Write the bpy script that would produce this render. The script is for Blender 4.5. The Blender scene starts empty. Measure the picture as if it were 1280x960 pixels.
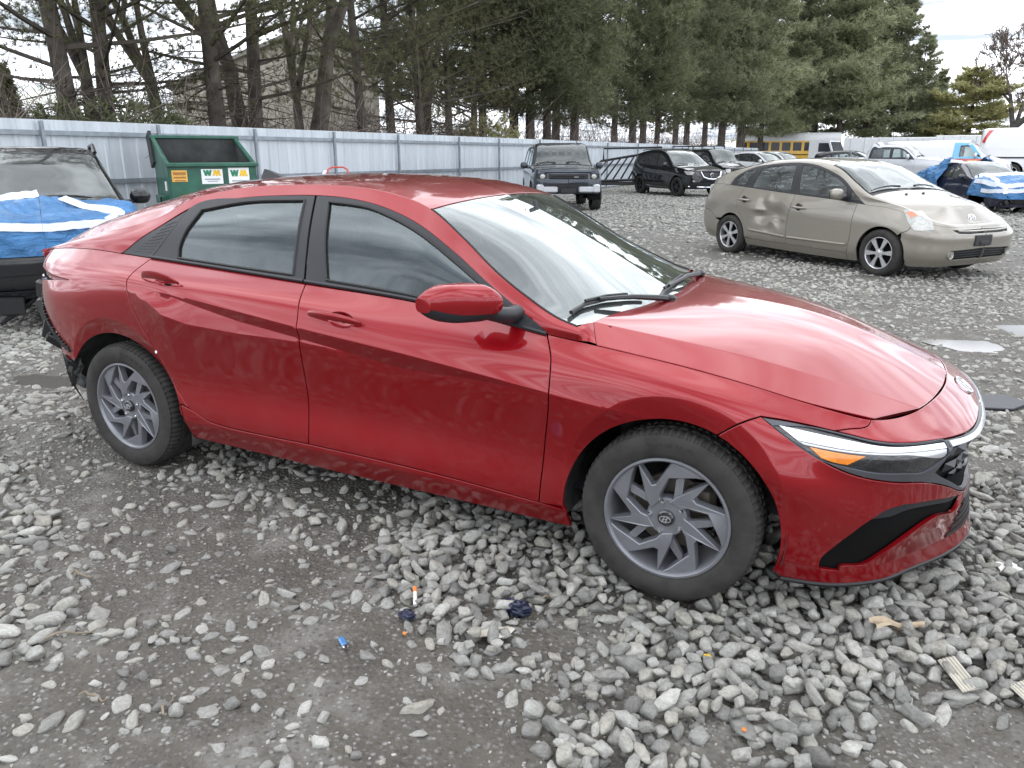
import bpy, math, random
import numpy as np
from mathutils import Vector, Matrix
from mathutils.geometry import delaunay_2d_cdt
R=math.radians
SC=bpy.context.scene
COL=SC.collection
# ------------------------------------------------------------------ camera
cam=bpy.data.cameras.new('camera'); cam.sensor_width=36; cam.lens=36*961/1280; cam.clip_start=.05; cam.clip_end=3000
camo=bpy.data.objects.new('camera',cam); COL.objects.link(camo)
_yaw,_pit=-.468,.290
_f=Vector((math.sin(_yaw)*math.cos(_pit),math.cos(_yaw)*math.cos(_pit),-math.sin(_pit)))
camo.location=(3.33,-3.25,1.51); camo.rotation_euler=_f.to_track_quat('-Z','Y').to_euler()
SC.camera=camo
# ------------------------------------------------------------------ sky, sun, exposure
SUN_EL,SUN_AZ=R(55),R(-35)       # azimuth from +Y, clockwise
w=bpy.data.worlds.new('World'); SC.world=w; w.use_nodes=True
nt=w.node_tree; nt.nodes.clear()
def N(t,**k):
    n=nt.nodes.new(t)
    for a,b in k.items(): setattr(n,a,b)
    return n
def L(a,b): nt.links.new(a,b)
out=N('ShaderNodeOutputWorld'); bg=N('ShaderNodeBackground'); bg.inputs[1].default_value=.15
sky=N('ShaderNodeTexSky',sky_type='NISHITA'); sky.sun_disc=False; sky.sun_elevation=SUN_EL; sky.sun_rotation=SUN_AZ
sky.air_density=1; sky.dust_density=1.5; sky.ozone_density=1
tc=N('ShaderNodeTexCoord'); sep=N('ShaderNodeSeparateXYZ'); L(tc.outputs['Generated'],sep.inputs[0])
# cloud deck: project the direction on a plane above the lot
za=N('ShaderNodeMath',operation='MAXIMUM'); L(sep.outputs[2],za.inputs[0]); za.inputs[1].default_value=0
zb=N('ShaderNodeMath',operation='ADD'); L(za.outputs[0],zb.inputs[0]); zb.inputs[1].default_value=.16
dv=N('ShaderNodeVectorMath',operation='DIVIDE'); cb=N('ShaderNodeCombineXYZ')
L(tc.outputs['Generated'],dv.inputs[0]); L(zb.outputs[0],cb.inputs[0]); L(zb.outputs[0],cb.inputs[1]); cb.inputs[2].default_value=1e3
L(cb.outputs[0],dv.inputs[1])
mp=N('ShaderNodeMapping'); mp.inputs['Rotation'].default_value=(0,0,R(25)); mp.inputs['Scale'].default_value=(.55,1.25,1); mp.inputs['Location'].default_value=(3.1,1.7,0)
L(dv.outputs[0],mp.inputs[0])
n1=N('ShaderNodeTexNoise'); n1.inputs['Scale'].default_value=1.5; n1.inputs['Detail'].default_value=9; n1.inputs['Roughness'].default_value=.55; n1.inputs['Distortion'].default_value=.4
L(mp.outputs[0],n1.inputs[0])
r1=N('ShaderNodeValToRGB'); e=r1.color_ramp.elements
e[0].position=.14; e[0].color=(0,0,0,1); e[1].position=.44; e[1].color=(1,1,1,1)
L(n1.outputs[0],r1.inputs[0])
n2=N('ShaderNodeTexNoise'); n2.inputs['Scale'].default_value=2.3; n2.inputs['Detail'].default_value=7; n2.inputs['Roughness'].default_value=.6
L(mp.outputs[0],n2.inputs[0])
r2=N('ShaderNodeValToRGB'); e=r2.color_ramp.elements
e[0].position=.38; e[0].color=(2.55,2.85,3.25,1); e[1].position=.64; e[1].color=(11.7,12.0,12.7,1)
L(n2.outputs[0],r2.inputs[0])
mx=N('ShaderNodeMix',data_type='RGBA'); L(r1.outputs[0],mx.inputs[0]); L(sky.outputs[0],mx.inputs[6]); L(r2.outputs[0],mx.inputs[7])
L(mx.outputs[2],bg.inputs[0]); L(bg.outputs[0],out.inputs[0])
sl=bpy.data.lights.new('sun','SUN'); sl.energy=.5; sl.angle=R(100); sl.color=(1,.965,.92)
so=bpy.data.objects.new('sun',sl); COL.objects.link(so)
_d=Vector((math.sin(SUN_AZ)*math.cos(SUN_EL),math.cos(SUN_AZ)*math.cos(SUN_EL),math.sin(SUN_EL)))
so.rotation_euler=(-_d).to_track_quat('-Z','Y').to_euler(); so.location=_d*60
SC.view_settings.view_transform='Standard'; SC.view_settings.look='None'; SC.view_settings.exposure=1.12; SC.view_settings.gamma=1
def fd_slopes(t, P):
    # t (K,), P (K,...) -> three-point finite difference slopes (non-uniform Catmull-Rom)
    t=np.asarray(t,float); h=np.diff(t); d=np.diff(P,axis=0)/h.reshape(-1,*([1]*(P.ndim-1)))
    m=np.zeros_like(P); m[0]=d[0]; m[-1]=d[-1]
    for i in range(1,len(t)-1):
        m[i]=(h[i]*d[i-1]+h[i-1]*d[i])/(h[i]+h[i-1])
    return m
def hermite(t,P,m,x):
    t=np.asarray(t,float); x=np.clip(x,t[0],t[-1]); i=np.clip(np.searchsorted(t,x,side='right')-1,0,len(t)-2)
    h=(t[i+1]-t[i]); u=(x-t[i])/h
    sh=lambda a:a.reshape(-1,*([1]*(P.ndim-1)))
    u_,h_=sh(u),sh(h)
    return (2*u_**3-3*u_**2+1)*P[i]+(u_**3-2*u_**2+u_)*h_*m[i]+(-2*u_**3+3*u_**2)*P[i+1]+(u_**3-u_**2)*h_*m[i+1]
class Row:
    def __init__(s,pts):            # pts: (param, x, y, z)
        a=np.array(pts,float); s.t=a[:,0]; s.P=a[:,1:]; s.m=fd_slopes(s.t,s.P)
    def __call__(s,x): return hermite(s.t,s.P,s.m,x)
class Loft:
    # rows bottom to top; W row parameters (about metres); crease[j] = function of s in 0..1 or number
    def __init__(s,rows,W,crease=None,mod=None):
        s.rows=[Row(r) for r in rows]; s.W=np.array(W,float); s.cr=crease or {}; s.mod=mod
    def raw(s,S,V):
        S=np.atleast_1d(np.asarray(S,float)); V=np.atleast_1d(np.asarray(V,float))
        Q=np.stack([r(S) for r in s.rows],0)       # (M,N,3)
        W=s.W; M=len(W); h=np.diff(W); d=np.diff(Q,axis=0)/h[:,None,None]
        mL=np.zeros_like(Q); mR=np.zeros_like(Q)
        for j in range(M):
            if j==0: mm=d[0]
            elif j==M-1: mm=d[-1]
            else: mm=(h[j]*d[j-1]+h[j-1]*d[j])/(h[j]+h[j-1])
            mL[j]=mm; mR[j]=mm
            if j in s.cr and 0<j<M-1:
                c=s.cr[j]; c=(c(S) if callable(c) else np.full(len(S),float(c)))[:,None]
                mL[j]=mm*(1-c)+d[j-1]*c*getattr(s,'under',{}).get(j,1); mR[j]=mm*(1-c)+d[j]*c
        V=np.clip(V,W[0],W[-1]); i=np.clip(np.searchsorted(W,V,side='right')-1,0,M-2)
        n=np.arange(len(S)); hh=(W[i+1]-W[i])[:,None]; u=((V-W[i])[:,None])/hh
        return (2*u**3-3*u**2+1)*Q[i,n]+(u**3-2*u**2+u)*hh*mR[i,n]+(-2*u**3+3*u**2)*Q[i+1,n]+(u**3-u**2)*hh*mL[i+1,n]
    def __call__(s,S,V):
        p=s.raw(S,V)
        return s.mod(p,np.atleast_1d(S),np.atleast_1d(V)) if s.mod else p
    def normal(s,S,V,out,e=.002):
        S=np.atleast_1d(np.asarray(S,float)); V=np.atleast_1d(np.asarray(V,float))
        lo,hi=s.rows[0].t[0],s.rows[0].t[-1]; a,b=s.W[0],s.W[-1]
        du=s(np.minimum(S+e,hi),V)-s(np.maximum(S-e,lo),V); dv=s(S,np.minimum(V+e,b))-s(S,np.maximum(V-e,a))
        n=np.cross(du,dv)*out; return n/np.maximum(np.linalg.norm(n,axis=1,keepdims=True),1e-12)
# ------------------------------------------------------------------ helpers
def link(o): COL.objects.link(o); return o
def tag(o,label=None,cat=None,group=None,kind=None):
    if label: o['label']=label
    if cat: o['category']=cat
    if group: o['group']=group
    if kind: o['kind']=kind
    return o
def empty(name,loc=(0,0,0),rz=0,label=None,cat=None,group=None,scale=None):
    o=link(bpy.data.objects.new(name,None)); o.location=loc; o.rotation_euler=(0,0,rz); o.empty_display_size=.2
    if scale: o.scale=(scale,)*3
    return tag(o,label,cat,group)
def mkobj(name,me,mat=None,parent=None,loc=None,rot=None):
    o=link(bpy.data.objects.new(name,me))
    if mat is not None:
        for m in (mat if isinstance(mat,(list,tuple)) else [mat]): me.materials.append(m)
    if parent is not None: o.parent=parent
    if loc is not None: o.location=loc
    if rot is not None: o.rotation_euler=rot
    return o
def copy_tree(o,parent=None):
    c=link(o.copy()); c.parent=parent
    for ch in list(o.children): copy_tree(ch,c)
    return c
def np_mesh(name,V,F,Nn=None,smooth=True):
    me=bpy.data.meshes.new(name); me.from_pydata([tuple(v) for v in np.asarray(V).tolist()],[],[tuple(f) for f in F])
    if smooth: me.polygons.foreach_set('use_smooth',np.ones(len(me.polygons),bool))
    if Nn is not None: me.normals_split_custom_set_from_vertices(np.asarray(Nn).tolist())
    me.update(); return me
class MB:
    """collects shapes, builds one mesh"""
    def __init__(s): s.v=[]; s.f=[]; s.mi=[]; s.m=0
    def add(s,V,F):
        b=len(s.v); s.v+= [tuple(map(float,p)) for p in V]; s.f+=[tuple(b+i for i in f) for f in F]; s.mi+=[s.m]*len(F); return s
    def box(s,c,d,rot=None,bev=0,taper=(1,1)):
        hx,hy,hz=d[0]/2,d[1]/2,d[2]/2
        if bev<=0:
            P=[(sx*hx*(taper[0] if sz>0 else 1),sy*hy*(taper[1] if sz>0 else 1),sz*hz) for sz in(-1,1) for sy in(-1,1) for sx in(-1,1)]
            F=[(0,2,3,1),(4,5,7,6),(0,1,5,4),(2,6,7,3),(0,4,6,2),(1,3,7,5)]
        else:
            b=min(bev,hx*.95,hy*.95,hz*.95); P=[];F=[]
            rings=[(-hz,b),(-hz+b,0),(hz-b,0),(hz,b)]
            for z,i in rings:
                k0=taper[0] if z>0 else 1; k1=taper[1] if z>0 else 1
                x=hx-i;y=hy-i
                P+=[((a)*k0,(c_)*k1,z) for a,c_ in ((x-b+i*0,-y),(x,-y+b),(x,y-b),(x-b,y),(-x+b,y),(-x,y-b),(-x,-y+b),(-x+b,-y))]
            for r in range(3):
                for i in range(8): j=(i+1)%8; F.append((r*8+i,r*8+j,r*8+8+j,r*8+8+i))
            F.append(tuple(range(7,-1,-1))); F.append(tuple(range(24,32)))
        P=[Vector(p) for p in P]
        if rot is not None:
            M=rot if isinstance(rot,Matrix) else Matrix.Rotation(rot,3,'Z'); P=[M@p for p in P]
        return s.add([p+Vector(c) for p in P],F)
    def tube(s,pts,r,n=8,cap=True):
        pts=[Vector(p) for p in pts]; rr=r if isinstance(r,(list,tuple)) else [r]*len(pts); V=[];F=[]
        up=None
        for i,p in enumerate(pts):
            t=(pts[min(i+1,len(pts)-1)]-pts[max(i-1,0)])
            if t.length<1e-9: t=Vector((0,0,1))
            t.normalize()
            if up is None: up=t.orthogonal().normalized()
            else:
                up=up-t*up.dot(t)
                up=up.normalized() if up.length>1e-6 else t.orthogonal().normalized()
            b=t.cross(up)
            V+=[p+(up*math.cos(a)+b*math.sin(a))*rr[i] for a in (2*math.pi*k/n for k in range(n))]
        for i in range(len(pts)-1):
            for k in range(n): j=(k+1)%n; F.append((i*n+k,i*n+j,i*n+n+j,i*n+n+k))
        if cap: F.append(tuple(range(n-1,-1,-1))); F.append(tuple(range((len(pts)-1)*n,len(pts)*n)))
        return s.add(V,F)
    def lathe(s,prof,n=32,axis='y',c=(0,0,0),a0=0,a1=2*math.pi):
        # prof: (r, h) ; axis y: h along y
        V=[];F=[];full=abs(a1-a0-2*math.pi)<1e-6; m=n if full else n+1
        for k in range(m):
            a=a0+(a1-a0)*k/n; ca,sa=math.cos(a),math.sin(a)
            for r,h in prof:
                p=(r*ca,h,r*sa) if axis=='y' else ((r*ca,r*sa,h) if axis=='z' else (h,r*ca,r*sa))
                V.append((p[0]+c[0],p[1]+c[1],p[2]+c[2]))
        q=len(prof)
        for k in range(n):
            j=(k+1)%m
            for i in range(q-1): F.append((k*q+i,k*q+i+1,j*q+i+1,j*q+i))
        return s.add(V,F)
    def prism(s,poly,h0,h1,axis='y',bev=0,M=None):
        # poly in plane, extruded h0..h1 ; for axis y poly=(x,z); z poly=(x,y); x poly=(y,z)
        def P3(a,b,h): return (a,h,b) if axis=='y' else ((a,b,h) if axis=='z' else (h,a,b))
        n=len(poly); V=[];F=[]
        if bev:
            pc=np.array(poly,float); q=inset(pc,bev)
            rings=[(pc,h0),(pc,h1-(bev if h1>h0 else -bev)),(q,h1)]
        else: rings=[(np.array(poly,float),h0),(np.array(poly,float),h1)]
        for q,h in rings: V+=[P3(a,b,h) for a,b in q]
        for r in range(len(rings)-1):
            for i in range(n): j=(i+1)%n; F.append((r*n+i,r*n+j,r*n+n+j,r*n+n+i))
        F.append(tuple(range(n-1,-1,-1))); F.append(tuple(range((len(rings)-1)*n,len(rings)*n)))
        if M is not None: V=[M@Vector(v) for v in V]
        return s.add(V,F)
    def grid(s,fn,us,vs,close=False):
        V=[fn(u,v) for u in us for v in vs]; m=len(vs); F=[(i*m+j,(i+1)*m+j,(i+1)*m+j+1,i*m+j+1) for i in range(len(us)-1) for j in range(m-1)]
        return s.add(V,F)
    def mesh(s,name,sharp=35,fix=True):
        me=bpy.data.meshes.new(name); me.from_pydata(s.v,[],s.f)
        if any(s.mi): me.polygons.foreach_set('material_index',np.array(s.mi,np.int32))
        if fix:
            import bmesh
            bm=bmesh.new(); bm.from_mesh(me); bmesh.ops.recalc_face_normals(bm,faces=bm.faces); bm.to_mesh(me); bm.free()
        if sharp is not None:
            me.polygons.foreach_set('use_smooth',np.ones(len(me.polygons),bool)); me.set_sharp_from_angle(angle=R(sharp))
        me.update(); return me
    def build(s,name,mat=None,parent=None,sharp=35,loc=None,rot=None,fix=True):
        return mkobj(name,s.mesh(name,sharp,fix),mat,parent,loc,rot)
def inset(p,d):
    """inset closed polygon (positive d = inward), miter limited"""
    p=np.asarray(p,float); a=np.roll(p,1,0); b=np.roll(p,-1,0)
    area=np.sum(p[:,0]*b[:,1]-b[:,0]*p[:,1])
    e1=p-a; e2=b-p; e1/=np.maximum(np.linalg.norm(e1,axis=1,keepdims=True),1e-9); e2/=np.maximum(np.linalg.norm(e2,axis=1,keepdims=True),1e-9)
    n1=np.c_[-e1[:,1],e1[:,0]]; n2=np.c_[-e2[:,1],e2[:,0]]
    if area<0: n1=-n1;n2=-n2
    m=n1+n2; l=np.linalg.norm(m,axis=1,keepdims=True); m/=np.maximum(l,1e-9); k=np.sum(m*n1,1,keepdims=True)
    return p+m*d/np.maximum(k,.45)
def smooth_curve(pts,h):
    p=np.asarray(pts,float)
    if len(p)==2:
        n=max(1,int(math.ceil(np.linalg.norm(p[1]-p[0])/h))); t=np.linspace(0,1,n+1)[:,None]; return p[0]+(p[1]-p[0])*t
    d=np.r_[0,np.cumsum(np.maximum(np.linalg.norm(np.diff(p,axis=0),axis=1),1e-6))]
    n=max(2,int(math.ceil(d[-1]/h))); return hermite(d,p,fd_slopes(d,p),np.linspace(0,d[-1],n+1))
def outline(curves,h):
    """curves: list of point lists, each smoothed, joined at corners -> closed polygon"""
    P=[]
    n=len(curves)
    for i,c in enumerate(curves):
        q=smooth_curve(c,h)
        nxt=np.asarray(curves[(i+1)%n][0],float)
        if np.linalg.norm(q[-1]-nxt)<1e-6: P.append(q[:-1])
        else:
            P.append(q[:-1]); P.append(smooth_curve([q[-1],nxt],h)[:-1])
    return np.concatenate(P)
def inside(p,poly):
    x,y=p[:,0],p[:,1]; r=np.zeros(len(p),bool); a=poly; b=np.roll(poly,-1,0)
    for (x0,y0),(x1,y1) in zip(a,b):
        if y0==y1: continue
        c=((y0>y)!=(y1>y)); r^= c&(x<(x1-x0)*(y-y0)/(y1-y0)+x0)
    return r
def panel_data(F,outer,holes=(),h=.02,gap=.0022,depth=.012,off=0,crease=(),lip=.0025,seam=None,sgn=1,lines=()):
    """panel cut out of loft F. outer/holes are closed polygons in (s,w). returns V,Faces,Normals"""
    def onseam(q): return (np.abs(q[:,seam[0]]-seam[1])<1e-4) if seam else np.zeros(len(q),bool)
    loops=[]
    for k,o in enumerate([outer]+list(holes)):
        o=np.asarray(o,float); sm=onseam(o); q=inset(o,(gap+lip)*(1 if k==0 else -1)); e=inset(o,gap*(1 if k==0 else -1))
        if seam: q[sm,seam[0]]=seam[1]; e[sm,seam[0]]=seam[1]
        loops.append((q,e,sm))
    q0=loops[0][0]; lo=q0.min(0);hi=q0.max(0)
    gs=np.arange(lo[0]+h*.37,hi[0],h); gw=np.arange(lo[1]+h*.37,hi[1],h)
    G=np.stack(np.meshgrid(gs,gw,indexing='ij'),-1).reshape(-1,2)
    G[:,0]+=h*.25*((np.round((G[:,1]-lo[1])/h).astype(int)%2)*2-1)
    for c in crease:
        G=G[np.abs(G[:,1]-c)>h*.55]
        for d in (-.0045,0,.0045):
            g=np.arange(lo[0]+.003,hi[0],h*.7); G=np.r_[G,np.c_[g,np.full(len(g),c+d)]]
    for ln in lines:
        ln=np.asarray(ln,float); dm=np.full(len(G),9.)
        for i in range(0,len(ln),64): dm=np.minimum(dm,np.min(np.linalg.norm(G[:,None]-ln[None,i:i+64],axis=2),1))
        G=np.r_[G[dm>h*.5],ln]
    keep=inside(G,q0)
    for q,_,_ in loops[1:]: keep&=~inside(G,q)
    G=G[keep]
    allb=np.concatenate([l[0] for l in loops])
    if len(G):
        dmin=np.full(len(G),9.)
        for i in range(0,len(allb),64):
            dmin=np.minimum(dmin,np.min(np.linalg.norm(G[:,None]-allb[None,i:i+64],axis=2),1))
        G=G[dmin>h*.42]
    P=np.concatenate([allb,G]) if len(G) else allb
    ed=[];b=0
    for q,_,_ in loops:
        n=len(q); ed+=[(b+i,b+(i+1)%n) for i in range(n)]; b+=n
    vs,_,fs,ov,_,_=delaunay_2d_cdt([Vector(p) for p in P.tolist()],ed,[],0,1e-7)
    U=np.array([(v.x,v.y) for v in vs]); T=np.array([f for f in fs if len(f)==3])
    C=U[T].mean(1); k=inside(C,q0)
    for q,_,_ in loops[1:]: k&=~inside(C,q)
    T=T[k]
    n=F.normal(U[:,0],U[:,1],sgn); X=F(U[:,0],U[:,1])
    if seam: z=np.abs(X[:,1])<1e-4; n[z,1]=0; n/=np.linalg.norm(n,axis=1,keepdims=True)
    X=X+n*off
    g=np.cross(X[T[:,1]]-X[T[:,0]],X[T[:,2]]-X[T[:,0]]); fl=np.sum(g*n[T].mean(1),1)<0; T[fl]=T[fl][:,::-1]
    V=[X];NN=[n];FF=T.tolist(); base=len(X)
    # rolled edge
    for q,e,sm in loops:
        m=len(q); nq=F.normal(q[:,0],q[:,1],sgn); Xq=F(q[:,0],q[:,1])+nq*off; Xe=F(e[:,0],e[:,1])+nq*off
        o=Xe-Xq; o/=np.maximum(np.linalg.norm(o,axis=1,keepdims=True),1e-9)
        o[sm]=0
        r1=Xe-nq*lip*.7; r2=r1-nq*depth
        nn=nq*.75+o*.65; nn/=np.linalg.norm(nn,axis=1,keepdims=True)
        o2=np.where(sm[:,None],nq,o)
        V+=[Xq,r1,r1.copy(),r2]; NN+=[nq,nn,o2,o2]
        for i in range(m):
            j=(i+1)%m
            if sm[i] and sm[j]: continue
            for a,bb in ((0,1),(2,3)):
                f=[base+a*m+i,base+a*m+j,base+bb*m+j,base+bb*m+i]
                FF.append(f)
        base+=4*m
    V=np.concatenate(V);NN=np.concatenate(NN)
    # orient the edge strips
    for i in range(len(T),len(FF)):
        f=FF[i]; a,b_,c=V[f[0]],V[f[1]],V[f[2]]
        if np.dot(np.cross(b_-a,c-a),NN[f].mean(0))<0: FF[i]=f[::-1]
    return V,FF,NN
def mirror(d):
    V,F,n=d; k=np.array([1,-1,1]); return V*k,[f[::-1] for f in F],n*k
def both(d):
    V,F,n=d; V2,F2,n2=mirror(d); return np.r_[V,V2],list(F)+[[i+len(V) for i in f] for f in F2],np.r_[n,n2]
def dobj(name,d,mat,parent):
    return mkobj(name,np_mesh(name,*d),mat,parent)
def uv_from(F,pts,axes,srange,wrange,n=(140,50)):
    """solve F(s,w)[axes]=pts"""
    S,Wd=np.meshgrid(np.linspace(*srange,n[0]),np.linspace(*wrange,n[1]),indexing='ij'); S=S.ravel();Wd=Wd.ravel()
    Q=F(S,Wd)[:,axes]; o=[]
    for q in np.atleast_2d(np.array(pts,float)):
        i=np.argmin(np.sum((Q-q)**2,1)); s,v=S[i],Wd[i]
        for _ in range(12):
            e=1e-3; a=F([s],[v])[0][axes]; r=a-q
            J=np.stack([(F([s+e],[v])[0][axes]-a)/e,(F([s],[v+e])[0][axes]-a)/e],1)
            st=np.linalg.lstsq(J.T@J+1e-5*np.eye(2),-J.T@r,rcond=None)[0]; st=np.clip(st,-.05,.05)
            s=float(np.clip(s+st[0],*srange)); v=float(np.clip(v+st[1],*wrange))
        o.append((s,v))
    return o
def text_mesh(txt,size,ext=.0006,res=2,align='CENTER',space=1.0,shear=0,bold=0):
    cu=bpy.data.curves.new('txt','FONT'); cu.body=txt; cu.size=size; cu.extrude=ext; cu.resolution_u=res; cu.align_x=align; cu.align_y='CENTER'; cu.space_character=space; cu.shear=shear; cu.offset=bold
    o=bpy.data.objects.new('txt',cu); COL.objects.link(o)
    dg=bpy.context.evaluated_depsgraph_get(); me=bpy.data.meshes.new_from_object(o.evaluated_get(dg)); bpy.data.objects.remove(o); bpy.data.curves.remove(cu)
    return me
# ------------------------------------------------------------------ materials
class NT:
    def __init__(s,name):
        s.m=bpy.data.materials.new(name); s.m.use_nodes=True; s.t=s.m.node_tree; s.t.nodes.clear()
        s.out=s.n('ShaderNodeOutputMaterial')
    def n(s,ty,**k):
        x=s.t.nodes.new(ty)
        for a,b in k.items(): setattr(x,a,b)
        return x
    def l(s,a,b): s.t.links.new(a,b)
    def bsdf(s,col=None,rough=.5,metal=0,coat=0,spec=.5,**k):
        b=s.n('ShaderNodeBsdfPrincipled'); s.b=b
        if col is not None: b.inputs['Base Color'].default_value=(*col,1)
        b.inputs['Roughness'].default_value=rough; b.inputs['Metallic'].default_value=metal; b.inputs['Coat Weight'].default_value=coat
        b.inputs['Coat Roughness'].default_value=.03; b.inputs['Specular IOR Level'].default_value=spec
        s.l(b.outputs[0],s.out.inputs[0]); return b
    def noise(s,scale,detail=4,rough=.55,coord='Object',dist=0,vec=None):
        if vec is None:
            tc=s.n('ShaderNodeTexCoord'); vec=tc.outputs[coord]
        x=s.n('ShaderNodeTexNoise'); x.inputs['Scale'].default_value=scale; x.inputs['Detail'].default_value=detail; x.inputs['Roughness'].default_value=rough; x.inputs['Distortion'].default_value=dist
        s.l(vec,x.inputs['Vector']); return x.outputs[0]
    def ramp(s,fac,stops):
        r=s.n('ShaderNodeValToRGB'); e=r.color_ramp.elements
        while len(e)<len(stops): e.new(.5)
        for el,(p,c) in zip(e,stops): el.position=p; el.color=(*c,1) if len(c)==3 else c
        s.l(fac,r.inputs[0]); return r.outputs[0]
    def mix(s,fac,a,b):
        x=s.n('ShaderNodeMix',data_type='RGBA')
        for i,v in ((0,fac),(6,a),(7,b)):
            if isinstance(v,(int,float)): x.inputs[i].default_value=v
            elif isinstance(v,(tuple,list)): x.inputs[i].default_value=(*v,1)
            else: s.l(v,x.inputs[i])
        return x.outputs[2]
    def bump(s,h,strength=.3,dist=.01):
        b=s.n('ShaderNodeBump'); b.inputs['Strength'].default_value=strength; b.inputs['Distance'].default_value=dist; s.l(h,b.inputs['Height']); s.l(b.outputs[0],s.b.inputs['Normal'])
M={}
def simple(name,col,rough=.5,metal=0,coat=0,spec=.5,var=.12,scale=6,bump=0):
    """plain material with slight colour / roughness variation"""
    t=NT(name); b=t.bsdf(col,rough,metal,coat,spec)
    if var:
        f=t.noise(scale,5); c=t.ramp(f,[(.3,tuple(x*(1-var) for x in col)),(.7,tuple(min(1,x*(1+var)) for x in col))]); t.l(c,b.inputs['Base Color'])
        if bump: t.bump(f,bump,.01)
    M[name]=t.m; return t.m
def paint(name,col,metal=.0,rough=.4,dirt=.25,dirtcol=(.20,.19,.17),coat=1,cr=.05,zlo=.22,zhi=.62,flake=0):
    """clear-coated car paint with road dirt (speckles, dust low down)"""
    t=NT(name); b=t.bsdf(col,rough,metal,coat)
    tc=t.n('ShaderNodeTexCoord'); sp=t.n('ShaderNodeSeparateXYZ'); t.l(tc.outputs['Object'],sp.inputs[0])
    base=col
    if flake:
        v=t.n('ShaderNodeTexVoronoi'); v.inputs['Scale'].default_value=900; t.l(tc.outputs['Object'],v.inputs[0])
        base=t.mix(flake,tuple(col),v.outputs[1]); 
        base=t.mix(.85,base,tuple(col))
    mr=t.n('ShaderNodeMapRange'); mr.inputs[1].default_value=zhi; mr.inputs[2].default_value=zlo; t.l(sp.outputs[2],mr.inputs[0])
    sm=t.ramp(t.noise(3.5,8,.65),[(.42,(0,0,0)),(.75,(1,1,1))])
    spk=t.ramp(t.noise(75,3,.6),[(.66,(0,0,0)),(.74,(1,1,1))])
    a=t.n('ShaderNodeMath',operation='MULTIPLY'); t.l(mr.outputs[0],a.inputs[0]); t.l(sm,a.inputs[1])
    c=t.n('ShaderNodeMath',operation='MULTIPLY'); t.l(mr.outputs[0],c.inputs[0]); t.l(spk,c.inputs[1])
    d=t.n('ShaderNodeMath',operation='MAXIMUM'); t.l(a.outputs[0],d.inputs[0]); t.l(c.outputs[0],d.inputs[1])
    e=t.n('ShaderNodeMath',operation='MULTIPLY'); t.l(d.outputs[0],e.inputs[0]); e.inputs[1].default_value=dirt
    f2=t.n('ShaderNodeMath',operation='MAXIMUM'); t.l(e.outputs[0],f2.inputs[0])
    g=t.n('ShaderNodeMath',operation='MULTIPLY'); t.l(t.ramp(t.noise(2.1,9,.7),[(.5,(0,0,0)),(.8,(1,1,1))]),g.inputs[0]); g.inputs[1].default_value=dirt*.22; t.l(g.outputs[0],f2.inputs[1])
    t.l(t.mix(f2.outputs[0],base,dirtcol),b.inputs['Base Color'])
    b.inputs['Specular IOR Level'].default_value=.12; rg=t.n('ShaderNodeMath',operation='MULTIPLY_ADD'); t.l(f2.outputs[0],rg.inputs[0]); rg.inputs[1].default_value=.5; rg.inputs[2].default_value=cr
    t.l(rg.outputs[0],b.inputs['Coat Roughness'])
    M[name]=t.m; return t.m
def glass(name,tint,ior=1.5,refl=(1,1,1),dust=.05,boost=1):
    t=NT(name); tr=t.n('ShaderNodeBsdfTransparent'); tr.inputs[0].default_value=(*tint,1)
    gl=t.n('ShaderNodeBsdfGlossy'); gl.inputs['Roughness'].default_value=.015; gl.inputs['Color'].default_value=(*refl,1)
    fr=t.n('ShaderNodeFresnel'); fr.inputs[0].default_value=ior
    mm=t.n('ShaderNodeMath',operation='MULTIPLY'); t.l(fr.outputs[0],mm.inputs[0]); mm.inputs[1].default_value=boost; mm.use_clamp=True
    m=t.n('ShaderNodeMixShader'); t.l(mm.outputs[0],m.inputs[0]); t.l(tr.outputs[0],m.inputs[1]); t.l(gl.outputs[0],m.inputs[2])
    df=t.n('ShaderNodeBsdfDiffuse'); df.inputs[0].default_value=(.42,.44,.43,1)
    f=t.ramp(t.noise(5,7,.6),[(.35,(dust*.4,)*3),(.75,(dust,)*3)])
    m2=t.n('ShaderNodeMixShader'); t.l(f,m2.inputs[0]); t.l(m.outputs[0],m2.inputs[1]); t.l(df.outputs[0],m2.inputs[2])
    t.l(m2.outputs[0],t.out.inputs[0]); M[name]=t.m; return t.m
paint('red_paint',(.235,.0010,.0050),metal=.50,rough=.36,dirt=.09,flake=0,cr=.055,dirtcol=(.30,.25,.23))
simple('trim_black',(.012,.012,.013),.42,spec=.4)
simple('trim_satin',(.017,.018,.021),.42,spec=.4)
simple('trim_gloss',(.008,.008,.009),.08,coat=.6)
simple('mask_grey',(.075,.078,.088),.38,metal=.3)
simple('shell_black',(.006,.006,.006),.9,spec=.1)
simple('rubber',(.034,.032,.030),.78,spec=.25,var=.3,scale=14,bump=.15)
simple('seal',(.009,.009,.009),.55)
simple('alloy',(.20,.205,.222),.34,metal=.5,var=.15,scale=9)
simple('alloy_edge',(.33,.34,.36),.30,metal=.7)
simple('chrome',(.72,.73,.75),.10,metal=1,var=.05)
simple('silver_plastic',(.50,.51,.53),.25,metal=.6)
simple('white_lens',(.86,.87,.88),.12,coat=1,var=.03)
simple('amber_lens',(.75,.22,.015),.18,coat=1,var=.25,scale=40)
simple('dark_lens',(.014,.014,.016),.07,coat=1,var=.6,scale=60,bump=.4)
simple('disc_metal',(.16,.14,.12),.5,metal=.8,var=.4)
simple('rust_metal',(.14,.07,.04),.75,var=.5)
simple('seat_cloth',(.16,.165,.17),.85,var=.15,scale=30)
simple('cabin_dark',(.035,.036,.04),.7)
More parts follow.
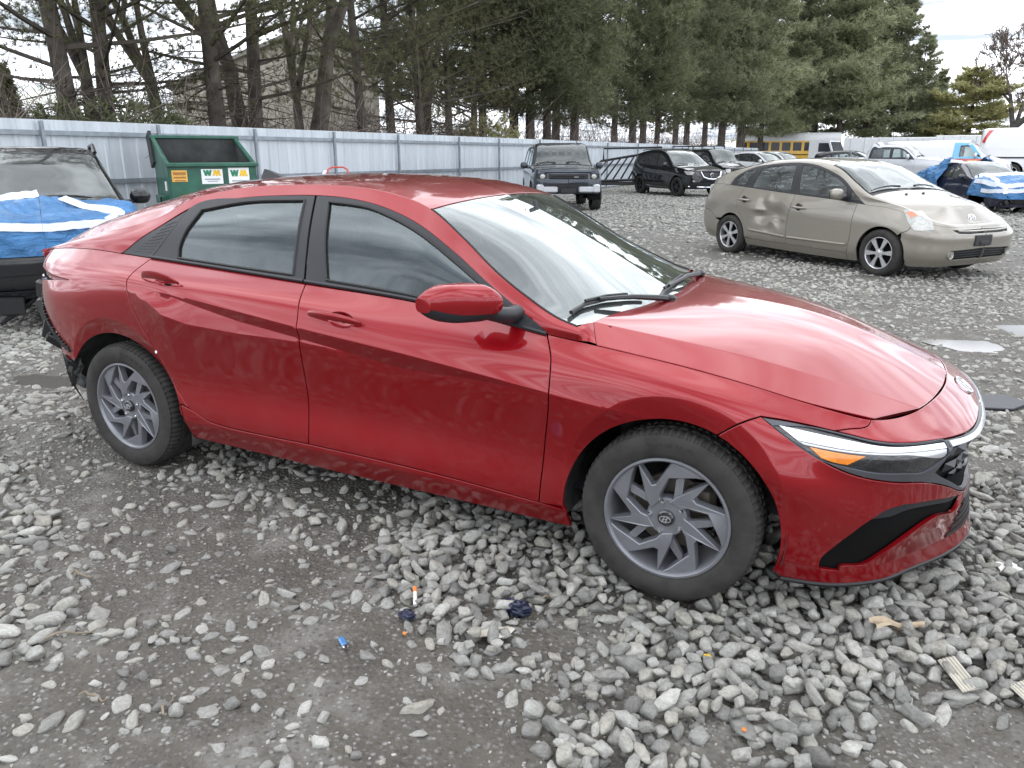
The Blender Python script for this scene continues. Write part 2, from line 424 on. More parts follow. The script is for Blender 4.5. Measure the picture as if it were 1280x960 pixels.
simple('cabin_pale',(.32,.33,.33),.8)
simple('badge_white',(.62,.63,.65),.22,metal=.8)
simple('white_dot',(.9,.9,.88),.5,var=0)
simple('liner',(.055,.056,.055),.95,var=.5,scale=12,bump=.4,spec=.2)
glass('side_glass',(.42,.50,.50),ior=1.65,boost=1.4,dust=.08,refl=(.86,.97,1))
glass('screen_glass',(.60,.70,.68),ior=1.7,boost=1.6,dust=.12,refl=(.93,1,1))
glass('dark_glass',(.10,.11,.115),ior=1.6,dust=.04)
glass('clear_glass',(.68,.76,.74),ior=1.65,dust=.16,boost=1.5,refl=(.9,.98,1))  # dust share raised too: pale window reflections put into the veil colour
# ------------------------------------------------------------------ ground
CAMP=np.array([3.33,-3.25])
DENS=np.array([(-0.18,-1.38,0.5),(0.26,-1.51,0.55),(0.40,-1.27,0.35),(0.71,-1.12,0.2),(0.90,-0.93,0.8),(1.14,-0.98,0.8),(1.11,-0.63,0.3),(1.43,-0.75,0.5),(1.60,-0.48,0.8),(1.89,-0.69,0.9),(1.76,-0.98,0.9),(1.79,-1.29,0.7),(1.46,-1.21,0.35),(1.39,-1.31,0.5),(1.18,-1.54,0.35),(0.97,-1.71,0.35),(0.93,-1.95,0.6),(0.90,-2.02,0.7),(1.27,-2.02,0.3),(1.40,-1.95,0.5),(1.55,-1.87,0.3),(1.68,-1.76,0.25),(1.93,-1.68,0.1),(1.82,-1.50,0.25),(1.85,-2.00,0.3),(1.53,-2.16,0.5),(1.34,-2.22,0.4),(1.46,-2.36,0.6),(2.21,-1.82,0.1),(2.23,-1.69,0.3),(2.38,-1.80,0.3),(2.15,-1.95,0.4),(2.27,-1.37,0.9),(2.10,-1.31,0.8),(1.92,-1.55,0.1),(2.18,-0.84,0.95),(2.41,-0.92,0.95),(2.21,-0.68,0.9),(2.44,-1.19,0.5),(2.54,-1.23,0.7),(2.51,-1.52,0.4),(2.60,-1.62,0.5),(2.72,-1.66,0.8),(2.58,-1.76,0.4),(2.78,-1.53,0.6),(2.76,-1.39,0.5),(2.78,-1.12,0.95),(2.94,-1.34,0.95),(2.96,-1.02,1),(3.11,-1.17,1),(3.19,-0.91,1),(3.33,-1.06,1),(3.42,-0.59,0.95),(3.54,-0.15,0.9),(3.66,-0.67,0.95),(3.75,-0.84,0.95),(3.50,-1.16,0.7),(3.35,-1.37,0.25),(3.07,-1.52,0.3),(3.25,-1.36,0.8),(3.60,-1.18,0.2),(3.73,-1.15,0.15),(3.82,-0.01,0.8),(3.84,0.65,0.7),(3.95,1.67,0.5),(3.89,5.09,0.3),(3.56,6.38,0.45),(2.13,7.70,0.45),(0.79,8.93,0.55),(-2.82,16.20,0.9),(-0.32,19.07,0.95),(-6.05,22.69,1),(-3.57,23.94,1),(-4.13,1.04,0.8),(-2.14,-0.12,0.5),(-0.96,-0.81,0.5),(-0.32,-1.14,0.4),(-0.83,-1.03,0.6),(0.29,-0.47,0.6),(1.30,-0.43,0.8),(6.13,24.18,0.9),(4.85,9.96,0.5),(3.85,4.08,0.2),(4.22,5.06,0.2),(-6,6,.8),(-1,5,.8),(1,4,.6),(8,8,.5),(8,2,.5),(3.3,-4,.4),(0,-4,.4),(6,-2,.4)])
def _lp(xy):
    d=xy-CAMP; r=np.linalg.norm(d,axis=1); return np.c_[np.arctan2(d[:,0],d[:,1]),np.log(np.maximum(r,.3))*.8]
_DL=_lp(DENS[:,:2])
def density(xy):
    q=_lp(xy); o=np.zeros(len(xy)); ws=np.zeros(len(xy))
    for p,v in zip(_DL,DENS[:,2]):
        w_=1/(np.sum((q-p)**2,1)+.0015)**1.6; o+=w_*v; ws+=w_
    return o/ws
def vnoise(x,y,seed=0):
    """smooth value noise, numpy"""
    xi=np.floor(x).astype(np.int64); yi=np.floor(y).astype(np.int64); fx=x-xi; fy=y-yi; fx=fx*fx*(3-2*fx); fy=fy*fy*(3-2*fy)
    def h(a,b):
        n=(a*374761393+b*668265263+seed*974634777)&0x7fffffff; n=((n^(n>>13))*1274126177)&0x7fffffff; return ((n^(n>>16))&0xffff)/65535.
    return (h(xi,yi)*(1-fx)+h(xi+1,yi)*fx)*(1-fy)+(h(xi,yi+1)*(1-fx)+h(xi+1,yi+1)*fx)*fy
PUD=[(4.46,5.05,.30,.34,0),(3.95,4.05,.24,.24,1),(-1.98,-.06,.36,.15,2),(4.9,6.6,.4,.4,3)]
def ground_z(xy):
    x,y=xy[:,0],xy[:,1]
    z=.030*(vnoise(x*.9,y*.9,1)-.5)+.022*(vnoise(x*2.7,y*2.7,2)-.5)+.012*(vnoise(x*8,y*8,3)-.5)+.006*(vnoise(x*23,y*23,4)-.5)
    for a,b,rx,ry,s in PUD:
        d=((x-a)/rx)**2+((y-b)/ry)**2; z-=.035*np.exp(-d*1.1)
    return z-.012
t=NT('ground'); b=t.bsdf((.1,.1,.09),.85,spec=.35)
tc=t.n('ShaderNodeTexCoord'); P_=tc.outputs['Object']
big=t.noise(.55,6,.6,vec=P_); mid=t.noise(3.2,8,.65,vec=P_); fine=t.noise(48,6,.7,vec=P_); fin2=t.noise(160,3,.7,vec=P_)
mud=t.ramp(mid,[(.28,(.070,.063,.052)),(.5,(.112,.102,.085)),(.66,(.205,.195,.174))])
vor=t.n('ShaderNodeTexVoronoi'); vor.inputs['Scale'].default_value=62; t.l(P_,vor.inputs[0])
vo2=t.n('ShaderNodeTexVoronoi'); vo2.inputs['Scale'].default_value=24; t.l(P_,vo2.inputs[0])
grit=t.ramp(vor.outputs['Color'],[(.25,(.07,.066,.06)),(.55,(.17,.165,.155)),(.85,(.34,.335,.32))])
edge=t.ramp(vor.outputs['Distance'],[(.25,(1,1,1)),(.62,(.0,.0,.0))])
gf=t.ramp(fine,[(.42,(0,0,0)),(.60,(1,1,1))])
gm=t.n('ShaderNodeMath',operation='MULTIPLY'); t.l(gf,gm.inputs[0]); t.l(edge,gm.inputs[1])
# distance from the near lot: further off the surface is all pale stone
ln=t.n('ShaderNodeVectorMath',operation='DISTANCE'); t.l(P_,ln.inputs[0]); ln.inputs[1].default_value=(3.33,-3.25,0)
far=t.n('ShaderNodeMapRange'); far.inputs[1].default_value=9; far.inputs[2].default_value=26; t.l(ln.outputs['Value'],far.inputs[0])
nearc=t.mix(gm.outputs[0],mud,grit)
farc=t.mix(t.ramp(vo2.outputs['Distance'],[(.2,(0,0,0)),(.75,(1,1,1))]),t.ramp(vo2.outputs['Color'],[(.2,(.22,.22,.21)),(.8,(.46,.455,.44))]),(.09,.088,.082))
t.l(t.mix(far.outputs[0],nearc,farc),b.inputs['Base Color'])
t.l(t.ramp(mid,[(.30,(.42,)*3),(.55,(.9,)*3)]),b.inputs['Roughness'])
bh=t.n('ShaderNodeMath',operation='MULTIPLY_ADD'); t.l(fine,bh.inputs[0]); bh.inputs[1].default_value=.8; t.l(fin2,bh.inputs[2])
b2=t.n('ShaderNodeMath',operation='MULTIPLY_ADD'); t.l(edge,b2.inputs[0]); b2.inputs[1].default_value=.7; t.l(bh.outputs[0],b2.inputs[2])
t.bump(b2.outputs[0],.75,.012); M['ground']=t.m
def axis(a,b,c,n1,lo,hi,n0,n2):
    return np.r_[-np.geomspace(-lo+a+0.0+1,1,n0)[:-1]+a+1-0 if False else np.linspace(lo,a,n0)[:-1],np.linspace(a,b,n1)]
def spaced(lo,hi,core0,core1,h,grow):
    c=list(np.arange(core0,core1+h/2,h)); s=h
    while c[-1]<hi: s*=grow; c.append(min(hi,c[-1]+s))
    s=h; 
    while c[0]>lo: s*=grow; c.insert(0,max(lo,c[0]-s))
    return np.array(c)
gx=spaced(-1500,1500,-2.2,5.2,.045,1.13); gy=spaced(-600,2500,-3.2,5.6,.045,1.10)
GX,GY=np.meshgrid(gx,gy,indexing='ij'); xy=np.c_[GX.ravel(),GY.ravel()]
gz=ground_z(xy); r_=np.linalg.norm(xy-CAMP,axis=1); gz*=np.clip(1-(r_-25)/30,0,1); gz=np.where(r_>55,0,gz)
ny=len(gy); Fg=[(i*ny+j,(i+1)*ny+j,(i+1)*ny+j+1,i*ny+j+1) for i in range(len(gx)-1) for j in range(ny-1)]
GROUND=mkobj('ground',np_mesh('ground',np.c_[xy,gz],Fg),M['ground']); tag(GROUND,kind='structure')
def gz1(x,y): return float(ground_z(np.array([[x,y]]))[0])
# puddles
t=NT('puddle_water'); b=t.bsdf((.10,.095,.085),.06,spec=.6); b.inputs['IOR'].default_value=1.33; M['puddle_water']=t.m
for k,(a,b_,rx,ry,s) in enumerate(PUD[:3]):
    rd=random.Random(s); n=40; ph=[rd.uniform(0,6.3) for _ in range(4)]
    V=[(a,b_,0)]
    z=gz1(a,b_)+(.020,.020,.024)[k]
    for i in range(n):
        q=2*math.pi*i/n; f=1.15*(1+.22*math.sin(2*q+ph[0])+.15*math.sin(3*q+ph[1])+.1*math.sin(5*q+ph[2])); V.append((a+rx*f*math.cos(q),b_+ry*f*math.sin(q),z))
    V[0]=(a,b_,z)
    o=mkobj('puddle',np_mesh('puddle',V,[(0,1+i,1+(i+1)%n) for i in range(n)],smooth=False),M['puddle_water']); tag(o,kind='structure')
# ------------------------------------------------------------------ fence
t=NT('fence_metal'); b=t.bsdf((.50,.53,.56),.42,metal=.25)
tc=t.n('ShaderNodeTexCoord'); 
sc_=t.n('ShaderNodeMapping'); sc_.inputs['Scale'].default_value=(1,2.0,.12); t.l(tc.outputs['Object'],sc_.inputs[0])
f=t.noise(2.2,8,.65,vec=sc_.outputs[0]); t.l(t.ramp(f,[(.3,(.42,.455,.49)),(.6,(.53,.57,.605)),(.85,(.62,.655,.685))]),b.inputs['Base Color']); M['fence_metal']=t.m
simple('post_metal',(.24,.27,.30),.45,metal=.5,var=.2)
FENCE=empty('metal_fence',(-9.7,0,0),0,'long pale grey corrugated metal fence with steel posts below the pines','fence')
FX,FH=-9.7,2.07
pys=[2.7,5.16,7.44,9.93,12.58,15.33,18.65,21.36,24.71,28.41,32.24,36.78,40.2,43.62,47.0,50.4,54.0,57.6,61.2,64.8,68.4,72]
def sheet(L_):
    g=MB(); n=max(1,int(round(L_/.305))); u=L_/n; prof=[]
    for k in range(n):
        y=k*u; prof+=[(y,0),(y+.12*u/.305*1,0),(y+.14,-.0) if False else (y+.55*u,0),(y+.62*u,.022),(y+.80*u,.022),(y+.87*u,0)]
    prof.append((L_,0)); V=[]
    for z in (.04,FH): V+=[(x,y,z) for y,x in prof]
    m=len(prof); g.add(V,[(i,i+1,m+i+1,m+i) for i in range(m-1)]); return g.mesh('panel',30,False)
SH={}
for a,b_ in zip(pys[:-1],pys[1:]):
    L_=round(b_-a,2)
    if L_ not in SH: SH[L_]=sheet(L_); SH[L_].materials.append(M['fence_metal'])
    mkobj('panel',SH[L_],None,FENCE,(0,a,0))
pm=MB().box((.10,0,1.03),(.06,.06,2.04),bev=.006).mesh('post'); pm.materials.append(M['post_metal'])
for y in pys: mkobj('post',pm,None,FENCE,(0,y,0))
for z in (1.86,1.05,.30):
    MB().box((.055,(pys[0]+pys[-1])/2,z),(.045,pys[-1]-pys[0],.075)).build('rail',M['post_metal'],FENCE)
# ------------------------------------------------------------------ buildings beyond
simple('stucco',(.54,.50,.42),.9,var=.08,scale=.6); simple('roof_felt',(.30,.28,.25),.9); simple('window_dark',(.02,.024,.03),.15); simple('white_trim',(.7,.7,.69),.6)
simple('brick_red',(.22,.12,.09),.85)
B1=empty('beige_building',(-29.5,32.5,0),R(42),'large beige rendered building with low gable behind the pine trunks','building')
g=MB(); g.prism([(-4.6,0),(4.6,0),(4.6,5.6),(2.4,7.4),(-4.6,4.4)],-9,9,'y'); g.build('wall',M['stucco'],B1,sharp=20)
g=MB(); g.prism([(-4.8,4.32),(2.4,7.43),(4.8,5.45),(4.8,5.6),(2.4,7.6),(-4.8,4.5)],-9.3,9.3,'y'); g.build('roof',M['roof_felt'],B1,sharp=20)
for x in (-2.6,): MB().box((x,-9.03,2.2),(1.2,.08,1.2)).build('window',M['window_dark'],B1)
B2=empty('low_house',(-33,9,0),R(10),'low house with reddish roof seen over the fence at far left','house')
MB().box((0,0,1.7),(8,12,3.4)).build('wall',M['stucco'],B2); MB().prism([(-6.5,3.4),(6.5,3.4),(0,4.6)],-4.4,4.4,'x').build('roof',M['brick_red'],B2)
MB().box((4.03,1,1.9),(.08,1.2,1.2)).build('window',M['window_dark'],B2)
# ------------------------------------------------------------------ trees
def leafmat(name,c0,c1,tr=.25):
    t=NT(name); b=t.bsdf(c0,.6,spec=.25)
    f=t.noise(1.1,4,.6); g=t.n('ShaderNodeNewGeometry'); 
    r=t.mix(g.outputs['Random Per Island'],tuple(c0),tuple(c1)); oi=t.n('ShaderNodeObjectInfo')
    hs=t.n('ShaderNodeHueSaturation'); mm=t.n('ShaderNodeMapRange'); t.l(oi.outputs['Random'],mm.inputs[0]); mm.inputs[3].default_value=.75; mm.inputs[4].default_value=1.25
    t.l(mm.outputs[0],hs.inputs['Value']); t.l(r,hs.inputs['Color']); t.l(hs.outputs[0],b.inputs['Base Color'])
    b.inputs['Transmission Weight'].default_value=0
    tl=t.n('ShaderNodeBsdfTranslucent'); t.l(hs.outputs[0],tl.inputs[0]); m=t.n('ShaderNodeMixShader'); m.inputs[0].default_value=tr
    t.l(b.outputs[0],m.inputs[1]); t.l(tl.outputs[0],m.inputs[2]); t.l(m.outputs[0],t.out.inputs[0]); M[name]=t.m
leafmat('needles',(.112,.132,.074),(.215,.225,.125),.35); leafmat('needles_dull',(.085,.098,.052),(.18,.17,.088),.35); leafmat('needles_far_lit',(.20,.225,.135),(.36,.375,.225),.42); leafmat('needles_yellow',(.34,.34,.17),(.58,.55,.28),.5)  # distant pines get a paler leaf colour, front light put into it
simple('bark',(.085,.074,.063),.95,var=.45,scale=3,bump=.5,spec=.1); simple('bark_grey',(.085,.078,.070),.95,var=.35,scale=4,bump=.4,spec=.1); simple('twig',(.20,.165,.145),.95,var=.3,spec=.1)
def blades(T,D,rng,k,l,wd,spread=.8,up=.25):
    """k needle blades per tuft position T along D -> verts, faces"""
    n=len(T); T=np.repeat(T,k,0); D=np.repeat(D,k,0)
    d=D+rng.normal(0,spread,(n*k,3)); d[:,2]+=up; d/=np.linalg.norm(d,axis=1,keepdims=True)
    s=np.cross(d,rng.normal(0,1,(n*k,3))); s/=np.maximum(np.linalg.norm(s,axis=1,keepdims=True),1e-6)
    L_=(l*rng.uniform(.6,1.25,(n*k,1))); W_=wd*rng.uniform(.7,1.3,(n*k,1))
    V=np.stack([T-s*W_,T+s*W_,T+d*L_],1).reshape(-1,3); F_=np.arange(n*k*3).reshape(-1,3); return V,F_
def trunk_mb(g,h,r,rng,lean=(0,0),fork=None,n=9):
    pts=[];rr=[]
    for i in range(n+1):
        u=i/n; pts.append((lean[0]*u*h+.10*math.sin(u*5+rng.uniform(0,1))*u,lean[1]*u*h+.10*math.cos(u*4),u*h-.2)); rr.append(r*(1-u)**.75*(1+.35*math.exp(-u*14))+.012)
    g.tube(pts,rr,9); return pts
def interp_pts(pts,z):
    for a,b in zip(pts[:-1],pts[1:]):
        if a[2]<=z<=b[2]: u=(z-a[2])/(b[2]-a[2]); return np.array(a)+(np.array(b)-np.array(a))*u
    return np.array(pts[-1])
def pine(seed,h,r,z0,rad,nb,tl,tw,kb,sub=11,dead=6,lean=(0,0),pad=1.0,topw=.12,droop=.0,name='pine'):
    rng=np.random.default_rng(seed); g=MB(); pts=trunk_mb(g,h,r,rng,lean)
    T=[];D=[]
    for i in range(nb):
        u=(i+rng.uniform(0,.9))/nb; z=z0+(h-.4-z0)*u; p=interp_pts(pts,z); a=rng.uniform(0,2*math.pi)
        L_=rad*((1-u)**.8*(1-topw)+topw)*rng.uniform(.55,1.15)*(min(1,.72+u*2.0)); 
        rise=rng.uniform(-.05,.30)+.35*u-droop
        d=np.array([math.cos(a),math.sin(a),0]); q=[p+d*L_*s+np.array([0,0,rise*L_*s+.10*L_*s*s]) for s in (0,.3,.6,1)]
        r0=.018+.010*L_; g.tube(q,[r0,r0*.75,r0*.5,.006],4,False)
        side=np.array([-d[1],d[0],0])
        for s in np.linspace(.28,1,sub):
            c=p+d*L_*s+np.array([0,0,rise*L_*s+.10*L_*s*s])
            wv=.42*L_*(1-.75*s+.18)*pad
            m=max(2,int(2+3*wv*2.2))
            for o in np.linspace(-1,1,m):
                T.append(c+side*o*wv+d*rng.normal(0,.12)*L_*.5+np.array([0,0,rng.normal(.04,.10)*L_*.5])); D.append(d*.8+side*o*.8+np.array([0,0,.25]))
    for i in range(dead):
        z=rng.uniform(1.5,z0+.3); p=interp_pts(pts,z); a=rng.uniform(0,6.28); L_=rng.uniform(.7,2.2); d=np.array([math.cos(a),math.sin(a),rng.uniform(-.25,.2)])
        g.tube([p,p+d*L_*.5,p+d*L_+np.array([0,0,rng.normal(0,.2)])],[.022,.014,.004],4,False)
        for _ in range(4):
            s=rng.uniform(.4,1); e=d+rng.normal(0,.6,3); g.tube([p+d*L_*s,p+d*L_*s+e*.5],[.008,.003],3,False)
    T=np.array(T);D=np.array(D); V,F_=blades(T,D,rng,kb,tl,tw)
    tm=g.mesh('trunk',60,False); cm=bpy.data.meshes.new('crown'); cm.from_pydata(V.tolist(),[],F_.tolist()); return tm,cm
def place_tree(name,meshes,loc,rz,sc,bark,leaf,label,cat,group):
    e=empty(name,(loc[0],loc[1],0),rz,label,cat,group); e.scale=sc if isinstance(sc,tuple) else (sc,sc,sc)
    for nm,me,mm in zip(('trunk','crown'),meshes,(bark,leaf)):
        if me is None: continue
        if not me.materials: me.materials.append(mm)
        mkobj(nm,me,None,e)
    return e
DENSE=[pine(10+k,21,.22,3.3+.5*(k%3),3.9,84,.38,.022,12,sub=9,dead=10,pad=1.0,name='p') for k in range(4)]
OPEN=[pine(40+k,17,.17,2.3+.4*k,5.0,70,.16,.0050,22,sub=13,dead=34,pad=.70,lean=((-.05,.02),(.03,-.02),(-.02,.03))[k%3]) for k in range(3)]
FAR=[pine(70+k,21,.26,4.4-1.6*k,5.2,90,.52,.042,9,sub=9,dead=2,pad=1.15) for k in range(2)]
rt=random.Random(7)
def along(px,dist):
    """point at a compass direction and distance from where the photographer stands"""
    a=-.468+math.atan((px-640)/961.0/1.0437) ; return (CAMP[0]+math.sin(a)*dist,CAMP[1]+math.cos(a)*dist)
GRP='tall pines in the row behind the metal fence'
ORD=['first','second','third','fourth','fifth','sixth','seventh','eighth','ninth','tenth','eleventh','twelfth','thirteenth','fourteenth','fifteenth','sixteenth','seventeenth','eighteenth','nineteenth','twentieth','twenty-first','twenty-second','twenty-third','twenty-fourth','twenty-fifth','twenty-sixth','twenty-seventh','twenty-eighth','twenty-ninth','thirtieth']
# left group: open crowns, bare leaning trunks
left=[(-12.6,7.9,0,1.1,.9),(-13.1,9.0,1,1.0,2.2),(-12.0,11.1,2,1.15,.3),(-13.2,13.5,0,1.1,4.0),(-13.4,18.7,1,.95,5.2),(-13.5,20.7,2,1.0,1.2)]
lab=['leaning pine with long low boughs at far left behind the fence','pine with thin open crown second from left behind the fence','thick dark pine trunk rising behind the green dumpster','pine rising just right of the green dumpster behind the fence','open pine right of the forked bare tree behind the fence','slim pine left of the dense dark row behind the fence']
for (x,y,k,s,rz),lb in zip(left,lab): place_tree('pine_tree',OPEN[k],(x,y),rz,s,M['bark'],M['needles_dull'],lb,'tree',GRP)
row=[(-12.6,21.3),(-13.1,24.0),(-13.3,26.2),(-13,29.2),(-12.6,29.9),(-13,32.8),(-14,36.4),(-12.6,35.3),(-13.2,43.2),(-13,46.2),(-12.6,47.2),(-13,51.4),(-13,56.4),(-12.6,58),(-12.4,62.5),(-11.6,66),(-11,70.5),(-14.5,40),(-15.5,31),(-15,25)]
for i,(x,y) in enumerate(row):
    s=rt.uniform(.88,1.12); place_tree('pine_tree',OPEN[i%3] if i<3 else DENSE[i%4],(x,y),rt.uniform(0,6.28),(s,s,s*rt.uniform(.92,1.08)),M['bark'],M['needles_dull'] if i<3 else M['needles'],'%s tree from the left in the dense dark pine row behind the fence'%ORD[i] if i<17 else ['pine standing back behind the middle of the dense dark row','pine standing back behind the parked black off-roader','pine standing back at the left end of the dense row'][i-17],'tree',GRP)
far=[(925,78,1.0),(950,84,1.05),(985,88,1.08),(1015,92,1.1),(1045,90,1.12),(1078,94,1.04),(1108,96,.88),(1140,98,.66),(900,70,.95),(1165,101,.5)]
for i,(px,dd,s) in enumerate(far):
    place_tree('pine_tree',FAR[i%2],along(px,dd),rt.uniform(0,6.28),(s*1.05,s*1.05,s),M['bark'],M['needles_far_lit'],('%s tree from the left in the tall bright green pine stand'%ORD[i]) if i<7 else ['short pine at the right end of the tall stand','tall pine between the dark row and the bright green stand','smallest pine at the right edge of the tall stand'][i-7],'tree','tall pines behind the parked vans')
YP=pine(90,11,.22,1.2,4.8,62,.5,.055,8,sub=9,dead=0,pad=1.2)
place_tree('pine_tree',YP,along(1206,97),.4,(1.35,1.35,.92),M['bark'],M['needles_yellow'],'broad yellowish green pine beside the bare tree at right','tree',None)
# bare trees
def bare(seed,h,r,depth,spread,limbs=3,name='b',zf=.3,minr=.006,ns=3):
    rng=np.random.default_rng(seed); g=MB(); tw=MB()
    def grow(p,d,L_,r,k):
        q=[p];dd=d.copy()
        for _ in range(3): dd=dd+rng.normal(0,.10,3); dd/=np.linalg.norm(dd); q.append(q[-1]+dd*L_/3)
        (g if k<2 else tw).tube([tuple(a) for a in q],[r,r*.9,r*.8,max(minr*.6,r*.66)],7 if k<2 else (4 if k<4 else 3),False)
        if k>=depth: return
        n=limbs if k<depth-1 else limbs+1
        for i in range(n):
            e=dd+rng.normal(0,spread,3); e[2]+=.22; e/=np.linalg.norm(e); s=q[-1] if i<2 else q[2]
            grow(s,e,L_*rng.uniform(.58,.86),max(minr,r*rng.uniform(.5,.68)),k+1)
    grow(np.array([0,0,-.2]),np.array([0,0,1.]),h*zf,r,0); return g.mesh('trunk',60,False),tw.mesh('crown',None,False)
BT=bare(5,15,.34,7,.46,3,zf=.20,minr=.026)
BF=bare(21,13,.27,5,.26,2,zf=.30,minr=.010); BG=bare(33,11,.20,5,.36,3,zf=.30,minr=.009)
place_tree('bare_tree',BT,along(1264,94),0,(1.45,1.45,1.45),M['bark_grey'],M['twig'],'bare round-headed tree at the right edge of the lot','tree',None)
place_tree('bare_tree',BT,along(1300,104),2.1,1.05,M['bark_grey'],M['twig'],'bare tree partly cut off by the right edge','tree',None)
place_tree('bare_tree',BF,(-12.3,14.7),.6,1.15,M['bark'],M['twig'],'forked bare trunk right of the green dumpster behind the fence','tree',None)
place_tree('bare_tree',BF,(-13.4,14.0),2.4,1.1,M['bark'],M['twig'],'bare trunk that splits low, left of the forked trunk','tree',None)
place_tree('bare_tree',BG,(-14.0,6.6),1.1,1.0,M['bark'],M['twig'],'tangled bare tree at the left edge behind the fence','tree',None)
place_tree('bare_tree',BG,(-14.6,9.8),4.0,1.05,M['bark'],M['twig'],'twiggy bare tree right behind the leaning pines','tree',None)
place_tree('bare_tree',BG,(-15.0,12.4),5.1,1.1,M['bark'],M['twig'],'twiggy bare tree above the dumpster behind the thick pine trunk','tree',None)
place_tree('bare_tree',BG,(-14.5,17.0),.2,1.0,M['bark'],M['twig'],'slight bare tree between the forked trunk and the open pine','tree',None)
place_tree('bare_tree',BG,(-13.6,22.8),3.0,1.0,M['bark'],M['twig'],'thin bare tree between the open pines and the dense row','tree',None)
# small conical evergreen, low bushes, brush
def bush(seed,rx,rz,n,tl,tw,kb,cone=False):
    rng=np.random.default_rng(seed); u=rng.uniform(0,1,n); a=rng.uniform(0,6.28,n); rr=np.sqrt(rng.uniform(.15,1,n))
    if cone: z=u*rz; R_=rx*(1-u)**.8*rr
    else: z=rz*np.sqrt(u)*(.55+.45*rng.uniform(0,1,n)); R_=rx*rr*np.sqrt(np.maximum(.02,1-(z/rz*.9)**2))
    T=np.c_[R_*np.cos(a),R_*np.sin(a),z+.1]; D=np.c_[np.cos(a),np.sin(a),.3+0*a]; V,F_=blades(T,D,rng,kb,tl,tw); m=bpy.data.meshes.new('crown'); m.from_pydata(V.tolist(),[],F_.tolist())
    g=MB(); 
    for k in range(5): q=rng.normal(0,.25,2); g.tube([(0,0,-.1),(q[0]*rx,q[1]*rx,rz*.6)],[.05,.01],5,False)
    return g.mesh('trunk',None,False),m
place_tree('conical_evergreen',bush(3,.75,3.6,900,.22,.03,7,True),(-18,9.8),0,1.0,M['bark'],M['needles_dull'],'small dark conical evergreen above the fence at far left','shrub',None)
place_tree('evergreen_bush',bush(4,2.4,2.5,1700,.25,.022,8),(-12.0,8.2),0,1.0,M['bark'],M['needles'],'bright green low bush showing over the fence left of the dumpster','shrub',None)
place_tree('evergreen_bush',bush(6,1.8,3.0,900,.25,.025,8),(-12.4,25.6),0,1.0,M['bark'],M['needles_yellow'],'olive bush behind the fence left of the dense pine row','shrub',None)
rng=np.random.default_rng(8); V=[];F_=[]
n=9000; y=rng.uniform(5,74,n); x=-11.2-rng.uniform(0,5,n)-(y>60)*0; base=np.c_[x,y,np.zeros(n)+rng.uniform(.6,1.6,n)]
d=rng.normal(0,.55,(n,3)); d[:,2]=np.abs(d[:,2])+.45; L_=rng.uniform(.5,3.0,(n,1)); s=rng.normal(0,1,(n,3)); s/=np.linalg.norm(s,axis=1,keepdims=True)
w0=.010*rng.uniform(.6,1.6,(n,1)); mid_=base+d*L_*.5+rng.normal(0,.08,(n,3)); tip=base+d*L_+rng.normal(0,.15,(n,3))
V=np.stack([base-s*w0,base+s*w0,mid_+s*w0*.8,mid_-s*w0*.8,tip],1).reshape(-1,3); idx=np.arange(n)[:,None]*5
F4=(idx+np.array([[0,1,2,3]])).tolist()+(idx+np.array([[3,2,4]])).tolist()
me=bpy.data.meshes.new('brush'); me.from_pydata(V.tolist(),[],F4); tag(mkobj('bare_brush',me,M['twig']),'tangle of bare brown brush along the far side of the fence','brush',kind='stuff')
def ss(x,a,b):
    t=np.clip((np.asarray(x,float)-a)/(b-a),0,1); return t*t*(3-2*t)
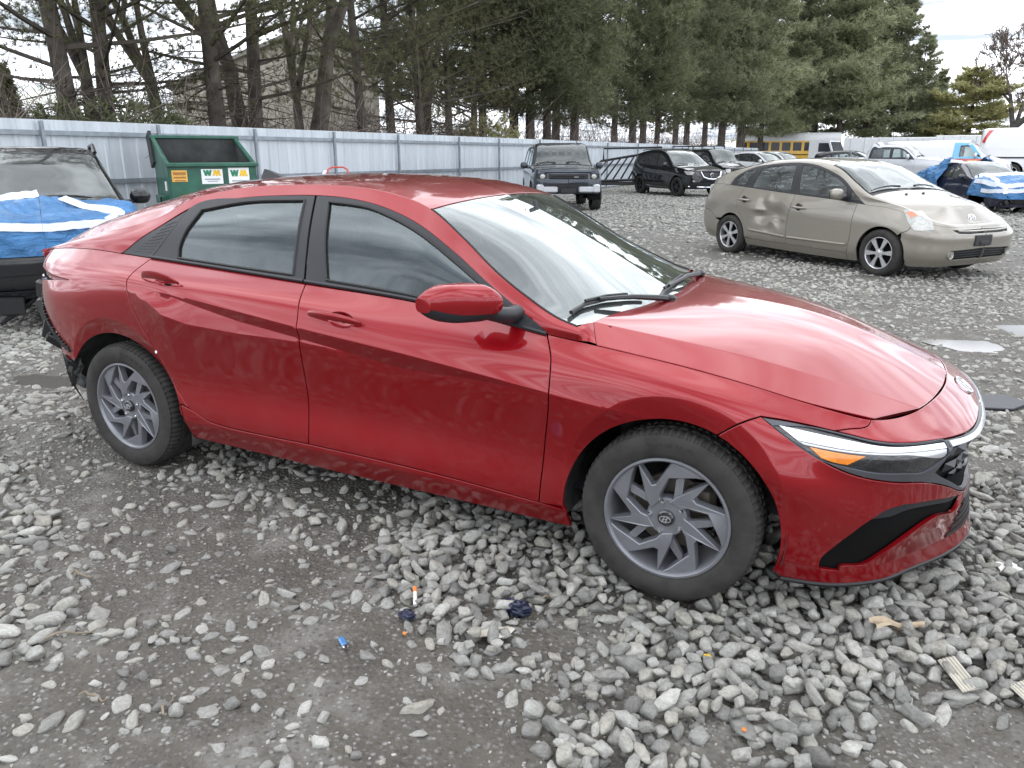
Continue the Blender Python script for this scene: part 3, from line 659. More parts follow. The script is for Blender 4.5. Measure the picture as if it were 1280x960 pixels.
# ---- hero car, world coords: rear axle x=0, y<0 near side -----------------------------------
# stations front: s 3.10 3.26 3.40 3.60 3.78 4.03 4.23(centre)   rear: -.55 -.75 -.95 -1.6(centre)
def mkrows():
    R0=[(-1.6,-.84,0,.26),(-.95,-.76,-.55,.26),(-.75,-.66,-.70,.25),(-.55,-.52,-.79,.235),(-.3,-.3,-.84,.22),(0,0,-.85,.21),(.45,.45,-.845,.205),(1.2,1.2,-.845,.195),(2.3,2.3,-.845,.185),(2.72,2.72,-.85,.18),(2.95,2.95,-.845,.17),(3.10,3.10,-.825,.165),(3.26,3.26,-.785,.16),(3.40,3.385,-.70,.16),(3.60,3.50,-.54,.16),(3.78,3.60,-.385,.16),(4.03,3.68,-.18,.16),(4.23,3.695,0,.16)]
    R1=[(-1.6,-.88,0,.33),(-.95,-.80,-.57,.33),(-.75,-.69,-.73,.33),(-.55,-.54,-.82,.325),(-.3,-.3,-.87,.315),(0,0,-.89,.31),(.45,.45,-.888,.305),(1.2,1.2,-.888,.295),(2.3,2.3,-.888,.275),(2.72,2.72,-.885,.27),(2.95,2.95,-.875,.25),(3.10,3.10,-.85,.24),(3.26,3.255,-.80,.225),(3.40,3.375,-.715,.22),(3.60,3.49,-.56,.22),(3.78,3.585,-.40,.22),(4.03,3.665,-.19,.22),(4.23,3.68,0,.22)]
    R2=[(-1.6,-.90,0,.55),(-.95,-.82,-.58,.55),(-.75,-.70,-.745,.55),(-.55,-.55,-.83,.55),(-.3,-.3,-.88,.545),(0,0,-.893,.54),(.45,.45,-.874,.53),(1.2,1.2,-.864,.51),(2.3,2.3,-.880,.475),(2.72,2.72,-.895,.46),(2.95,2.95,-.89,.43),(3.10,3.10,-.865,.40),(3.26,3.26,-.82,.37),(3.40,3.39,-.745,.36),(3.60,3.515,-.60,.36),(3.78,3.60,-.44,.36),(4.03,3.65,-.2,.36),(4.23,3.66,0,.36)]
    R3=[(-1.6,-.92,0,.83),(-.95,-.84,-.60,.83),(-.75,-.72,-.755,.84),(-.55,-.55,-.838,.86),(-.3,-.3,-.885,.885),(0,0,-.903,.92),(.45,.45,-.910,.913),(.8,.8,-.912,.877),(1.2,1.2,-.913,.832),(1.7,1.7,-.913,.783),(2.3,2.3,-.910,.710),(2.72,2.72,-.905,.655),(2.95,2.95,-.892,.605),(3.10,3.10,-.865,.57),(3.26,3.26,-.815,.535),(3.40,3.395,-.745,.52),(3.60,3.525,-.60,.51),(3.78,3.61,-.445,.505),(4.03,3.66,-.2,.50),(4.23,3.67,0,.50)]
    RS=[(-1.6,-.94,0,.95),(-.95,-.87,-.57,.95),(-.75,-.75,-.71,.955),(-.55,-.57,-.79,.965),(-.3,-.31,-.845,.975),(0,0,-.868,.985),(.45,.45,-.870,.97),(1.2,1.2,-.870,.92),(1.7,1.7,-.871,.87),(2.3,2.3,-.878,.82),(2.72,2.72,-.872,.775),(2.95,2.95,-.85,.72),(3.10,3.10,-.825,.675),(3.26,3.26,-.80,.64),(3.40,3.39,-.755,.63),(3.60,3.535,-.595,.625),(3.78,3.615,-.44,.62),(4.03,3.662,-.19,.615),(4.23,3.67,0,.612)]
    R4=[(-1.6,-.95,0,1.0),(-.95,-.90,-.55,1.0),(-.75,-.77,-.64,1.02),(-.55,-.57,-.70,1.045),(-.3,-.3,-.745,1.06),(0,0,-.765,1.052),(.45,.45,-.775,1.03),(1.2,1.2,-.79,.992),(1.7,1.7,-.80,.965),(2.0,2.0,-.808,.935),(2.24,2.24,-.815,.900),(2.44,2.435,-.80,.874),(2.72,2.73,-.785,.833),(2.97,2.97,-.765,.787),(3.10,3.09,-.745,.757),(3.26,3.27,-.695,.712),(3.40,3.335,-.645,.70),(3.60,3.42,-.53,.70),(3.78,3.48,-.38,.71),(4.03,3.525,-.17,.718),(4.23,3.535,0,.72)]
    return [R0,R1,R2,R3,RS,R4]
BW=[0,.10,.31,.60,.72,.83]
def body_mod(p,S,V):
    p=p.copy()
    # wheel arch bands: fold inward below a circle round each wheel
    for cx,rc,k in ((-.02,.395,.32),(2.726,.385,.32)):
        r=np.hypot(p[:,0]-cx,p[:,2]-.37); d=np.clip(rc-r,0,.12)*(p[:,2]>.2)*np.clip((p[:,2]-.25)/.2,0,1)
        p[:,1]+=k*d*(p[:,1]<-.5)
    # facets of the doors: dark undercut below the main crease, rear haunch below it
    h=np.interp(S,FS_H[0],FS_H[1]); L1=np.interp(S,FS_L[0],FS_L[1]); d=np.clip(.60-V,0,1); kD,kU=.24,.44
    u=np.where(d<h,kD*d,np.where(d<h+L1,kD*h-kU*(d-h),0)); v0=kD*h-kU*L1; t=np.clip(1-(d-h-L1)/.30,0,1)
    u=np.where(d>=h+L1,v0*t*t,u)*(p[:,1]<-.5)
    p[:,1]+=u
    return p
FS_H=((.30,.83,1.18,1.33,1.655,2.29),(0,.037,.043,.050,.070,0)); FS_L=((.15,.40,.54,.83,1.18,1.42),(0,.075,.072,.045,.015,0))
BODY=Loft(mkrows(),BW,{1:.6,3:lambda s:ss(s,.25,.6)*(1-ss(s,2.45,2.8)),5:0},body_mod)
# side of the cabin: belt -> roof rail
RRP=[(-.95,-.945,-.585,.985),(-.75,-.765,-.62,1.03),(-.55,-.57,-.648,1.078),(-.35,-.36,-.672,1.125),(-.1,-.10,-.683,1.165),(.129,.129,-.653,1.225),(.306,.306,-.597,1.312),(.45,.45,-.578,1.342),(.629,.629,-.563,1.368),(.833,.833,-.557,1.380),(1.039,1.039,-.553,1.385),(1.21,1.21,-.556,1.380),(1.424,1.424,-.572,1.357),(1.631,1.631,-.605,1.302),(1.805,1.805,-.652,1.200),(1.987,1.987,-.715,1.085),(2.134,2.134,-.757,1.010),(2.24,2.25,-.782,.957),(2.36,2.36,-.79,.925)]
R4c=[r for r in mkrows()[5] if -1<r[0]<2.3]+[(2.36,2.355,-.803,.884)]
def mid(a,b,k,o):     # row between a and b pushed outward by o
    A,B=Row(a),Row(b); t=[r[0] for r in RRP]; P=A(np.array(t))*(1-k)+B(np.array(t))*k
    return [(tt,p[0],p[1]-o,p[2]+o*.5) for tt,p in zip(t,P)]
UW=[0,.21,.42]
SIDE=Loft([R4c,mid(R4c,RRP,.5,.012),RRP],UW)
# top of the cabin: roof rail -> centre line
TC=[(-.95,-.985,0,.985),(-.75,-.90,0,1.055),(-.55,-.80,0,1.12),(-.35,-.66,0,1.185),(-.1,-.37,0,1.28),(.129,-.08,0,1.345),(.306,.16,0,1.38),(.45,.33,0,1.398),(.629,.57,0,1.412),(.833,.82,0,1.419),(1.039,1.05,0,1.420),(1.21,1.23,0,1.413),(1.424,1.45,0,1.39),(1.631,1.665,0,1.338),(1.805,1.89,0,1.245),(1.987,2.12,0,1.130),(2.134,2.30,0,1.035),(2.24,2.43,0,.968),(2.36,2.53,0,.915)]
def tmid(k,f,f2):
    A,B=Row(RRP),Row(TC); t=np.array([r[0] for r in RRP]); f=(f+(f2-f)*ss(t,1.45,1.75))[:,None]; a,b=A(t),B(t); P=a+(b-a)*k
    P[:,0]=a[:,0]+(b[:,0]-a[:,0])*f[:,0]; P[:,2]=a[:,2]+(b[:,2]-a[:,2])*f[:,0]
    return [(tt,*p) for tt,p in zip(t,P)]
TW=[0,.09,.30,.60]
TOP=Loft([RRP,tmid(.14,.36,.27),tmid(.5,.76,.75),TC],TW)
# bonnet: side edge, crease, mid, centre ; parameter 0 rear .. 1 front
H0=[(0,2.42,-.803,.877),(.2,2.56,-.795,.858),(.4,2.75,-.783,.830),(.6,2.94,-.767,.793),(.8,3.12,-.738,.750),(1,3.312,-.667,.705)]
H1=[(0,2.372,-.712,.938),(.2,2.545,-.688,.911),(.4,2.765,-.662,.879),(.6,2.972,-.620,.838),(.8,3.20,-.556,.779),(1,3.445,-.487,.707)]
H2=[(0,2.45,-.35,.945),(.2,2.64,-.335,.942),(.4,2.86,-.32,.920),(.6,3.08,-.30,.873),(.8,3.29,-.27,.803),(1,3.513,-.235,.717)]
H3=[(0,2.49,0,.945),(.2,2.69,0,.950),(.4,2.91,0,.930),(.6,3.12,0,.886),(.8,3.325,0,.815),(1,3.536,0,.721)]
HW=[0,.12,.45,.80]
HOOD=Loft([H0,H1,H2,H3],HW,{1:.75})
BODY.under={3:1.0}
# ------------------------------------------------------------------ the red sedan
HERO=empty('red_sedan',(0,0,0),0,'glossy red four-door sedan with dark alloy wheels and missing rear bumper, nearest car','car')
WM=4.23
def arc(cx,cz,r,a0,a1,n=22,rz=None):
    pts=[(cx+r*math.cos(R(a0+(a1-a0)*k/n)),cz+(rz or r)*math.sin(R(a0+(a1-a0)*k/n))) for k in range(n+1)]
    o=[]
    for x,z in pts:                     # invert z -> w at s=x (straight part of the flank)
        lo,hi=0,.8
        for _ in range(30):
            m=(lo+hi)/2
            if BODY([x],[m])[0][2]<z: lo=m
            else: hi=m
        o.append((x,(lo+hi)/2))
    return o
# feature curves in (s,w) of the flank
rear_cut=[(.179,.83),(.160,.741),(.150,.637),(.175,.537),(.262,.393),(.345,.270),(.444,.164),(.572,.124),(.711,.114)]
B_cut=[(1.122,.83),(1.160,.655),(1.153,.442),(1.157,.122)]
F_cut=[(2.238,.83),(2.281,.725),(2.288,.639),(2.262,.324),(2.247,.103)]
dbr=[(.711,.114),(.904,.116),(1.157,.122)]; dbf=[(1.157,.122),(1.553,.124),(1.929,.119),(2.247,.103)]
hl_top=[(2.995,.731),(3.073,.750),(3.139,.760),(3.205,.766),(3.244,.767),(3.340,.760),(3.435,.754),(3.554,.747),(3.760,.738),(3.90,.738),(4.06,.741),(4.23,.741)]
mask_low=[(2.995,.731),(3.043,.709),(3.115,.680),(3.199,.652),(3.266,.633),(3.312,.623),(3.380,.614),(3.538,.598),(3.677,.543),(3.80,.44),(3.95,.35),(4.08,.325),(4.23,.32)]
gap_fb=[(2.995,.731),(2.928,.676),(2.868,.617)]
farc=arc(2.72,.295,.375,-17,197); rarc=arc(-.028,.245,.432,-8,188)
farc_f=[p for p in farc if p[0]>2.868]; farc_r=[p for p in farc if p[0]<=2.868]     # front part runs from bottom-front up
def ringline(cx,cz,rc):
    o=[]
    for r in (rc-.007,rc+.004):
        o+= [p for p in smooth_curve(arc(cx,cz,r,5,175,40),.012).tolist()]
    return o
FACET=[]
for s_ in np.arange(.30,2.29,.014):
    hh_=float(np.interp(s_,*FS_H)); l_=float(np.interp(s_,*FS_L))
    if hh_>.010 and s_<2.16: FACET+=[(s_,.60-hh_+.003),(s_,.60-hh_-.003)]
    if l_>.008: FACET+=[(s_,.60-hh_-l_+.003),(s_,.60-hh_-l_-.003)]
RINGF=ringline(2.726,.37,.385); RINGR=ringline(-.02,.37,.395)
jx=(2.868,arc(2.72,.295,.375,66.7,66.7,1)[0][1])
nose_gap=[(3.205,.766),(3.239,.783),(3.321,.817),(3.33,.83)]
ends=[(2.36,.0),(3.105,.0)]
def pd(curves,h=.03,hb=None,holes=(),F=BODY,**k):
    return panel_data(F,outline(curves,hb or h*.7),[outline(q,(hb or h*.7)) for q in holes],h=h,**k)
def sides(name,d,mat,par,label=None):
    a=dobj(name,d,mat,par); b=dobj(name,mirror(d),mat,par)
    return a,b
PAINT=M['red_paint']
print('jx',jx)
# --- doors (a bowl is sunk behind each handle)
def ell(cs,cw,rs,rw,n=24): return [(cs+rs*math.cos(2*math.pi*k/n),cw+rw*math.sin(2*math.pi*k/n)) for k in range(n)]
BOWL={'rear':(.385,.697,.060,.036),'front':(1.372,.690,.064,.036)}
d=pd([[(.179,.83),(1.122,.83)],B_cut,dbr[::-1],rear_cut[::-1]],h=.026,crease=(.60,),lines=[RINGR,FACET],holes=[[ell(*BOWL['rear'])]]); RD=sides('rear_door',d,PAINT,HERO)
d=pd([[(1.122,.83),(2.238,.83)],F_cut,dbf[::-1],B_cut[::-1]],h=.026,crease=(.60,),lines=[FACET],holes=[[ell(*BOWL['front'])]]); FD=sides('front_door',d,PAINT,HERO)
# --- front fender
gap_fb[-1]=jx
fb=[jx]+[p for p in farc_r if p[0]<2.86 and p[1]>.02]
d=pd([[(2.238,.83),(3.33,.83)],nose_gap[::-1],[p for p in hl_top if p[0]<=3.205][::-1],gap_fb,fb,[fb[-1],(2.352,.09),(2.247,.103)],F_cut[::-1]],h=.016,crease=(.60,),lines=[RINGF]); sides('fender',d,PAINT,HERO)
# --- rocker
r0=[p for p in rarc if p[0]>.36 and p[1]<.17][::-1]
d=pd([[(.444,.164),(.572,.124),(.711,.114)],dbr,dbf,[(2.247,.103),(2.352,.09)],[(2.352,.09),(2.362,.0)],[(2.362,.0),(.408,.0)],[(.408,.0),(.400,.10),(.39,.175)]],h=.03,crease=(.10,)); sides('side_sill',d,PAINT,HERO)
# --- rear quarter (the bumper is torn off: its rear edge runs down along the broken line)
qr=[(-.93,.79),(-.90,.70),(-.84,.67)]
qtail=[]          # dark notch that held the tail lamp edge
qlow=[(-.82,.640),(-.83,.60),(-.80,.555),(-.66,.46),(-.50,.37),(-.395,.325)]
rq=[p for p in rarc if -.395<p[0]<.40 and p[1]>.1]
d=pd([[(.179,.83),(-.93,.83)][::1],[(-.93,.83),(-.93,.79),(-.91,.755),(-.88,.73)],[(-.88,.73),(-.30,.645)],[(-.30,.645),(-.82,.640)],qlow,rq[::-1] if rq[0][0]>rq[-1][0] else rq,[rq[0] if rq[0][0]>rq[-1][0] else rq[-1],(.39,.175),(.444,.164)],rear_cut[::-1][2:]],h=.022,crease=(),lines=[RINGR]); QP=sides('quarter_panel',d,PAINT,HERO)
tu=np.linspace(0,1,14); tS=-.88+.58*tu; tW=.73-.085*tu; bS=-.82+.52*tu; bW=.640+.005*tu
rowsR=[]
for k in (0,.5,1,1.15):
    S_=tS+(bS-tS)*min(k,1); W_=tW+(bW-tW)*min(k,1); o_=-.003-.045*(1-tu)*min(k,1)*(1 if k<=1 else 0)
    rowsR.append(BODY(S_,W_)+BODY.normal(S_,W_,1)*o_[:,None])
for sy in(1,-1):
    g=MB(); g.add([p*np.array([1,sy,1]) for r in rowsR for p in r],[(i*14+j,i*14+j+1,i*14+15+j,i*14+14+j) for i in range(3) for j in range(13)]); g.build('lamp_recess',PAINT,HERO,sharp=30,fix=False)
# --- bumper, nose panel, mask
bl=[(2.995,.731)]+mask_low[1:]
fa=[p for p in farc if p[0]>2.868 and p[1]>.012]                 # bottom front -> top
intake=[[(3.220,.089),(3.222,.133),(3.259,.216),(3.303,.297),(3.352,.392),(3.402,.470),(3.455,.495)],[(3.455,.495),(3.591,.482),(3.75,.43),(3.86,.37)],[(3.86,.37),(3.803,.285),(3.636,.320),(3.565,.287),(3.503,.241),(3.399,.149),(3.361,.114),(3.283,.105),(3.281,.082)]]
d=pd([bl,[(WM,.32),(WM,.0)],[(WM,.0),(3.105,.0)],fa,gap_fb[::-1]],h=.024,holes=[intake],seam=(0,WM),crease=(.10,),lines=[RINGF])
BUMP=dobj('front_bumper',both(d),PAINT,HERO)
d=pd([[(3.33,.83),(WM,.83)],[(WM,.83),(WM,.741)],[p for p in hl_top if p[0]>=3.205][::-1],nose_gap],h=.024,seam=(0,WM)); NOSE=dobj('nose_panel',both(d),PAINT,HERO)
ll=[(3.035,.714),(3.114,.684),(3.185,.660),(3.261,.655),(3.343,.646),(3.429,.647),(3.518,.644),(3.575,.672),(3.605,.69)]
lt=[(3.605,.69),(3.605,.742)]
lampo=[ll,lt,[(3.605,.742),(3.554,.744),(3.435,.751),(3.340,.756),(3.244,.762),(3.139,.752),(3.035,.716)]]
gr=[[(3.575,.63),(3.62,.70),(3.66,.725),(3.8,.722),(WM,.715)],[(WM,.715),(WM,.352)],[(WM,.352),(4.05,.358),(3.95,.385),(3.80,.475),(3.70,.56),(3.575,.63)]]
d=pd([hl_top,[(WM,.741),(WM,.32)],mask_low[::-1]],h=.03,holes=[lampo,gr],seam=(0,WM),off=-.004); MASK=dobj('grille_surround',both(d),M['mask_grey'],HERO)
# lamp: dark lens, white strip, amber
d=pd(lampo,h=.03,off=-.010,gap=-.002,lip=.001,depth=.01); LA,LB=sides('headlight',d,M['dark_lens'],HERO)
drl=[[(3.052,.726),(3.142,.739),(3.249,.749),(3.357,.745),(3.454,.743),(3.60,.735)],[(3.60,.735),(3.60,.715)],[(3.60,.715),(3.428,.726),(3.338,.722),(3.211,.711),(3.110,.698)]]
amb=[[(3.148,.689),(3.212,.695),(3.311,.702)],[(3.311,.702),(3.263,.661)],[(3.263,.661),(3.221,.660),(3.185,.664)]]
grs=[[(3.060,.722),(3.12,.734),(3.139,.75),(3.06,.73)],]
for par,mm in ((LA,lambda x:x),(LB,mirror)):
    dobj('daytime_strip',mm(pd(drl,h=.03,off=-.003,gap=0,depth=.008)),M['white_lens'],par)
    dobj('turn_signal',mm(pd(amb,h=.03,off=-.004,gap=0,depth=.008)),M['amber_lens'],par)
    low=[[(3.11,.697),(3.211,.709),(3.338,.720),(3.428,.724),(3.60,.713)],[(3.60,.713),(3.60,.704),(3.428,.716),(3.338,.712),(3.211,.700),(3.13,.690)]]
    dobj('lamp_bezel',mm(pd(low,h=.03,off=-.0055,gap=0,depth=.006)),M['silver_plastic'],par)
# silver strip that joins the lamps across the nose
d=pd([[(3.62,.735),(3.760,.730),(3.90,.731),(WM,.733)],[(WM,.733),(WM,.716)],[(WM,.716),(3.9,.714),(3.76,.713),(3.62,.714)]],h=.03,off=.003,gap=.0005,seam=(0,WM)); dobj('light_bar',both(d),M['silver_plastic'],HERO)
# grille: black back panel with faceted slats
d=pd(gr,h=.03,off=-.05,gap=-.01,lip=.001,depth=.001,seam=(0,WM)); GRB=dobj('grille',both(d),M['trim_black'],HERO)
g=MB()
for k in range(7):
    w0=.675-.052*k
    s0=3.64+.055*k if w0>.5 else 3.86+.05*(k-4)
    for i in range(6):
        sa=s0+(WM-s0)*i/6; sb=s0+(WM-s0)*(i+1)/6
        P=[BODY([a],[b])[0] for a,b in ((sa,w0),(sb,w0),(sb,w0-.035),(sa,w0-.035))]; nn=BODY.normal(np.array([(sa+sb)/2]),np.array([w0-.017]),1)[0]
        c=np.mean(P,0)-nn*(.022 if (i+k)%2 else .030); Q=[p-nn*.040 for p in P]
        for sy in (1,-1):
            V=[q*np.array([1,sy,1]) for q in Q]+[c*np.array([1,sy,1])]
            g.add(V,[(0,1,4),(1,2,4),(2,3,4),(3,0,4)])
g.build('slat',M['trim_satin'],GRB,sharp=None)
# lower intakes
d=pd(intake,h=.03,off=-.045,gap=-.006,lip=.001,depth=.002); IA,IB=sides('bumper_intake',d,M['trim_black'],HERO)
top=[[(3.35,.38),(3.402,.462),(3.455,.487),(3.591,.474),(3.75,.424),(3.84,.37)],[(3.84,.37),(3.76,.37),(3.60,.425),(3.48,.435),(3.42,.40)]]
for par,mm in ((IA,lambda x:x),(IB,mirror)):
    dobj('vane',mm(pd(top,h=.03,off=-.012,gap=0,depth=.03)),M['trim_satin'],par)
    for (a,b) in (((3.30,.235),(3.50,.262)),((3.27,.165),(3.42,.180))):
        dobj('rib',mm(pd([[a,b],[(b[0],b[1]-.012),(a[0],a[1]-.012)]],h=.03,off=-.036,gap=0,depth=.01)),M['trim_satin'],par)
# lower grille slits in the centre of the bumper
for k in range(5):
    w0=.30-.042*k
    dobj('lower_slat',both(pd([[(3.885-.022*k,w0),(WM,w0)],[(WM,w0),(WM,w0-.026)],[(WM,w0-.026),(3.872-.022*k,w0-.026)]],h=.04,off=.0045,gap=0,lip=.001,depth=.004,seam=(0,WM))),M['trim_black'],BUMP)
# dark under lip
d=pd([[(3.12,.004),(3.45,.006),(WM,.006)],[(WM,.006),(WM,-.0)],[(WM,0.0),(3.12,.0)]],h=.03,off=.004,gap=0,seam=(0,WM))
g=MB(); ps=np.linspace(3.11,WM,24); q=BODY(ps,np.zeros(24))
for sy in (1,-1): g.tube([(p[0]-.006,p[1]*sy,p[2]-.006) for p in q],.008,6)
g.build('under_lip',M['trim_black'],HERO)
# --- bonnet
# bonnet grid directly from the loft (s along, w across); first ring rolled over
def loft_grid(F,s0,s1,w0,w1,ns,nw,extra_w=(),seam=True):
    S=np.linspace(s0,s1,ns); Wd=np.unique(np.r_[np.linspace(w0,w1,nw),extra_w]); A,B=np.meshgrid(S,Wd,indexing='ij'); m=len(Wd)
    X=F(A.ravel(),B.ravel()); n=F.normal(A.ravel(),B.ravel(),1,.004)
    z=np.abs(X[:,1])<1e-4; n[z,1]=0; n/=np.linalg.norm(n,axis=1,keepdims=True)
    Fc=[(i*m+j,(i+1)*m+j,(i+1)*m+j+1,i*m+j+1) for i in range(ns-1) for j in range(m-1)]
    a=X[Fc[0][1]]-X[Fc[0][0]]; b=X[Fc[0][3]]-X[Fc[0][0]]
    if np.dot(np.cross(a,b),n[Fc[0][0]])<0: Fc=[f[::-1] for f in Fc]
    V=[X];NN=[n];FF=list(Fc); base=len(X)
    edges=[[j for j in range(m)],[ (ns-1)*m+j for j in range(m)],[i*m for i in range(ns)]]
    ins=[1,-1,1]
    for e,kind in zip(edges,(0,1,2)):
        e=np.array(e); inn={0:e+m,1:e-m,2:e+1}[kind]
        o=X[e]-X[inn]; o/=np.maximum(np.linalg.norm(o,axis=1,keepdims=True),1e-9)
        r1=X[e]+o*.0025-n[e]*.002; r2=r1-n[e]*.014; nn=n[e]*.75+o*.65; nn/=np.linalg.norm(nn,axis=1,keepdims=True)
        V+=[X[e],r1,r1.copy(),r2]; NN+=[n[e],nn,o,o]; q=len(e)
        for i in range(q-1):
            for a,b in((0,1),(2,3)):
                f=[base+a*q+i,base+a*q+i+1,base+b*q+i+1,base+b*q+i]; FF.append(f)
        base+=4*q
    V=np.concatenate(V);NN=np.concatenate(NN)
    for i in range(len(Fc),len(FF)):
        f=FF[i]
        if np.dot(np.cross(V[f[1]]-V[f[0]],V[f[2]]-V[f[0]]),NN[list(f)].mean(0))<0: FF[i]=f[::-1]
    return V,FF,NN
d=loft_grid(HOOD,.006,.9965,.004,.80,60,44,(.1155,.12,.1245)); BON=dobj('bonnet',both(d),PAINT,HERO)
# strip between bonnet and A-pillar (cowl corner) + black cowl under the screen
# --- cabin side: black frames, glass, red rail
frame_top=[(-.047,.002),(.149,.285),(.311,.352),(.629,.364),(.833,.369),(1.038,.371),(1.209,.369),(1.426,.354),(1.654,.326),(1.861,.309),(2.014,.273),(2.139,.199),(2.215,.09),(2.238,.002)]
def cut(c,a,b): return [p for p in c if a<=p[0]<=b]
ft=smooth_curve(frame_top,.02); 
def ft_w(s): return float(np.interp(s,ft[:,0],ft[:,1]))
rail=[[(2.36,.0),(2.36,.42)],[(2.36,.42),(.8,.42),(-.95,.42)],[(-.95,.42),(-.95,.0)],[(-.95,.0),(-.047,.0)],frame_top,[(2.238,.0),(2.36,.0)]]
o=np.concatenate([smooth_curve(rail[0],.02)[:-1],np.c_[np.linspace(2.36,-.95,140),np.full(140,.42)][:-1],smooth_curve(rail[2],.02)[:-1],smooth_curve(rail[3],.02)[:-1],smooth_curve(frame_top,.02)[:-1],smooth_curve(rail[5],.02)[:-1]])
d=panel_data(SIDE,o,h=.024,gap=.0,lip=.0015,depth=.01); RAIL=sides('roof_rail',d,PAINT,HERO)
# glass outlines
rgl=[[(.350,.024),(.336,.08),(.342,.16),(.394,.318)],[(.394,.318),(.66,.339),(.985,.346)],[(.985,.346),(1.045,.024)],[(1.045,.024),(.70,.022),(.350,.024)]]
fgl=[[(1.225,.024),(1.175,.15),(1.118,.343)],[(1.118,.343),(1.22,.343),(1.329,.340),(1.436,.326),(1.638,.292),(1.793,.272),(1.941,.245)],[(1.941,.245),(1.981,.024)],[(1.981,.024),(1.6,.022),(1.225,.024)]]
qt=[[(-.047,.002),(.149,.285),(.298,.345)],[(.298,.345),(.27,.25),(.172,.0)],[(.172,.0),(-.047,.002)]]
rfr=[[(.176,.0),(.274,.25),(.302,.345)],cut(frame_top,.311,1.035)and([(.302,.345)]+cut(frame_top,.311,1.0)+[(1.030,.370)]),[(1.030,.370),(1.110,.0)],[(1.110,.0),(.176,.0)]]
ffr=[[(1.118,.0),(1.038,.370)],[(1.038,.370)]+cut(frame_top,1.1,2.3),[(2.238,.002),(1.118,.0)]]
for (a,b),fr,gl_,hh in ((RD,rfr,rgl,.03),(FD,ffr,fgl,.03)):
    df=panel_data(SIDE,outline(fr,.018),[outline(gl_,.018)],h=.03,off=.001,gap=.0015,depth=.02,lip=.002)
    dg=panel_data(SIDE,outline(gl_,.03),h=.05,off=-.006,gap=-.004,lip=.0005,depth=.001)
    # black rubber along the opening and the belt
    for par,mm in ((a,lambda x:x),(b,mirror)):
        dobj('window_frame',mm(df),M['trim_satin'],par); dobj('window_glass',mm(dg),M['side_glass'],par)
        go=outline(gl_,.03); wp=SIDE(np.r_[go[:,0],go[:1,0]],np.r_[go[:,1],go[:1,1]])+SIDE.normal(np.r_[go[:,0],go[:1,0]],np.r_[go[:,1],go[:1,1]],1)*.001
        k=-1 if mm is mirror else 1
        MB().tube([(p[0],p[1]*k,p[2]) for p in wp],.0065,6).build('window_seal',M['seal'],par)
    for par,mm in ((a,1),(b,-1)):
        s0,s1=(fr[-1][-1][0],fr[-1][0][0]); ss_=np.linspace(s0,s1,26); q=SIDE(ss_,np.full(26,.006)); nn=SIDE.normal(ss_,np.full(26,.006),1)
        MB().tube([(p[0],p[1]*mm,p[2]) for p in q+nn*.004],.0085,6).build('belt_moulding',M['trim_satin'],par)
d=pd(qt,h=.03,F=SIDE,off=-.003,hb=.02); sides('quarter_trim',d,M['trim_satin'],HERO)
for par,mm in zip((RD[0],RD[1]),(1,-1)): pass
g=MB()
for k in range(9):                         # fine horizontal ribs of the quarter trim
    w0=.05+.028*k; sa=-.047+(w0/.285)*.19+.06; sb=.14+.11*(w0/.25)
    if sb-sa<.03: continue
    q=SIDE(np.linspace(sa,sb,6),np.full(6,w0)); nn=SIDE.normal(np.linspace(sa,sb,6),np.full(6,w0),1)
    for sy in(1,-1): g.tube([(p[0],p[1]*sy,p[2]) for p in q-nn*.0035],.0022,5)
g.build('quarter_rib',M['trim_satin'],HERO)
# sail triangle of the front door and dividing line
s_,w_=2.0,0
# --- roof, windscreen, rear window
hdr_s=1.632
def hs(w): return hdr_s+ (w/.6)**2*.0
ro=[np.c_[np.linspace(.30,hdr_s,60),np.zeros(60)],np.c_[np.full(20,hdr_s),np.linspace(0,.6,20)],np.c_[np.linspace(hdr_s,.30,60),np.full(60,.6)],np.c_[np.full(20,.30),np.linspace(.6,0,20)]]
def ringcat(l): return np.concatenate([q[:-1] for q in l])
d=panel_data(TOP,ringcat(ro),h=.03,gap=.0012,lip=.002,seam=(1,.6)); ROOF=dobj('roof',both(d),PAINT,HERO)
wso=[np.c_[np.linspace(hdr_s,2.325,40),np.zeros(40)+.002],np.c_[np.linspace(2.325,2.335,20),np.linspace(.002,.6,20)],np.c_[np.linspace(2.335,hdr_s,40),np.full(40,.6)],np.c_[np.full(20,hdr_s),np.linspace(.6,.002,20)]]
d=panel_data(TOP,ringcat(wso),h=.04,gap=.003,lip=.001,depth=.004,off=-.002,seam=(1,.6)); WS=dobj('windscreen',both(d),M['screen_glass'],HERO)
# black ceramic band at the foot + edges of the screen (on the inside face)
bn=[np.c_[np.linspace(2.16,2.325,12),np.full(12,.004)],np.c_[np.linspace(2.325,2.335,20),np.linspace(.004,.6,20)],np.c_[np.linspace(2.335,2.235,8),np.full(8,.6)],smooth_curve([(2.235,.6),(2.22,.3),(2.18,.06),(2.16,.004)],.03)]
d=panel_data(TOP,ringcat(bn),h=.04,gap=.004,lip=.001,depth=.001,off=-.008,seam=(1,.6)); dobj('frit_band',both(d),M['trim_satin'],WS)
q=TOP(np.linspace(hdr_s,2.33,40),np.full(40,.004)); nn=TOP.normal(np.linspace(hdr_s,2.33,40),np.full(40,.004),1)
for sy in(1,-1): MB().tube([(p[0],p[1]*sy,p[2]) for p in q+nn*.0005],.0045,6).build('screen_seal',M['seal'],WS)
rw=[np.c_[np.linspace(-.20,.30,24),np.full(24,.17)],np.c_[np.full(16,.30),np.linspace(.17,.6,16)],np.c_[np.linspace(.30,-.20,24),np.full(24,.6)],np.c_[np.full(16,-.20),np.linspace(.6,.17,16)]]
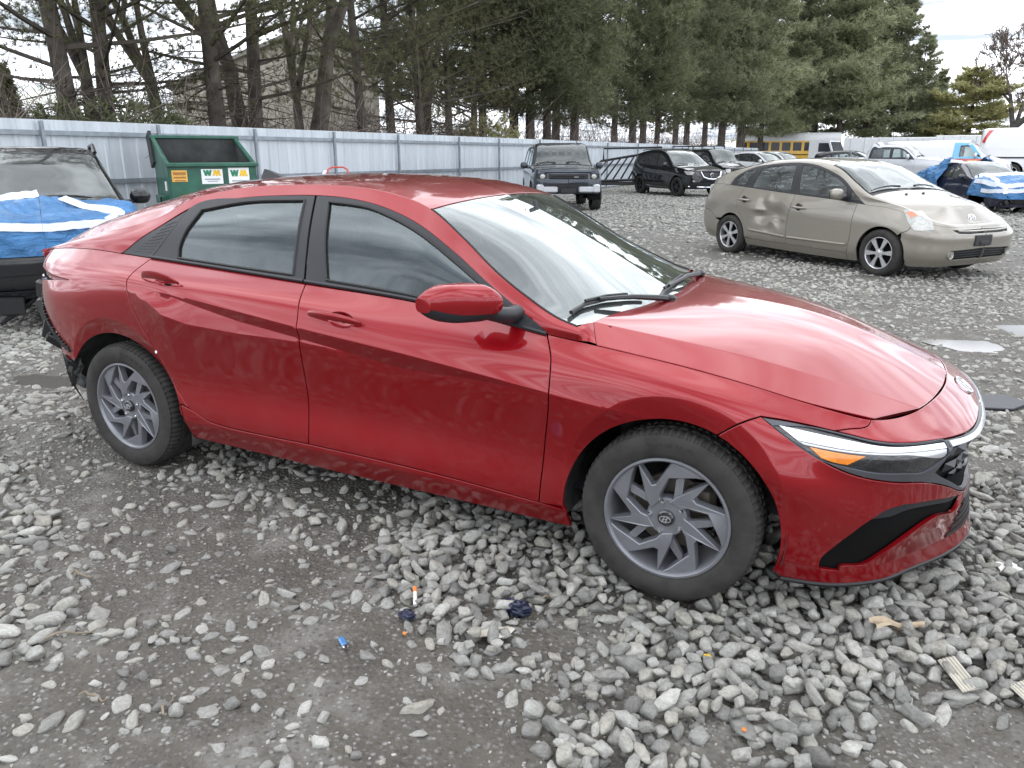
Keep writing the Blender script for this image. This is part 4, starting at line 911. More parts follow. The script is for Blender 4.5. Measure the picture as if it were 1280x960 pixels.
d=panel_data(TOP,ringcat(rw),h=.05,gap=.003,depth=.004,off=-.002,seam=(1,.6)); dobj('rear_window',both(d),M['dark_glass'],HERO)
# C-pillar skin and boot lid
cp=[np.c_[np.linspace(-.40,.30,30),np.zeros(30)],np.c_[np.full(8,.30),np.linspace(0,.17,8)],np.c_[np.linspace(.30,-.20,24),np.full(24,.17)],np.c_[np.full(16,-.20),np.linspace(.17,.6,16)],np.c_[np.linspace(-.20,-.36,6),np.full(6,.6)],smooth_curve([(-.36,.6),(-.37,.3),(-.40,.0)],.03)]
d=panel_data(TOP,ringcat(cp),h=.03,gap=.0,lip=.001,seam=(1,.6)); dobj('rear_pillar',both(d),PAINT,HERO)
bl=[np.c_[np.linspace(-.95,-.40,24),np.zeros(24)],smooth_curve([(-.40,.0),(-.37,.3),(-.36,.6)],.03),np.c_[np.linspace(-.36,-.95,24),np.full(24,.6)],np.c_[np.full(16,-.95),np.linspace(.6,0,16)]]
d=panel_data(TOP,ringcat(bl),h=.03,gap=.0022,lip=.003,depth=.03,seam=(1,.6)); BOOT=dobj('boot_lid',both(d),PAINT,HERO)
# tail face under the lip
g=MB(); S=np.linspace(0,.6,14)
tp=TOP(np.full(14,-.95),S); 
V=[];
for p in tp:
    k=1-abs(p[1])/.62
    V+=[(p[0]+.01,p[1],p[2]-.012),(p[0]+.05,p[1]*1.0,p[2]-.06),(p[0]+.10,p[1],.80),(p[0]+.12,p[1],.55),(p[0]+.13,p[1],.30)]
F_=[(i*5+j,i*5+j+1,i*5+6+j,i*5+5+j) for i in range(13) for j in range(4)]
g.add(V,F_); g.add([(x,-y,z) for x,y,z in V],[f[::-1] for f in F_]); g.build('tail_panel',M['red_paint'],HERO,sharp=50)
# inner black shell behind the gaps (flank lower part)
def shell(F,s0,s1,w0,w1,ns,nw,off,cond):
    S=np.linspace(s0,s1,ns);Wd=np.linspace(w0,w1,nw);A,B=np.meshgrid(S,Wd,indexing='ij'); X=F(A.ravel(),B.ravel())+F.normal(A.ravel(),B.ravel(),1)*off
    Fc=[(i*nw+j,(i+1)*nw+j,(i+1)*nw+j+1,i*nw+j+1) for i in range(ns-1) for j in range(nw-1) if cond((S[i]+S[i+1])/2,(Wd[j]+Wd[j+1])/2,X[i*nw+j])]
    return X,Fc
X,Fc=shell(BODY,-.7,4.0,.02,.83,110,20,-.022,lambda s,w,p: math.hypot(p[0]-2.72,p[2]-.3)>.44 and math.hypot(p[0]+.03,p[2]-.28)>.46 and (s<2.95 or s>3.0 and w<.58))
g=MB().add(X,Fc).add(X*np.array([1,-1,1]),[f[::-1] for f in Fc])
g.add([(.42,-.8,.22),(2.3,-.8,.22),(2.3,.8,.22),(.42,.8,.22)],[(0,1,2,3)]); g.add([(-.7,-.45,.26),(3.3,-.45,.22),(3.3,.45,.22),(-.7,.45,.26)],[(0,1,2,3)])
for s0 in (2.30,):          # bulkhead
    g.add([(2.42,-.78,.25),(2.42,.78,.25),(2.42,.78,.86),(2.42,-.78,.86)],[(0,1,2,3)])
X,Fc=shell(HOOD,.03,.96,.02,.8,20,10,-.03,lambda *a:True); g.add(X,Fc).add(X*np.array([1,-1,1]),Fc)
me=g.mesh('inner_shell',None,False); mkobj('inner_shell',me,M['shell_black'],HERO)
# wheel wells
for cx,cz,r in ((2.72,.30,.40),(-.028,.26,.445)):
    for sy in(1,-1):
        g=MB(); n=28
        yo=.80 if cx>1 else .79
        g.lathe([(r*.98,-sy*-.0+sy*.86*1.0),(r,sy*.80),(r,sy*.50),(0.01,sy*.50)],n,'y',(cx,0,cz),R(-12),R(192 if cx>1 else 168)); g.build('wheel_liner',M['liner'],HERO,fix=False)
# --- door handles with bowls
def bowl(cs,cw,rs,rw,dep):
    V=[];F_=[];n=24; rings=[(1.06,0.0),(.98,-.004),(.85,-dep*.6),(.55,-dep*.95),(.02,-dep)]
    for k,o in rings:
        e=np.array(ell(cs,cw,rs*k,rw*k)); V.append(BODY(e[:,0],e[:,1])+BODY.normal(e[:,0],e[:,1],1)*(o-.001))
    for r in range(len(rings)-1):
        for i in range(n): j=(i+1)%n; F_.append((r*n+i,r*n+j,r*n+n+j,r*n+n+i))
    return np.concatenate(V),F_
def handle(s0,w0,s1,w1,par,sy):
    t=np.linspace(0,1,17); S=s0+(s1-s0)*t; Wd=w0+(w1-w0)*t
    base=BODY(S,Wd); nn=BODY.normal(S,Wd,1); off=.010+.034*np.sin(np.pi*np.clip(t*1.0,0,1))**.45
    V=[];F_=[];n=10; up=np.array([0,0,1.])
    for i in range(17):
        hz=.0158*(1-.50*abs(2*t[i]-1)**3)*(1 if t[i]<.9 else .9); hd=.012*(1-.4*abs(2*t[i]-1)**4)
        for k in range(n):
            a=2*math.pi*k/n; ca,sa=math.cos(a),math.sin(a); ca=math.copysign(abs(ca)**.7,ca); sa=math.copysign(abs(sa)**.7,sa)
            V.append(base[i]+nn[i]*(off[i]+hd*ca)+up*hz*sa)
    for i in range(16):
        for k in range(n): j=(k+1)%n; F_.append((i*n+k,i*n+j,i*n+n+j,i*n+n+k))
    F_.append(tuple(range(n))); F_.append(tuple(range(16*n,17*n)))
    V=np.array(V)*np.array([1,sy,1]); MB().add(V,F_).build('door_handle',PAINT,par,sharp=60)
for key,(a,b),(h0,h1) in (('rear',RD,((.250,.693),(.480,.696))),('front',FD,((1.218,.680),(1.478,.693)))):
    V,F_=bowl(*BOWL[key],.022)
    for par,sy in ((a,1),(b,-1)):
        MB().add(V*np.array([1,sy,1]),F_).build('handle_bowl',PAINT,par,sharp=60); handle(*h0,*h1,par,sy)
# --- cowl corner + cowl
def rows_patch(rows,name,mat,par,sm=1):
    m=len(rows[0]); V=[p for r in rows for p in r]; F_=[(i*m+j,(i+1)*m+j,(i+1)*m+j+1,i*m+j+1) for i in range(len(rows)-1) for j in range(m-1)]
    g=MB().add(V,F_); return g
hp=HOOD(np.full(9,.004),np.linspace(.006,.1155,9)); rp=SIDE(np.full(9,2.358),np.linspace(.0,.42,9)); rp[-1]=TOP([2.34],[.0])[0]
rows=[rp*(1-t)+hp*t+np.array([0,0,.004*math.sin(t*math.pi)]) for t in np.linspace(0,.955,6)]
rows=[rows[0]*np.array([1,1,1])]+rows[1:]
for sy in(1,-1): rows_patch([[p*np.array([1,sy,1]) for p in r] for r in rows],'cowl_corner',None,None).build('cowl_corner',PAINT,HERO,sharp=50)
hw=np.linspace(.16,.80,30); a=HOOD(np.full(30,.02),hw)-np.array([0,0,.018]); tw=np.linspace(.0,.60,30); b=TOP(2.315+.012*tw/.6,tw)-np.array([0,0,.004])
c=TOP(2.28+.0*tw,tw)-np.array([0,0,.012])
rows=[a,a*.5+b*.5-np.array([0,0,.012]),b,c]
g=MB()
for sy in(1,-1):
    gg=rows_patch([[p*np.array([1,sy,1]) for p in r] for r in rows],'',None,None); g.add(gg.v,gg.f)
g.build('cowl_panel',M['trim_satin'],HERO,sharp=60)
# --- wipers
def tp(s,w,o=.018):
    return TOP([s],[w])[0]+TOP.normal([s],[w],1)[0]*o
def yflip(p): return np.array([p[0],-p[1],p[2]])
def wiper(pts,arm):
    g=MB(); g.tube(pts,.0085,6); o=g.build('wiper',M['trim_black'],HERO)
    g=MB(); g.tube([p+np.array([0,0,.012]) for p in pts[1:-1]],[.006]*(len(pts)-2),5); g.tube(arm,[.013,.012,.010,.007],6); g.box(tuple(arm[0]),(.05,.04,.03),bev=.008); g.build('wiper_arm',M['trim_satin'],o)
wiper([tp(s,w,.012) for s,w in ((2.250,.05),(2.222,.13),(2.222,.22),(2.238,.30),(2.262,.37))],[tp(2.34,.44,.03),tp(2.315,.36,.04),tp(2.27,.28,.038),tp(2.226,.18,.025)])
wiper([tp(2.300,.43,.012),tp(2.27,.52,.012),yflip(tp(2.26,.50,.012)),yflip(tp(2.262,.40,.012)),yflip(tp(2.27,.34,.012))],[yflip(tp(2.34,.22,.03)),yflip(tp(2.32,.30,.04)),yflip(tp(2.28,.42,.035)),tp(2.265,.56,.025)])
# --- mirrors
def mirror_shell(sy):
    nu,na=14,30; C_=[];
    for i in range(nu):
        u=i/(nu-1); e=1-.62*max(0,(u-.55)/.45)**2.2; e0=1-.35*max(0,(.22-u)/.22)**2
        yc=-.922-.168*u; xf=2.118-.16*u**1.7; xr=1.955-.085*u
        zc=1.018+.002*u; hz=.066*e*e0; hx=(xf-xr)/2*(.55+.45*e); xc=(xf+xr)/2-.01*u
        r=[]
        for k in range(na):
            a=2*math.pi*k/na; ca,sa=math.cos(a),math.sin(a)
            x=xc+hx*(math.copysign(abs(ca)**(.75 if ca>0 else .45),ca)); z=zc+hz*math.copysign(abs(sa)**.8,sa)-(0.010*(ca>0)*ca*0)
            r.append((x,yc*sy,z))
        C_.append(r)
    return C_,nu,na
for sy,dr in ((1,FD[0]),):
    C_,nu,na=mirror_shell(sy)
    cap=MB();hou=MB();F1=[];F2=[]
    V=[p for r in C_ for p in r]
    for i in range(nu-1):
        for k in range(na):
            j=(k+1)%na; f=(i*na+k,i*na+j,(i+1)*na+j,(i+1)*na+k); zz=sum(V[q][2] for q in f)/4; xx=sum(V[q][0] for q in f)/4
            (F2 if (na*.60<k<na*.93 or (k>na*.38 and k<na*.62)) else F1).append(f)
    F1.append(tuple((nu-1)*na+k for k in range(na))); F2.append(tuple(k for k in range(na)))
    root=hou.add(V,F2).build('side_mirror',M['trim_satin'],HERO,sharp=60)
    cap.add([((p[0]-2.03)*1.015+2.03,(p[1]),(p[2]-1.018)*1.03+1.018) for p in V],F1).build('mirror_cap',PAINT,root,sharp=60)
    MB().tube([(2.06,-.93*sy,.985),(2.085,-.90*sy,.972),(2.105,-.85*sy,.962),(2.11,-.80*sy,.96)],[.030,.029,.030,.034],10).build('mirror_foot',M['trim_satin'],root,sharp=60)
    # sail triangle
    tri=[[(1.985,.012),(1.948,.245)],[(1.948,.245),(2.00,.262),(2.12,.195),(2.19,.09),(2.222,.012)],[(2.222,.012),(1.985,.012)]]
    dd=pd(tri,h=.03,F=SIDE,off=.003,hb=.02); dd=dd if sy==1 else mirror(dd); dobj('sail_panel',dd,M['trim_satin'],dr)
    MB().box((1.905,-1.0*sy,1.018),(.004,.13,.085),bev=.002).build('mirror_glass',M['chrome'],root)
# --- fin aerial
g=MB(); 
prof=[(.36,0),(.30,.018),(.22,.045),(.19,.050),(.185,.03),(.18,0)]
V=[];n=len(prof)
for sy in(-1,1):
    for x,z in prof: V.append((x,sy*(.022*(1-z/.055)+.003),1.385+z))
g.add(V,[(i,i+1,n+i+1,n+i) for i in range(n-1)]+[tuple(range(n)),tuple(range(n,2*n))]); g.build('roof_aerial',M['trim_satin'],HERO)
# --- badge on the nose: oval ring with a slanted H (as on the car)
def emblem(par,scale,mat,centre,right,up,nrm):
    g=MB(); rr,uu,nn=[Vector(v).normalized() for v in (right,up,nrm)]; c=Vector(centre); n=36
    def P(x,y,o=0): return c+rr*x*scale+uu*y*scale+nn*o
    V=[];F_=[]
    for k in range(n):
        a=2*math.pi*k/n
        for (f,o) in ((1,0),(.97,.004),(.86,.004),(.83,0)): V.append(P(f*math.cos(a),.58*f*math.sin(a)*(1 if f>.9 else .97),o))
    for k in range(n):
        j=(k+1)%n
        for i in range(3): F_.append((k*4+i,k*4+i+1,j*4+i+1,j*4+i))
    g.add(V,F_)
    for poly in ([(-.52,-.42),(-.33,-.47),(-.02,.46),(-.20,.44)],[(.02,-.46),(.20,-.44),(.52,.42),(.33,.47)],[(-.22,-.10),(.16,.0),(.22,.12),(-.16,.02)]):
        g.add([P(x,y,.0035) for x,y in poly]+[P(x,y,0) for x,y in poly],[(0,1,2,3),(0,1,5,4),(1,2,6,5),(2,3,7,6),(3,0,4,7)])
    return g.build('badge',mat,par)
bp=BODY([4.23],[.785])[0]; bnn=BODY.normal(np.array([4.10]),np.array([.785]),1)[0]; bnn[1]=0
bup=BODY([4.22],[.80])[0]-BODY([4.22],[.77])[0]; bup[1]=0
emblem(NOSE,.068,M['badge_white'],bp+bnn*.003,(0,1,0),bup,bnn)
# bonnet sticker traces, door reflectors (small white dots)
for s0,w0,par in ((.279,.379,RD[0]),(-.80,.652,QP[0])):
    p=BODY([s0],[w0])[0]; nn=BODY.normal(np.array([s0]),np.array([w0]),1)[0]
    MB().lathe([(.0075,0),(.0065,-.002),(0.0001,-.003)],10,'y',tuple(p+nn*.002)).build('white_cap',M['white_dot'],par,fix=True)
# --- interior
cab=MB()
def seat(x,y,parent,rear=False):
    s=MB().grid(lambda u,v:(x-.02+.50*u,y+(v-.5)*.50,.46+.05*u+.03*abs(2*v-1)**3-.10*(max(0,u-.85)/.15)**2),[i/8 for i in range(9)],[i/10 for i in range(11)])
    s.grid(lambda u,v:(x-.05-.20*u**1.1-.05*math.sin(v*math.pi)*.6+.06*abs(2*v-1)**3,y+(v-.5)*(.50-.12*u**3),.47+.62*u),[i/10 for i in range(11)],[i/10 for i in range(11)])
    s.box((x-.22,y,.78),(.10,.44,.60),rot=Matrix.Rotation(R(-17),3,'Y'),bev=.04)
    o=s.build('seat',M['seat_cloth'],HERO,sharp=60)
    h=MB(); h.box((x-.285,y,1.155),(.09,.25,.17),rot=Matrix.Rotation(R(-10),3,'Y'),bev=.035); h.tube([(x-.26,y-.06,1.0),(x-.275,y-.06,1.12)],.007); h.tube([(x-.26,y+.06,1.0),(x-.275,y+.06,1.12)],.007)
    h.build('headrest',M['seat_cloth'],o,sharp=60)
seat(1.28,-.36,HERO); seat(1.28,.36,HERO)
seat(.46,-.36,HERO); seat(.46,.36,HERO)
g=MB(); g.grid(lambda u,v:(2.02+.42*u,(v-.5)*1.42,.80+.115*math.sin(min(1,u*1.6)*math.pi/2)+.012*math.cos(v*9)),[i/8 for i in range(9)],[i/16 for i in range(17)])
g.add([(2.02,-.71,.80),(2.02,.71,.80),(2.06,.71,.45),(2.06,-.71,.45)],[(0,1,2,3)]); g.box((1.90,0,.50),(.9,.2,.30),bev=.04); DASH=g.build('dashboard',M['cabin_dark'],HERO,sharp=60)
g=MB(); 
cw=Vector((1.84,.36,.88)); ax=Vector((-.90,0,.43)).normalized(); e1=Vector((0,1,0)); e2=ax.cross(e1)
g.tube([cw+(e1*math.cos(a)+e2*math.sin(a))*.185 for a in [2*math.pi*k/28 for k in range(29)]],.014,8,False); 
for a in (0,math.pi,-math.pi/2): g.tube([cw,cw+(e1*math.cos(a)+e2*math.sin(a))*.18],.016,6)
g.tube([cw,cw-ax*.2],.03,8); g.build('steering_wheel',M['cabin_dark'],HERO)
g=MB(); g.box((1.80,0,1.245),(.03,.24,.065),bev=.015); g.tube([(1.82,0,1.26),(1.80,0,1.31)],.01); g.build('rear_view_mirror',M['cabin_dark'],HERO)
# headlining, pillar linings, parcel shelf, door inner skins
X,Fc=shell(TOP,-.35,1.60,.0,.60,30,10,-.022,lambda *a:True); g=MB().add(X,Fc).add(X*np.array([1,-1,1]),Fc); g.build('headlining',M['cabin_pale'],HERO,fix=False)
g=MB(); g.add([(-.5,-.6,.98),(.28,-.66,1.0),(.28,.66,1.0),(-.5,.6,.98)],[(0,1,2,3)]); g.add([(.42,-.75,.30),(2.4,-.75,.30),(2.4,.75,.30),(.42,.75,.30)],[(0,1,2,3)]); g.build('cabin_floor',M['cabin_dark'],HERO)
for sy in(1,-1):
    ss_=np.linspace(.1,2.3,24); top_=BODY(ss_,np.full(24,.825))+np.array([0,.035,-.005]); g=MB(); V=[]
    for p in top_: V+=[p*np.array([1,sy,1]),(p+np.array([0,.05,-.08]))*np.array([1,sy,1]),(p*np.array([1,1,0])+np.array([0,.07,.30]))*np.array([1,sy,1])]
    g.add(V,[(i*3+j,i*3+3+j,i*3+4+j,i*3+1+j) for i in range(23) for j in range(2)]); g.build('door_lining',M['cabin_dark'],HERO,fix=False)
    # window guides seen through the glass
    MB().tube([tuple(SIDE([1.08],[w])[0]*np.array([1,sy,1])+np.array([0,.05*sy,0])) for w in (.0,.15,.36)],.035,6).build('door_pillar',M['cabin_pale'],HERO)
# --- torn rear corner
g=MB(); rnd=random.Random(4)
ql=smooth_curve(qlow,.012)
for i,(a,b) in enumerate(ql):
    p=BODY([a],[b])[0]; nn=BODY.normal(np.array([a]),np.array([b]),1)[0]
    g.box(p+nn*.002+np.array([-.012,0,-.006]),(.012,.014,.022+.012*(i%2)),rot=Matrix.Rotation(rnd.uniform(-.5,.5),3,'Y'),bev=.002)
g.build('bumper_bracket',M['trim_black'],HERO)['kind']='stuff'
g=MB(); 
for c,dm,a in (((-.85,-.64,.80),(.10,.10,.10),.2),((-.83,-.66,.70),(.12,.09,.13),-.2),((-.72,-.72,.60),(.13,.06,.15),.5),((-.88,-.60,.76),(.05,.12,.05),.4),((-.62,-.77,.545),(.16,.03,.06),.75)):
    g.box(c,dm,rot=Matrix.Rotation(a,3,'Y')@Matrix.Rotation(a*.7,3,'Z'),bev=.012)
g.build('broken_mount',M['trim_black'],HERO)['kind']='stuff'
MB().box((-.80,0,.60),(.10,1.2,.12),bev=.02).build('crash_beam',M['trim_black'],HERO)
d=pd([[(-.60,.415),(-.53,.385),(-.42,.332)],[(-.42,.332),(-.40,.26)],[(-.40,.26),(-.60,.262),(-.60,.415)]],h=.025,off=-.02); dobj('torn_panel',d,PAINT,HERO)
MB().lathe([(.001,-.012),(.022,-.008),(.03,0)],12,'y',(-.60,-.79,.60)).build('reflector_hole',M['silver_plastic'],HERO)
def lin(u,v):
    w=.262-.125*u+.02*math.sin(v*7); s=-.60+.235*v+.13*u*(1-v)+.01*math.sin(u*9)
    p=BODY([s],[w])[0]; nn=BODY.normal(np.array([s]),np.array([w]),1)[0]; return tuple(p-nn*(.025+.012*math.sin(u*14+v*9)+.01*math.sin(v*25)))
MB().grid(lin,[i/14 for i in range(15)],[i/12 for i in range(13)]).build('torn_liner',M['liner'],HERO,sharp=60)
# --- wheels
def tyre_mesh(Rt=.316,Rr=.217,wd=.20,n=150):
    V=[];F_=[]; h=wd/2
    prof=[(Rr-.006,h-.022),(Rr+.004,h-.006),(Rr+.020,h+.004),(Rr+.045,h+.008),(Rr+.070,h+.006),(Rr+.086,h-.002),(Rt-.010,h-.010),(Rt-.004,h-.018),(Rt,h-.034),(Rt,h-.058),(Rt-.006,h-.060),(Rt-.006,h-.066),(Rt,h-.068),(Rt,.012),(Rt-.006,.010),(Rt-.006,-.010),(Rt,-.012),(Rt,-h+.034),(Rt-.010,-h+.010),(Rt-.04,-h-.004),(Rr,-h+.01)]
    q=len(prof)
    for k in range(n*2):
        a=2*math.pi*(k+ (0 if k%2 else .25))/(n*2); gr=(k//2)%2
        for i,(r,y) in enumerate(prof):
            rr=r
            if 6<=i<=9 or 16<=i<=18: rr-=.0055*((k%4) in (1,2))
            if i in(12,13): rr-=.004*((k%6) in (1,2))
            V.append((rr*math.cos(a),-y,rr*math.sin(a)))
    m=n*2
    for k in range(m):
        j=(k+1)%m
        for i in range(q-1): F_.append((k*q+i,k*q+i+1,j*q+i+1,j*q+i))
    return MB().add(V,F_).mesh('tyre',28)
TYRE=tyre_mesh()
def rim_mesh(Rr=.219,h=.10):
    g=MB(); g.lathe([(Rr+.004,-h+.012),(Rr+.002,-h+.002),(Rr-.006,-h+.001),(Rr-.012,-h+.008),(Rr-.018,-h+.03),(Rr-.03,-h+.09),(Rr-.03,h-.01),(Rr,h)],72); return g.mesh('wheel',40)
def spokes_mesh(y0=-.088):
    g=MB()
    base=[(.213,120.6),(.126,116),(.126,109),(.211,87),(.214,80),(.215,66),(.213,51),(.189,60.5),(.148,89.5),(.088,107),(.064,113),(.058,136),(.060,155),(.088,142)]
    def ydish(r): return y0+.010*max(0,(.10-r)/.10)-.003*math.sin(min(1,r/.21)*math.pi)
    def y_of(p): return ydish(math.hypot(*p))
    for k in range(5):
        P=np.array([(r*math.cos(R(a-72*k)),r*math.sin(R(a-72*k))) for r,a in base])[::-1]
        q=inset(P,.0028); o=inset(P,-.0045); n=len(P); V=[]
        V+=[(x,y_of((x,z)),z) for x,z in q]+[(x,y_of((x,z))+.0028,z) for x,z in P]+[(x,y_of((x,z))+.030,z) for x,z in o]
        F_=[tuple(range(n))]
        for r in range(2):
            for i in range(n): jj=(i+1)%n; F_.append((r*n+i,r*n+jj,(r+1)*n+jj,(r+1)*n+i))
        import bmesh
        # triangulate the (concave) face
        from mathutils.geometry import tessellate_polygon
        F_=[tuple(t) for t in tessellate_polygon([[Vector((x,z,0)) for x,z in q]])]+F_[1:]
        g.add(V,F_)
        # raised facet on the broad band + thin bright ridge
        for tri,h in (([(.196,62),(.211,72),(.200,84)],.003),):
            T_=[(r*math.cos(R(a-72*k)),r*math.sin(R(a-72*k))) for r,a in tri]; c=(sum(t[0] for t in T_)/3,sum(t[1] for t in T_)/3)
            V=[(x,y_of((x,z))-.0003,z) for x,z in T_]+[(c[0]*1.01,y_of(c)+.004,c[1]*1.01)]
            g.add(V,[(0,1,3),(1,2,3),(2,0,3)])
    for k in range(5):
        Q=[(r*math.cos(R(a-72*k)),y0+o,r*math.sin(R(a-72*k))) for r,a,o in ((.168,144,.018),(.100,133,.006),(.066,144.5,.010),(.148,152,.008))]
        g.add(Q+[(x,y+.02,z) for x,y,z in Q],[(0,1,2,3),(0,1,5,4),(1,2,6,5),(2,3,7,6),(3,0,4,7)])
    g.lathe([(.0005,y0+.009),(.045,y0+.009),(.066,y0+.007),(.071,y0+.014),(.074,y0+.045)],40)
    return g.mesh('spokes',24)
RIM=rim_mesh();SPK=spokes_mesh()
LUG=MB().lathe([(.0005,-.090),(.006,-.089),(.0085,-.084),(.0095,-.074),(.0095,-.06)],12).mesh('lug_nut',40)
CAP=MB().lathe([(.0005,-.097),(.024,-.096),(.029,-.091),(.030,-.07)],28).mesh('hub_cap',40)
DISC=MB().lathe([(.05,-.01),(.135,-.012),(.135,.012),(.05,.012)],40).mesh('brake_disc',40)
for me,mm in ((TYRE,'rubber'),(RIM,'alloy'),(SPK,'alloy'),(LUG,'chrome'),(CAP,'dark_lens'),(DISC,'disc_metal')): me.materials.append(M[mm])
LET=[text_mesh(ch,.030,.0004) for ch in 'KUMHO']
for me in LET: me.materials.append(M['rubber'])
for i,(x,y,rot) in enumerate(((0,-.785,20),(2.72,-.785,0),(0,.785,80),(2.72,.785,15))):
    wv=mkobj('wheel',RIM,None,HERO,(x,y,.314),(0,R(rot),0 if y<0 else math.pi))
    for nm,me in (('tyre',TYRE),('spokes',SPK),('hub_cap',CAP),('brake_disc',DISC)): mkobj(nm,me,None,wv)
    for k in range(5):
        a=R(106.5-72*k); mkobj('lug_nut',LUG,None,wv,(.058*math.cos(a),.0,.058*math.sin(a)))
    emblem(wv,.021,M['badge_white'],(0,-.0975,0),(1,0,0),(.0,0,1),(0,-1,0)) if False else None
    q=Matrix.Rotation(R(rot),3,'Y').inverted()
    emblem(wv,.021,M['badge_white'],(0,-.0972,0),q@Vector((1,0,0)),q@Vector((0,0,1)),(0,-1,0))
    if y<0:
        for k,me in enumerate(LET):
            a=R(90+ (2-k)*7.2 -rot*0)
            mkobj('tyre_letter',me,None,wv,(.268*math.cos(a),-.1085,.268*math.sin(a)),(R(90),0,0)).rotation_euler=(Matrix.Rotation(-(a-math.pi/2),3,'Y')@Matrix.Rotation(R(90),3,'X')).to_euler()
    mkobj('caliper',MB().box((.10,-.0,.06),(.10,.07,.12),bev=.02).mesh('caliper'),M['disc_metal'],wv)
# ------------------------------------------------------------------ other vehicles: one lofted shell per car, cut into panels
def itp(tab,x):
    a=np.array(tab,float); return hermite(a[:,0],a[:,1],mono(a[:,0],a[:,1]),np.atleast_1d(np.asarray(x,float)))
def mono(t,p):
    m=fd_slopes(t,p); d=np.diff(p)/np.diff(t)
    for i in range(len(t)):
        a=d[max(i-1,0)]; b=d[min(i,len(d)-1)]
        if a*b<=0: m[i]=0
        else: m[i]=np.sign(m[i])*min(abs(m[i]),3*min(abs(a),abs(b)))
    return m
ENDP=[(0,1),(.30,.985),(.58,.94),(.80,.83),(.93,.62),(.985,.33),(1,0)]
CW=[0,.10,.36,.60,.74,1.12,1.45,1.95]
def car_loft(sp):
    xr,xf=sp['xr'],sp['xf']; st=np.array(sp['st']); W=itp(sp['w'],st); zb=itp(sp['zb'],st); zm=itp(sp['zm'],st) if 'zm' in sp else None; bl=itp(sp['belt'],st); yb=itp(sp['yb'],st); yr=itp(sp['yr'],st); zr=itp(sp['zr'],st); zt=itp(sp['zt'],st)
    if zm is None: zm=zb+(bl-zb)*.52
    base=np.stack([np.c_[st,-(W-.06),zb],np.c_[st,-(W-.008),zb+.11],np.c_[st,-W,zm],np.c_[st,-(W-.012),zm+(bl-zm)*.55],np.c_[st,-yb,bl],np.c_[st,-yr,zr],np.c_[st,-yr*.55,zr+(zt-zr)*.8],np.c_[st,0*st,zt]],0)   # rows,stations,3
    rows=[]
    fr,rr=sp['front'],sp['rear']     # per row (x,z) of the nose and tail on the centre line
    for j in range(8):
        r=[]
        A=base[j,0]; rx,rz=rr[j]
        for k,(fx,fy) in enumerate(ENDP[::-1][:-1]): r.append((st[0]-.9*(1-k/6.0),A[0]+(rx-A[0])*fx,A[1]*fy,A[2]+(rz-A[2])*fx))
        for i,x in enumerate(st): r.append((x,*base[j,i]))
        B=base[j,-1]; fx_,fz=fr[j]
        for k,(fx,fy) in enumerate(ENDP[1:]): r.append((st[-1]+.9*(k+1)/6.0,B[0]+(fx_-B[0])*fx,B[1]*fy,B[2]+(fz-B[2])*fx))
        rows.append(r)
    F=Loft(rows,CW,sp.get('crease',{1:.5,4:.5,5:.35}),sp.get('mod')); F.s0,F.s1=st[0]-.9,st[-1]+.9
    return F
_MEM={}
def rim_generic(kind):
    if kind in _MEM: return _MEM[kind]
    g=MB(); 
    def pol(r,a): return (r*math.cos(R(a)),r*math.sin(R(a)))
    def bl(poly,y,th=.03):
        g.prism(poly,y+th,y,'y',bev=.004)
    g.lathe([(1.03,.10),(1.03,-.02),(.99,-.03),(.95,.0),(.93,.35),(.95,.5)],36)
    if kind=='six':
        for k in range(6): a=60*k+30; bl([pol(.12,a-70),pol(.36,a-13),pol(.95,a-10),pol(.97,a+10),pol(.36,a+13),pol(.12,a+70)][::1],.03,.12)
        g.lathe([(.001,.0),(.14,.01),(.27,.06),(.29,.2)],24)
    elif kind=='ten':
        for k in range(5):
            for o in(-13,13): a=72*k+o; bl([pol(.16,a-30),pol(.5,a-5),pol(.96,a-4.5),pol(.96,a+4.5),pol(.5,a+5),pol(.16,a+30)],.03,.12)
        g.lathe([(.001,.0),(.14,.01),(.24,.06),(.26,.2)],24)
    else:
        for k in range(5): a=72*k+20; bl([pol(.12,a-60),pol(.4,a-9),pol(.96,a-13),pol(.97,a+13),pol(.4,a+9),pol(.12,a+60)],.03,.12)
        g.lathe([(.001,.0),(.14,.01),(.26,.06),(.28,.2)],24)
    me=g.mesh('rim',30); _MEM[kind]=me; return me
def tyre_generic(Rt,Rr,w):
    k=('t',Rt,Rr,w)
    if k in _MEM: return _MEM[k]
    h=w/2; g=MB(); g.lathe([(Rr*.98,-h*.8),(Rr+.01,-h*.98),(Rr+(Rt-Rr)*.5,-h*1.06),(Rt-.02,-h*.98),(Rt,-h*.72),(Rt,-.012),(Rt-.006,-.008),(Rt-.006,.008),(Rt,.012),(Rt,h*.72),(Rt-.02,h*.98),(Rr,h*.8)],40); me=g.mesh('tyre',40); me.materials.append(M['rubber']); _MEM[k]=me; return me
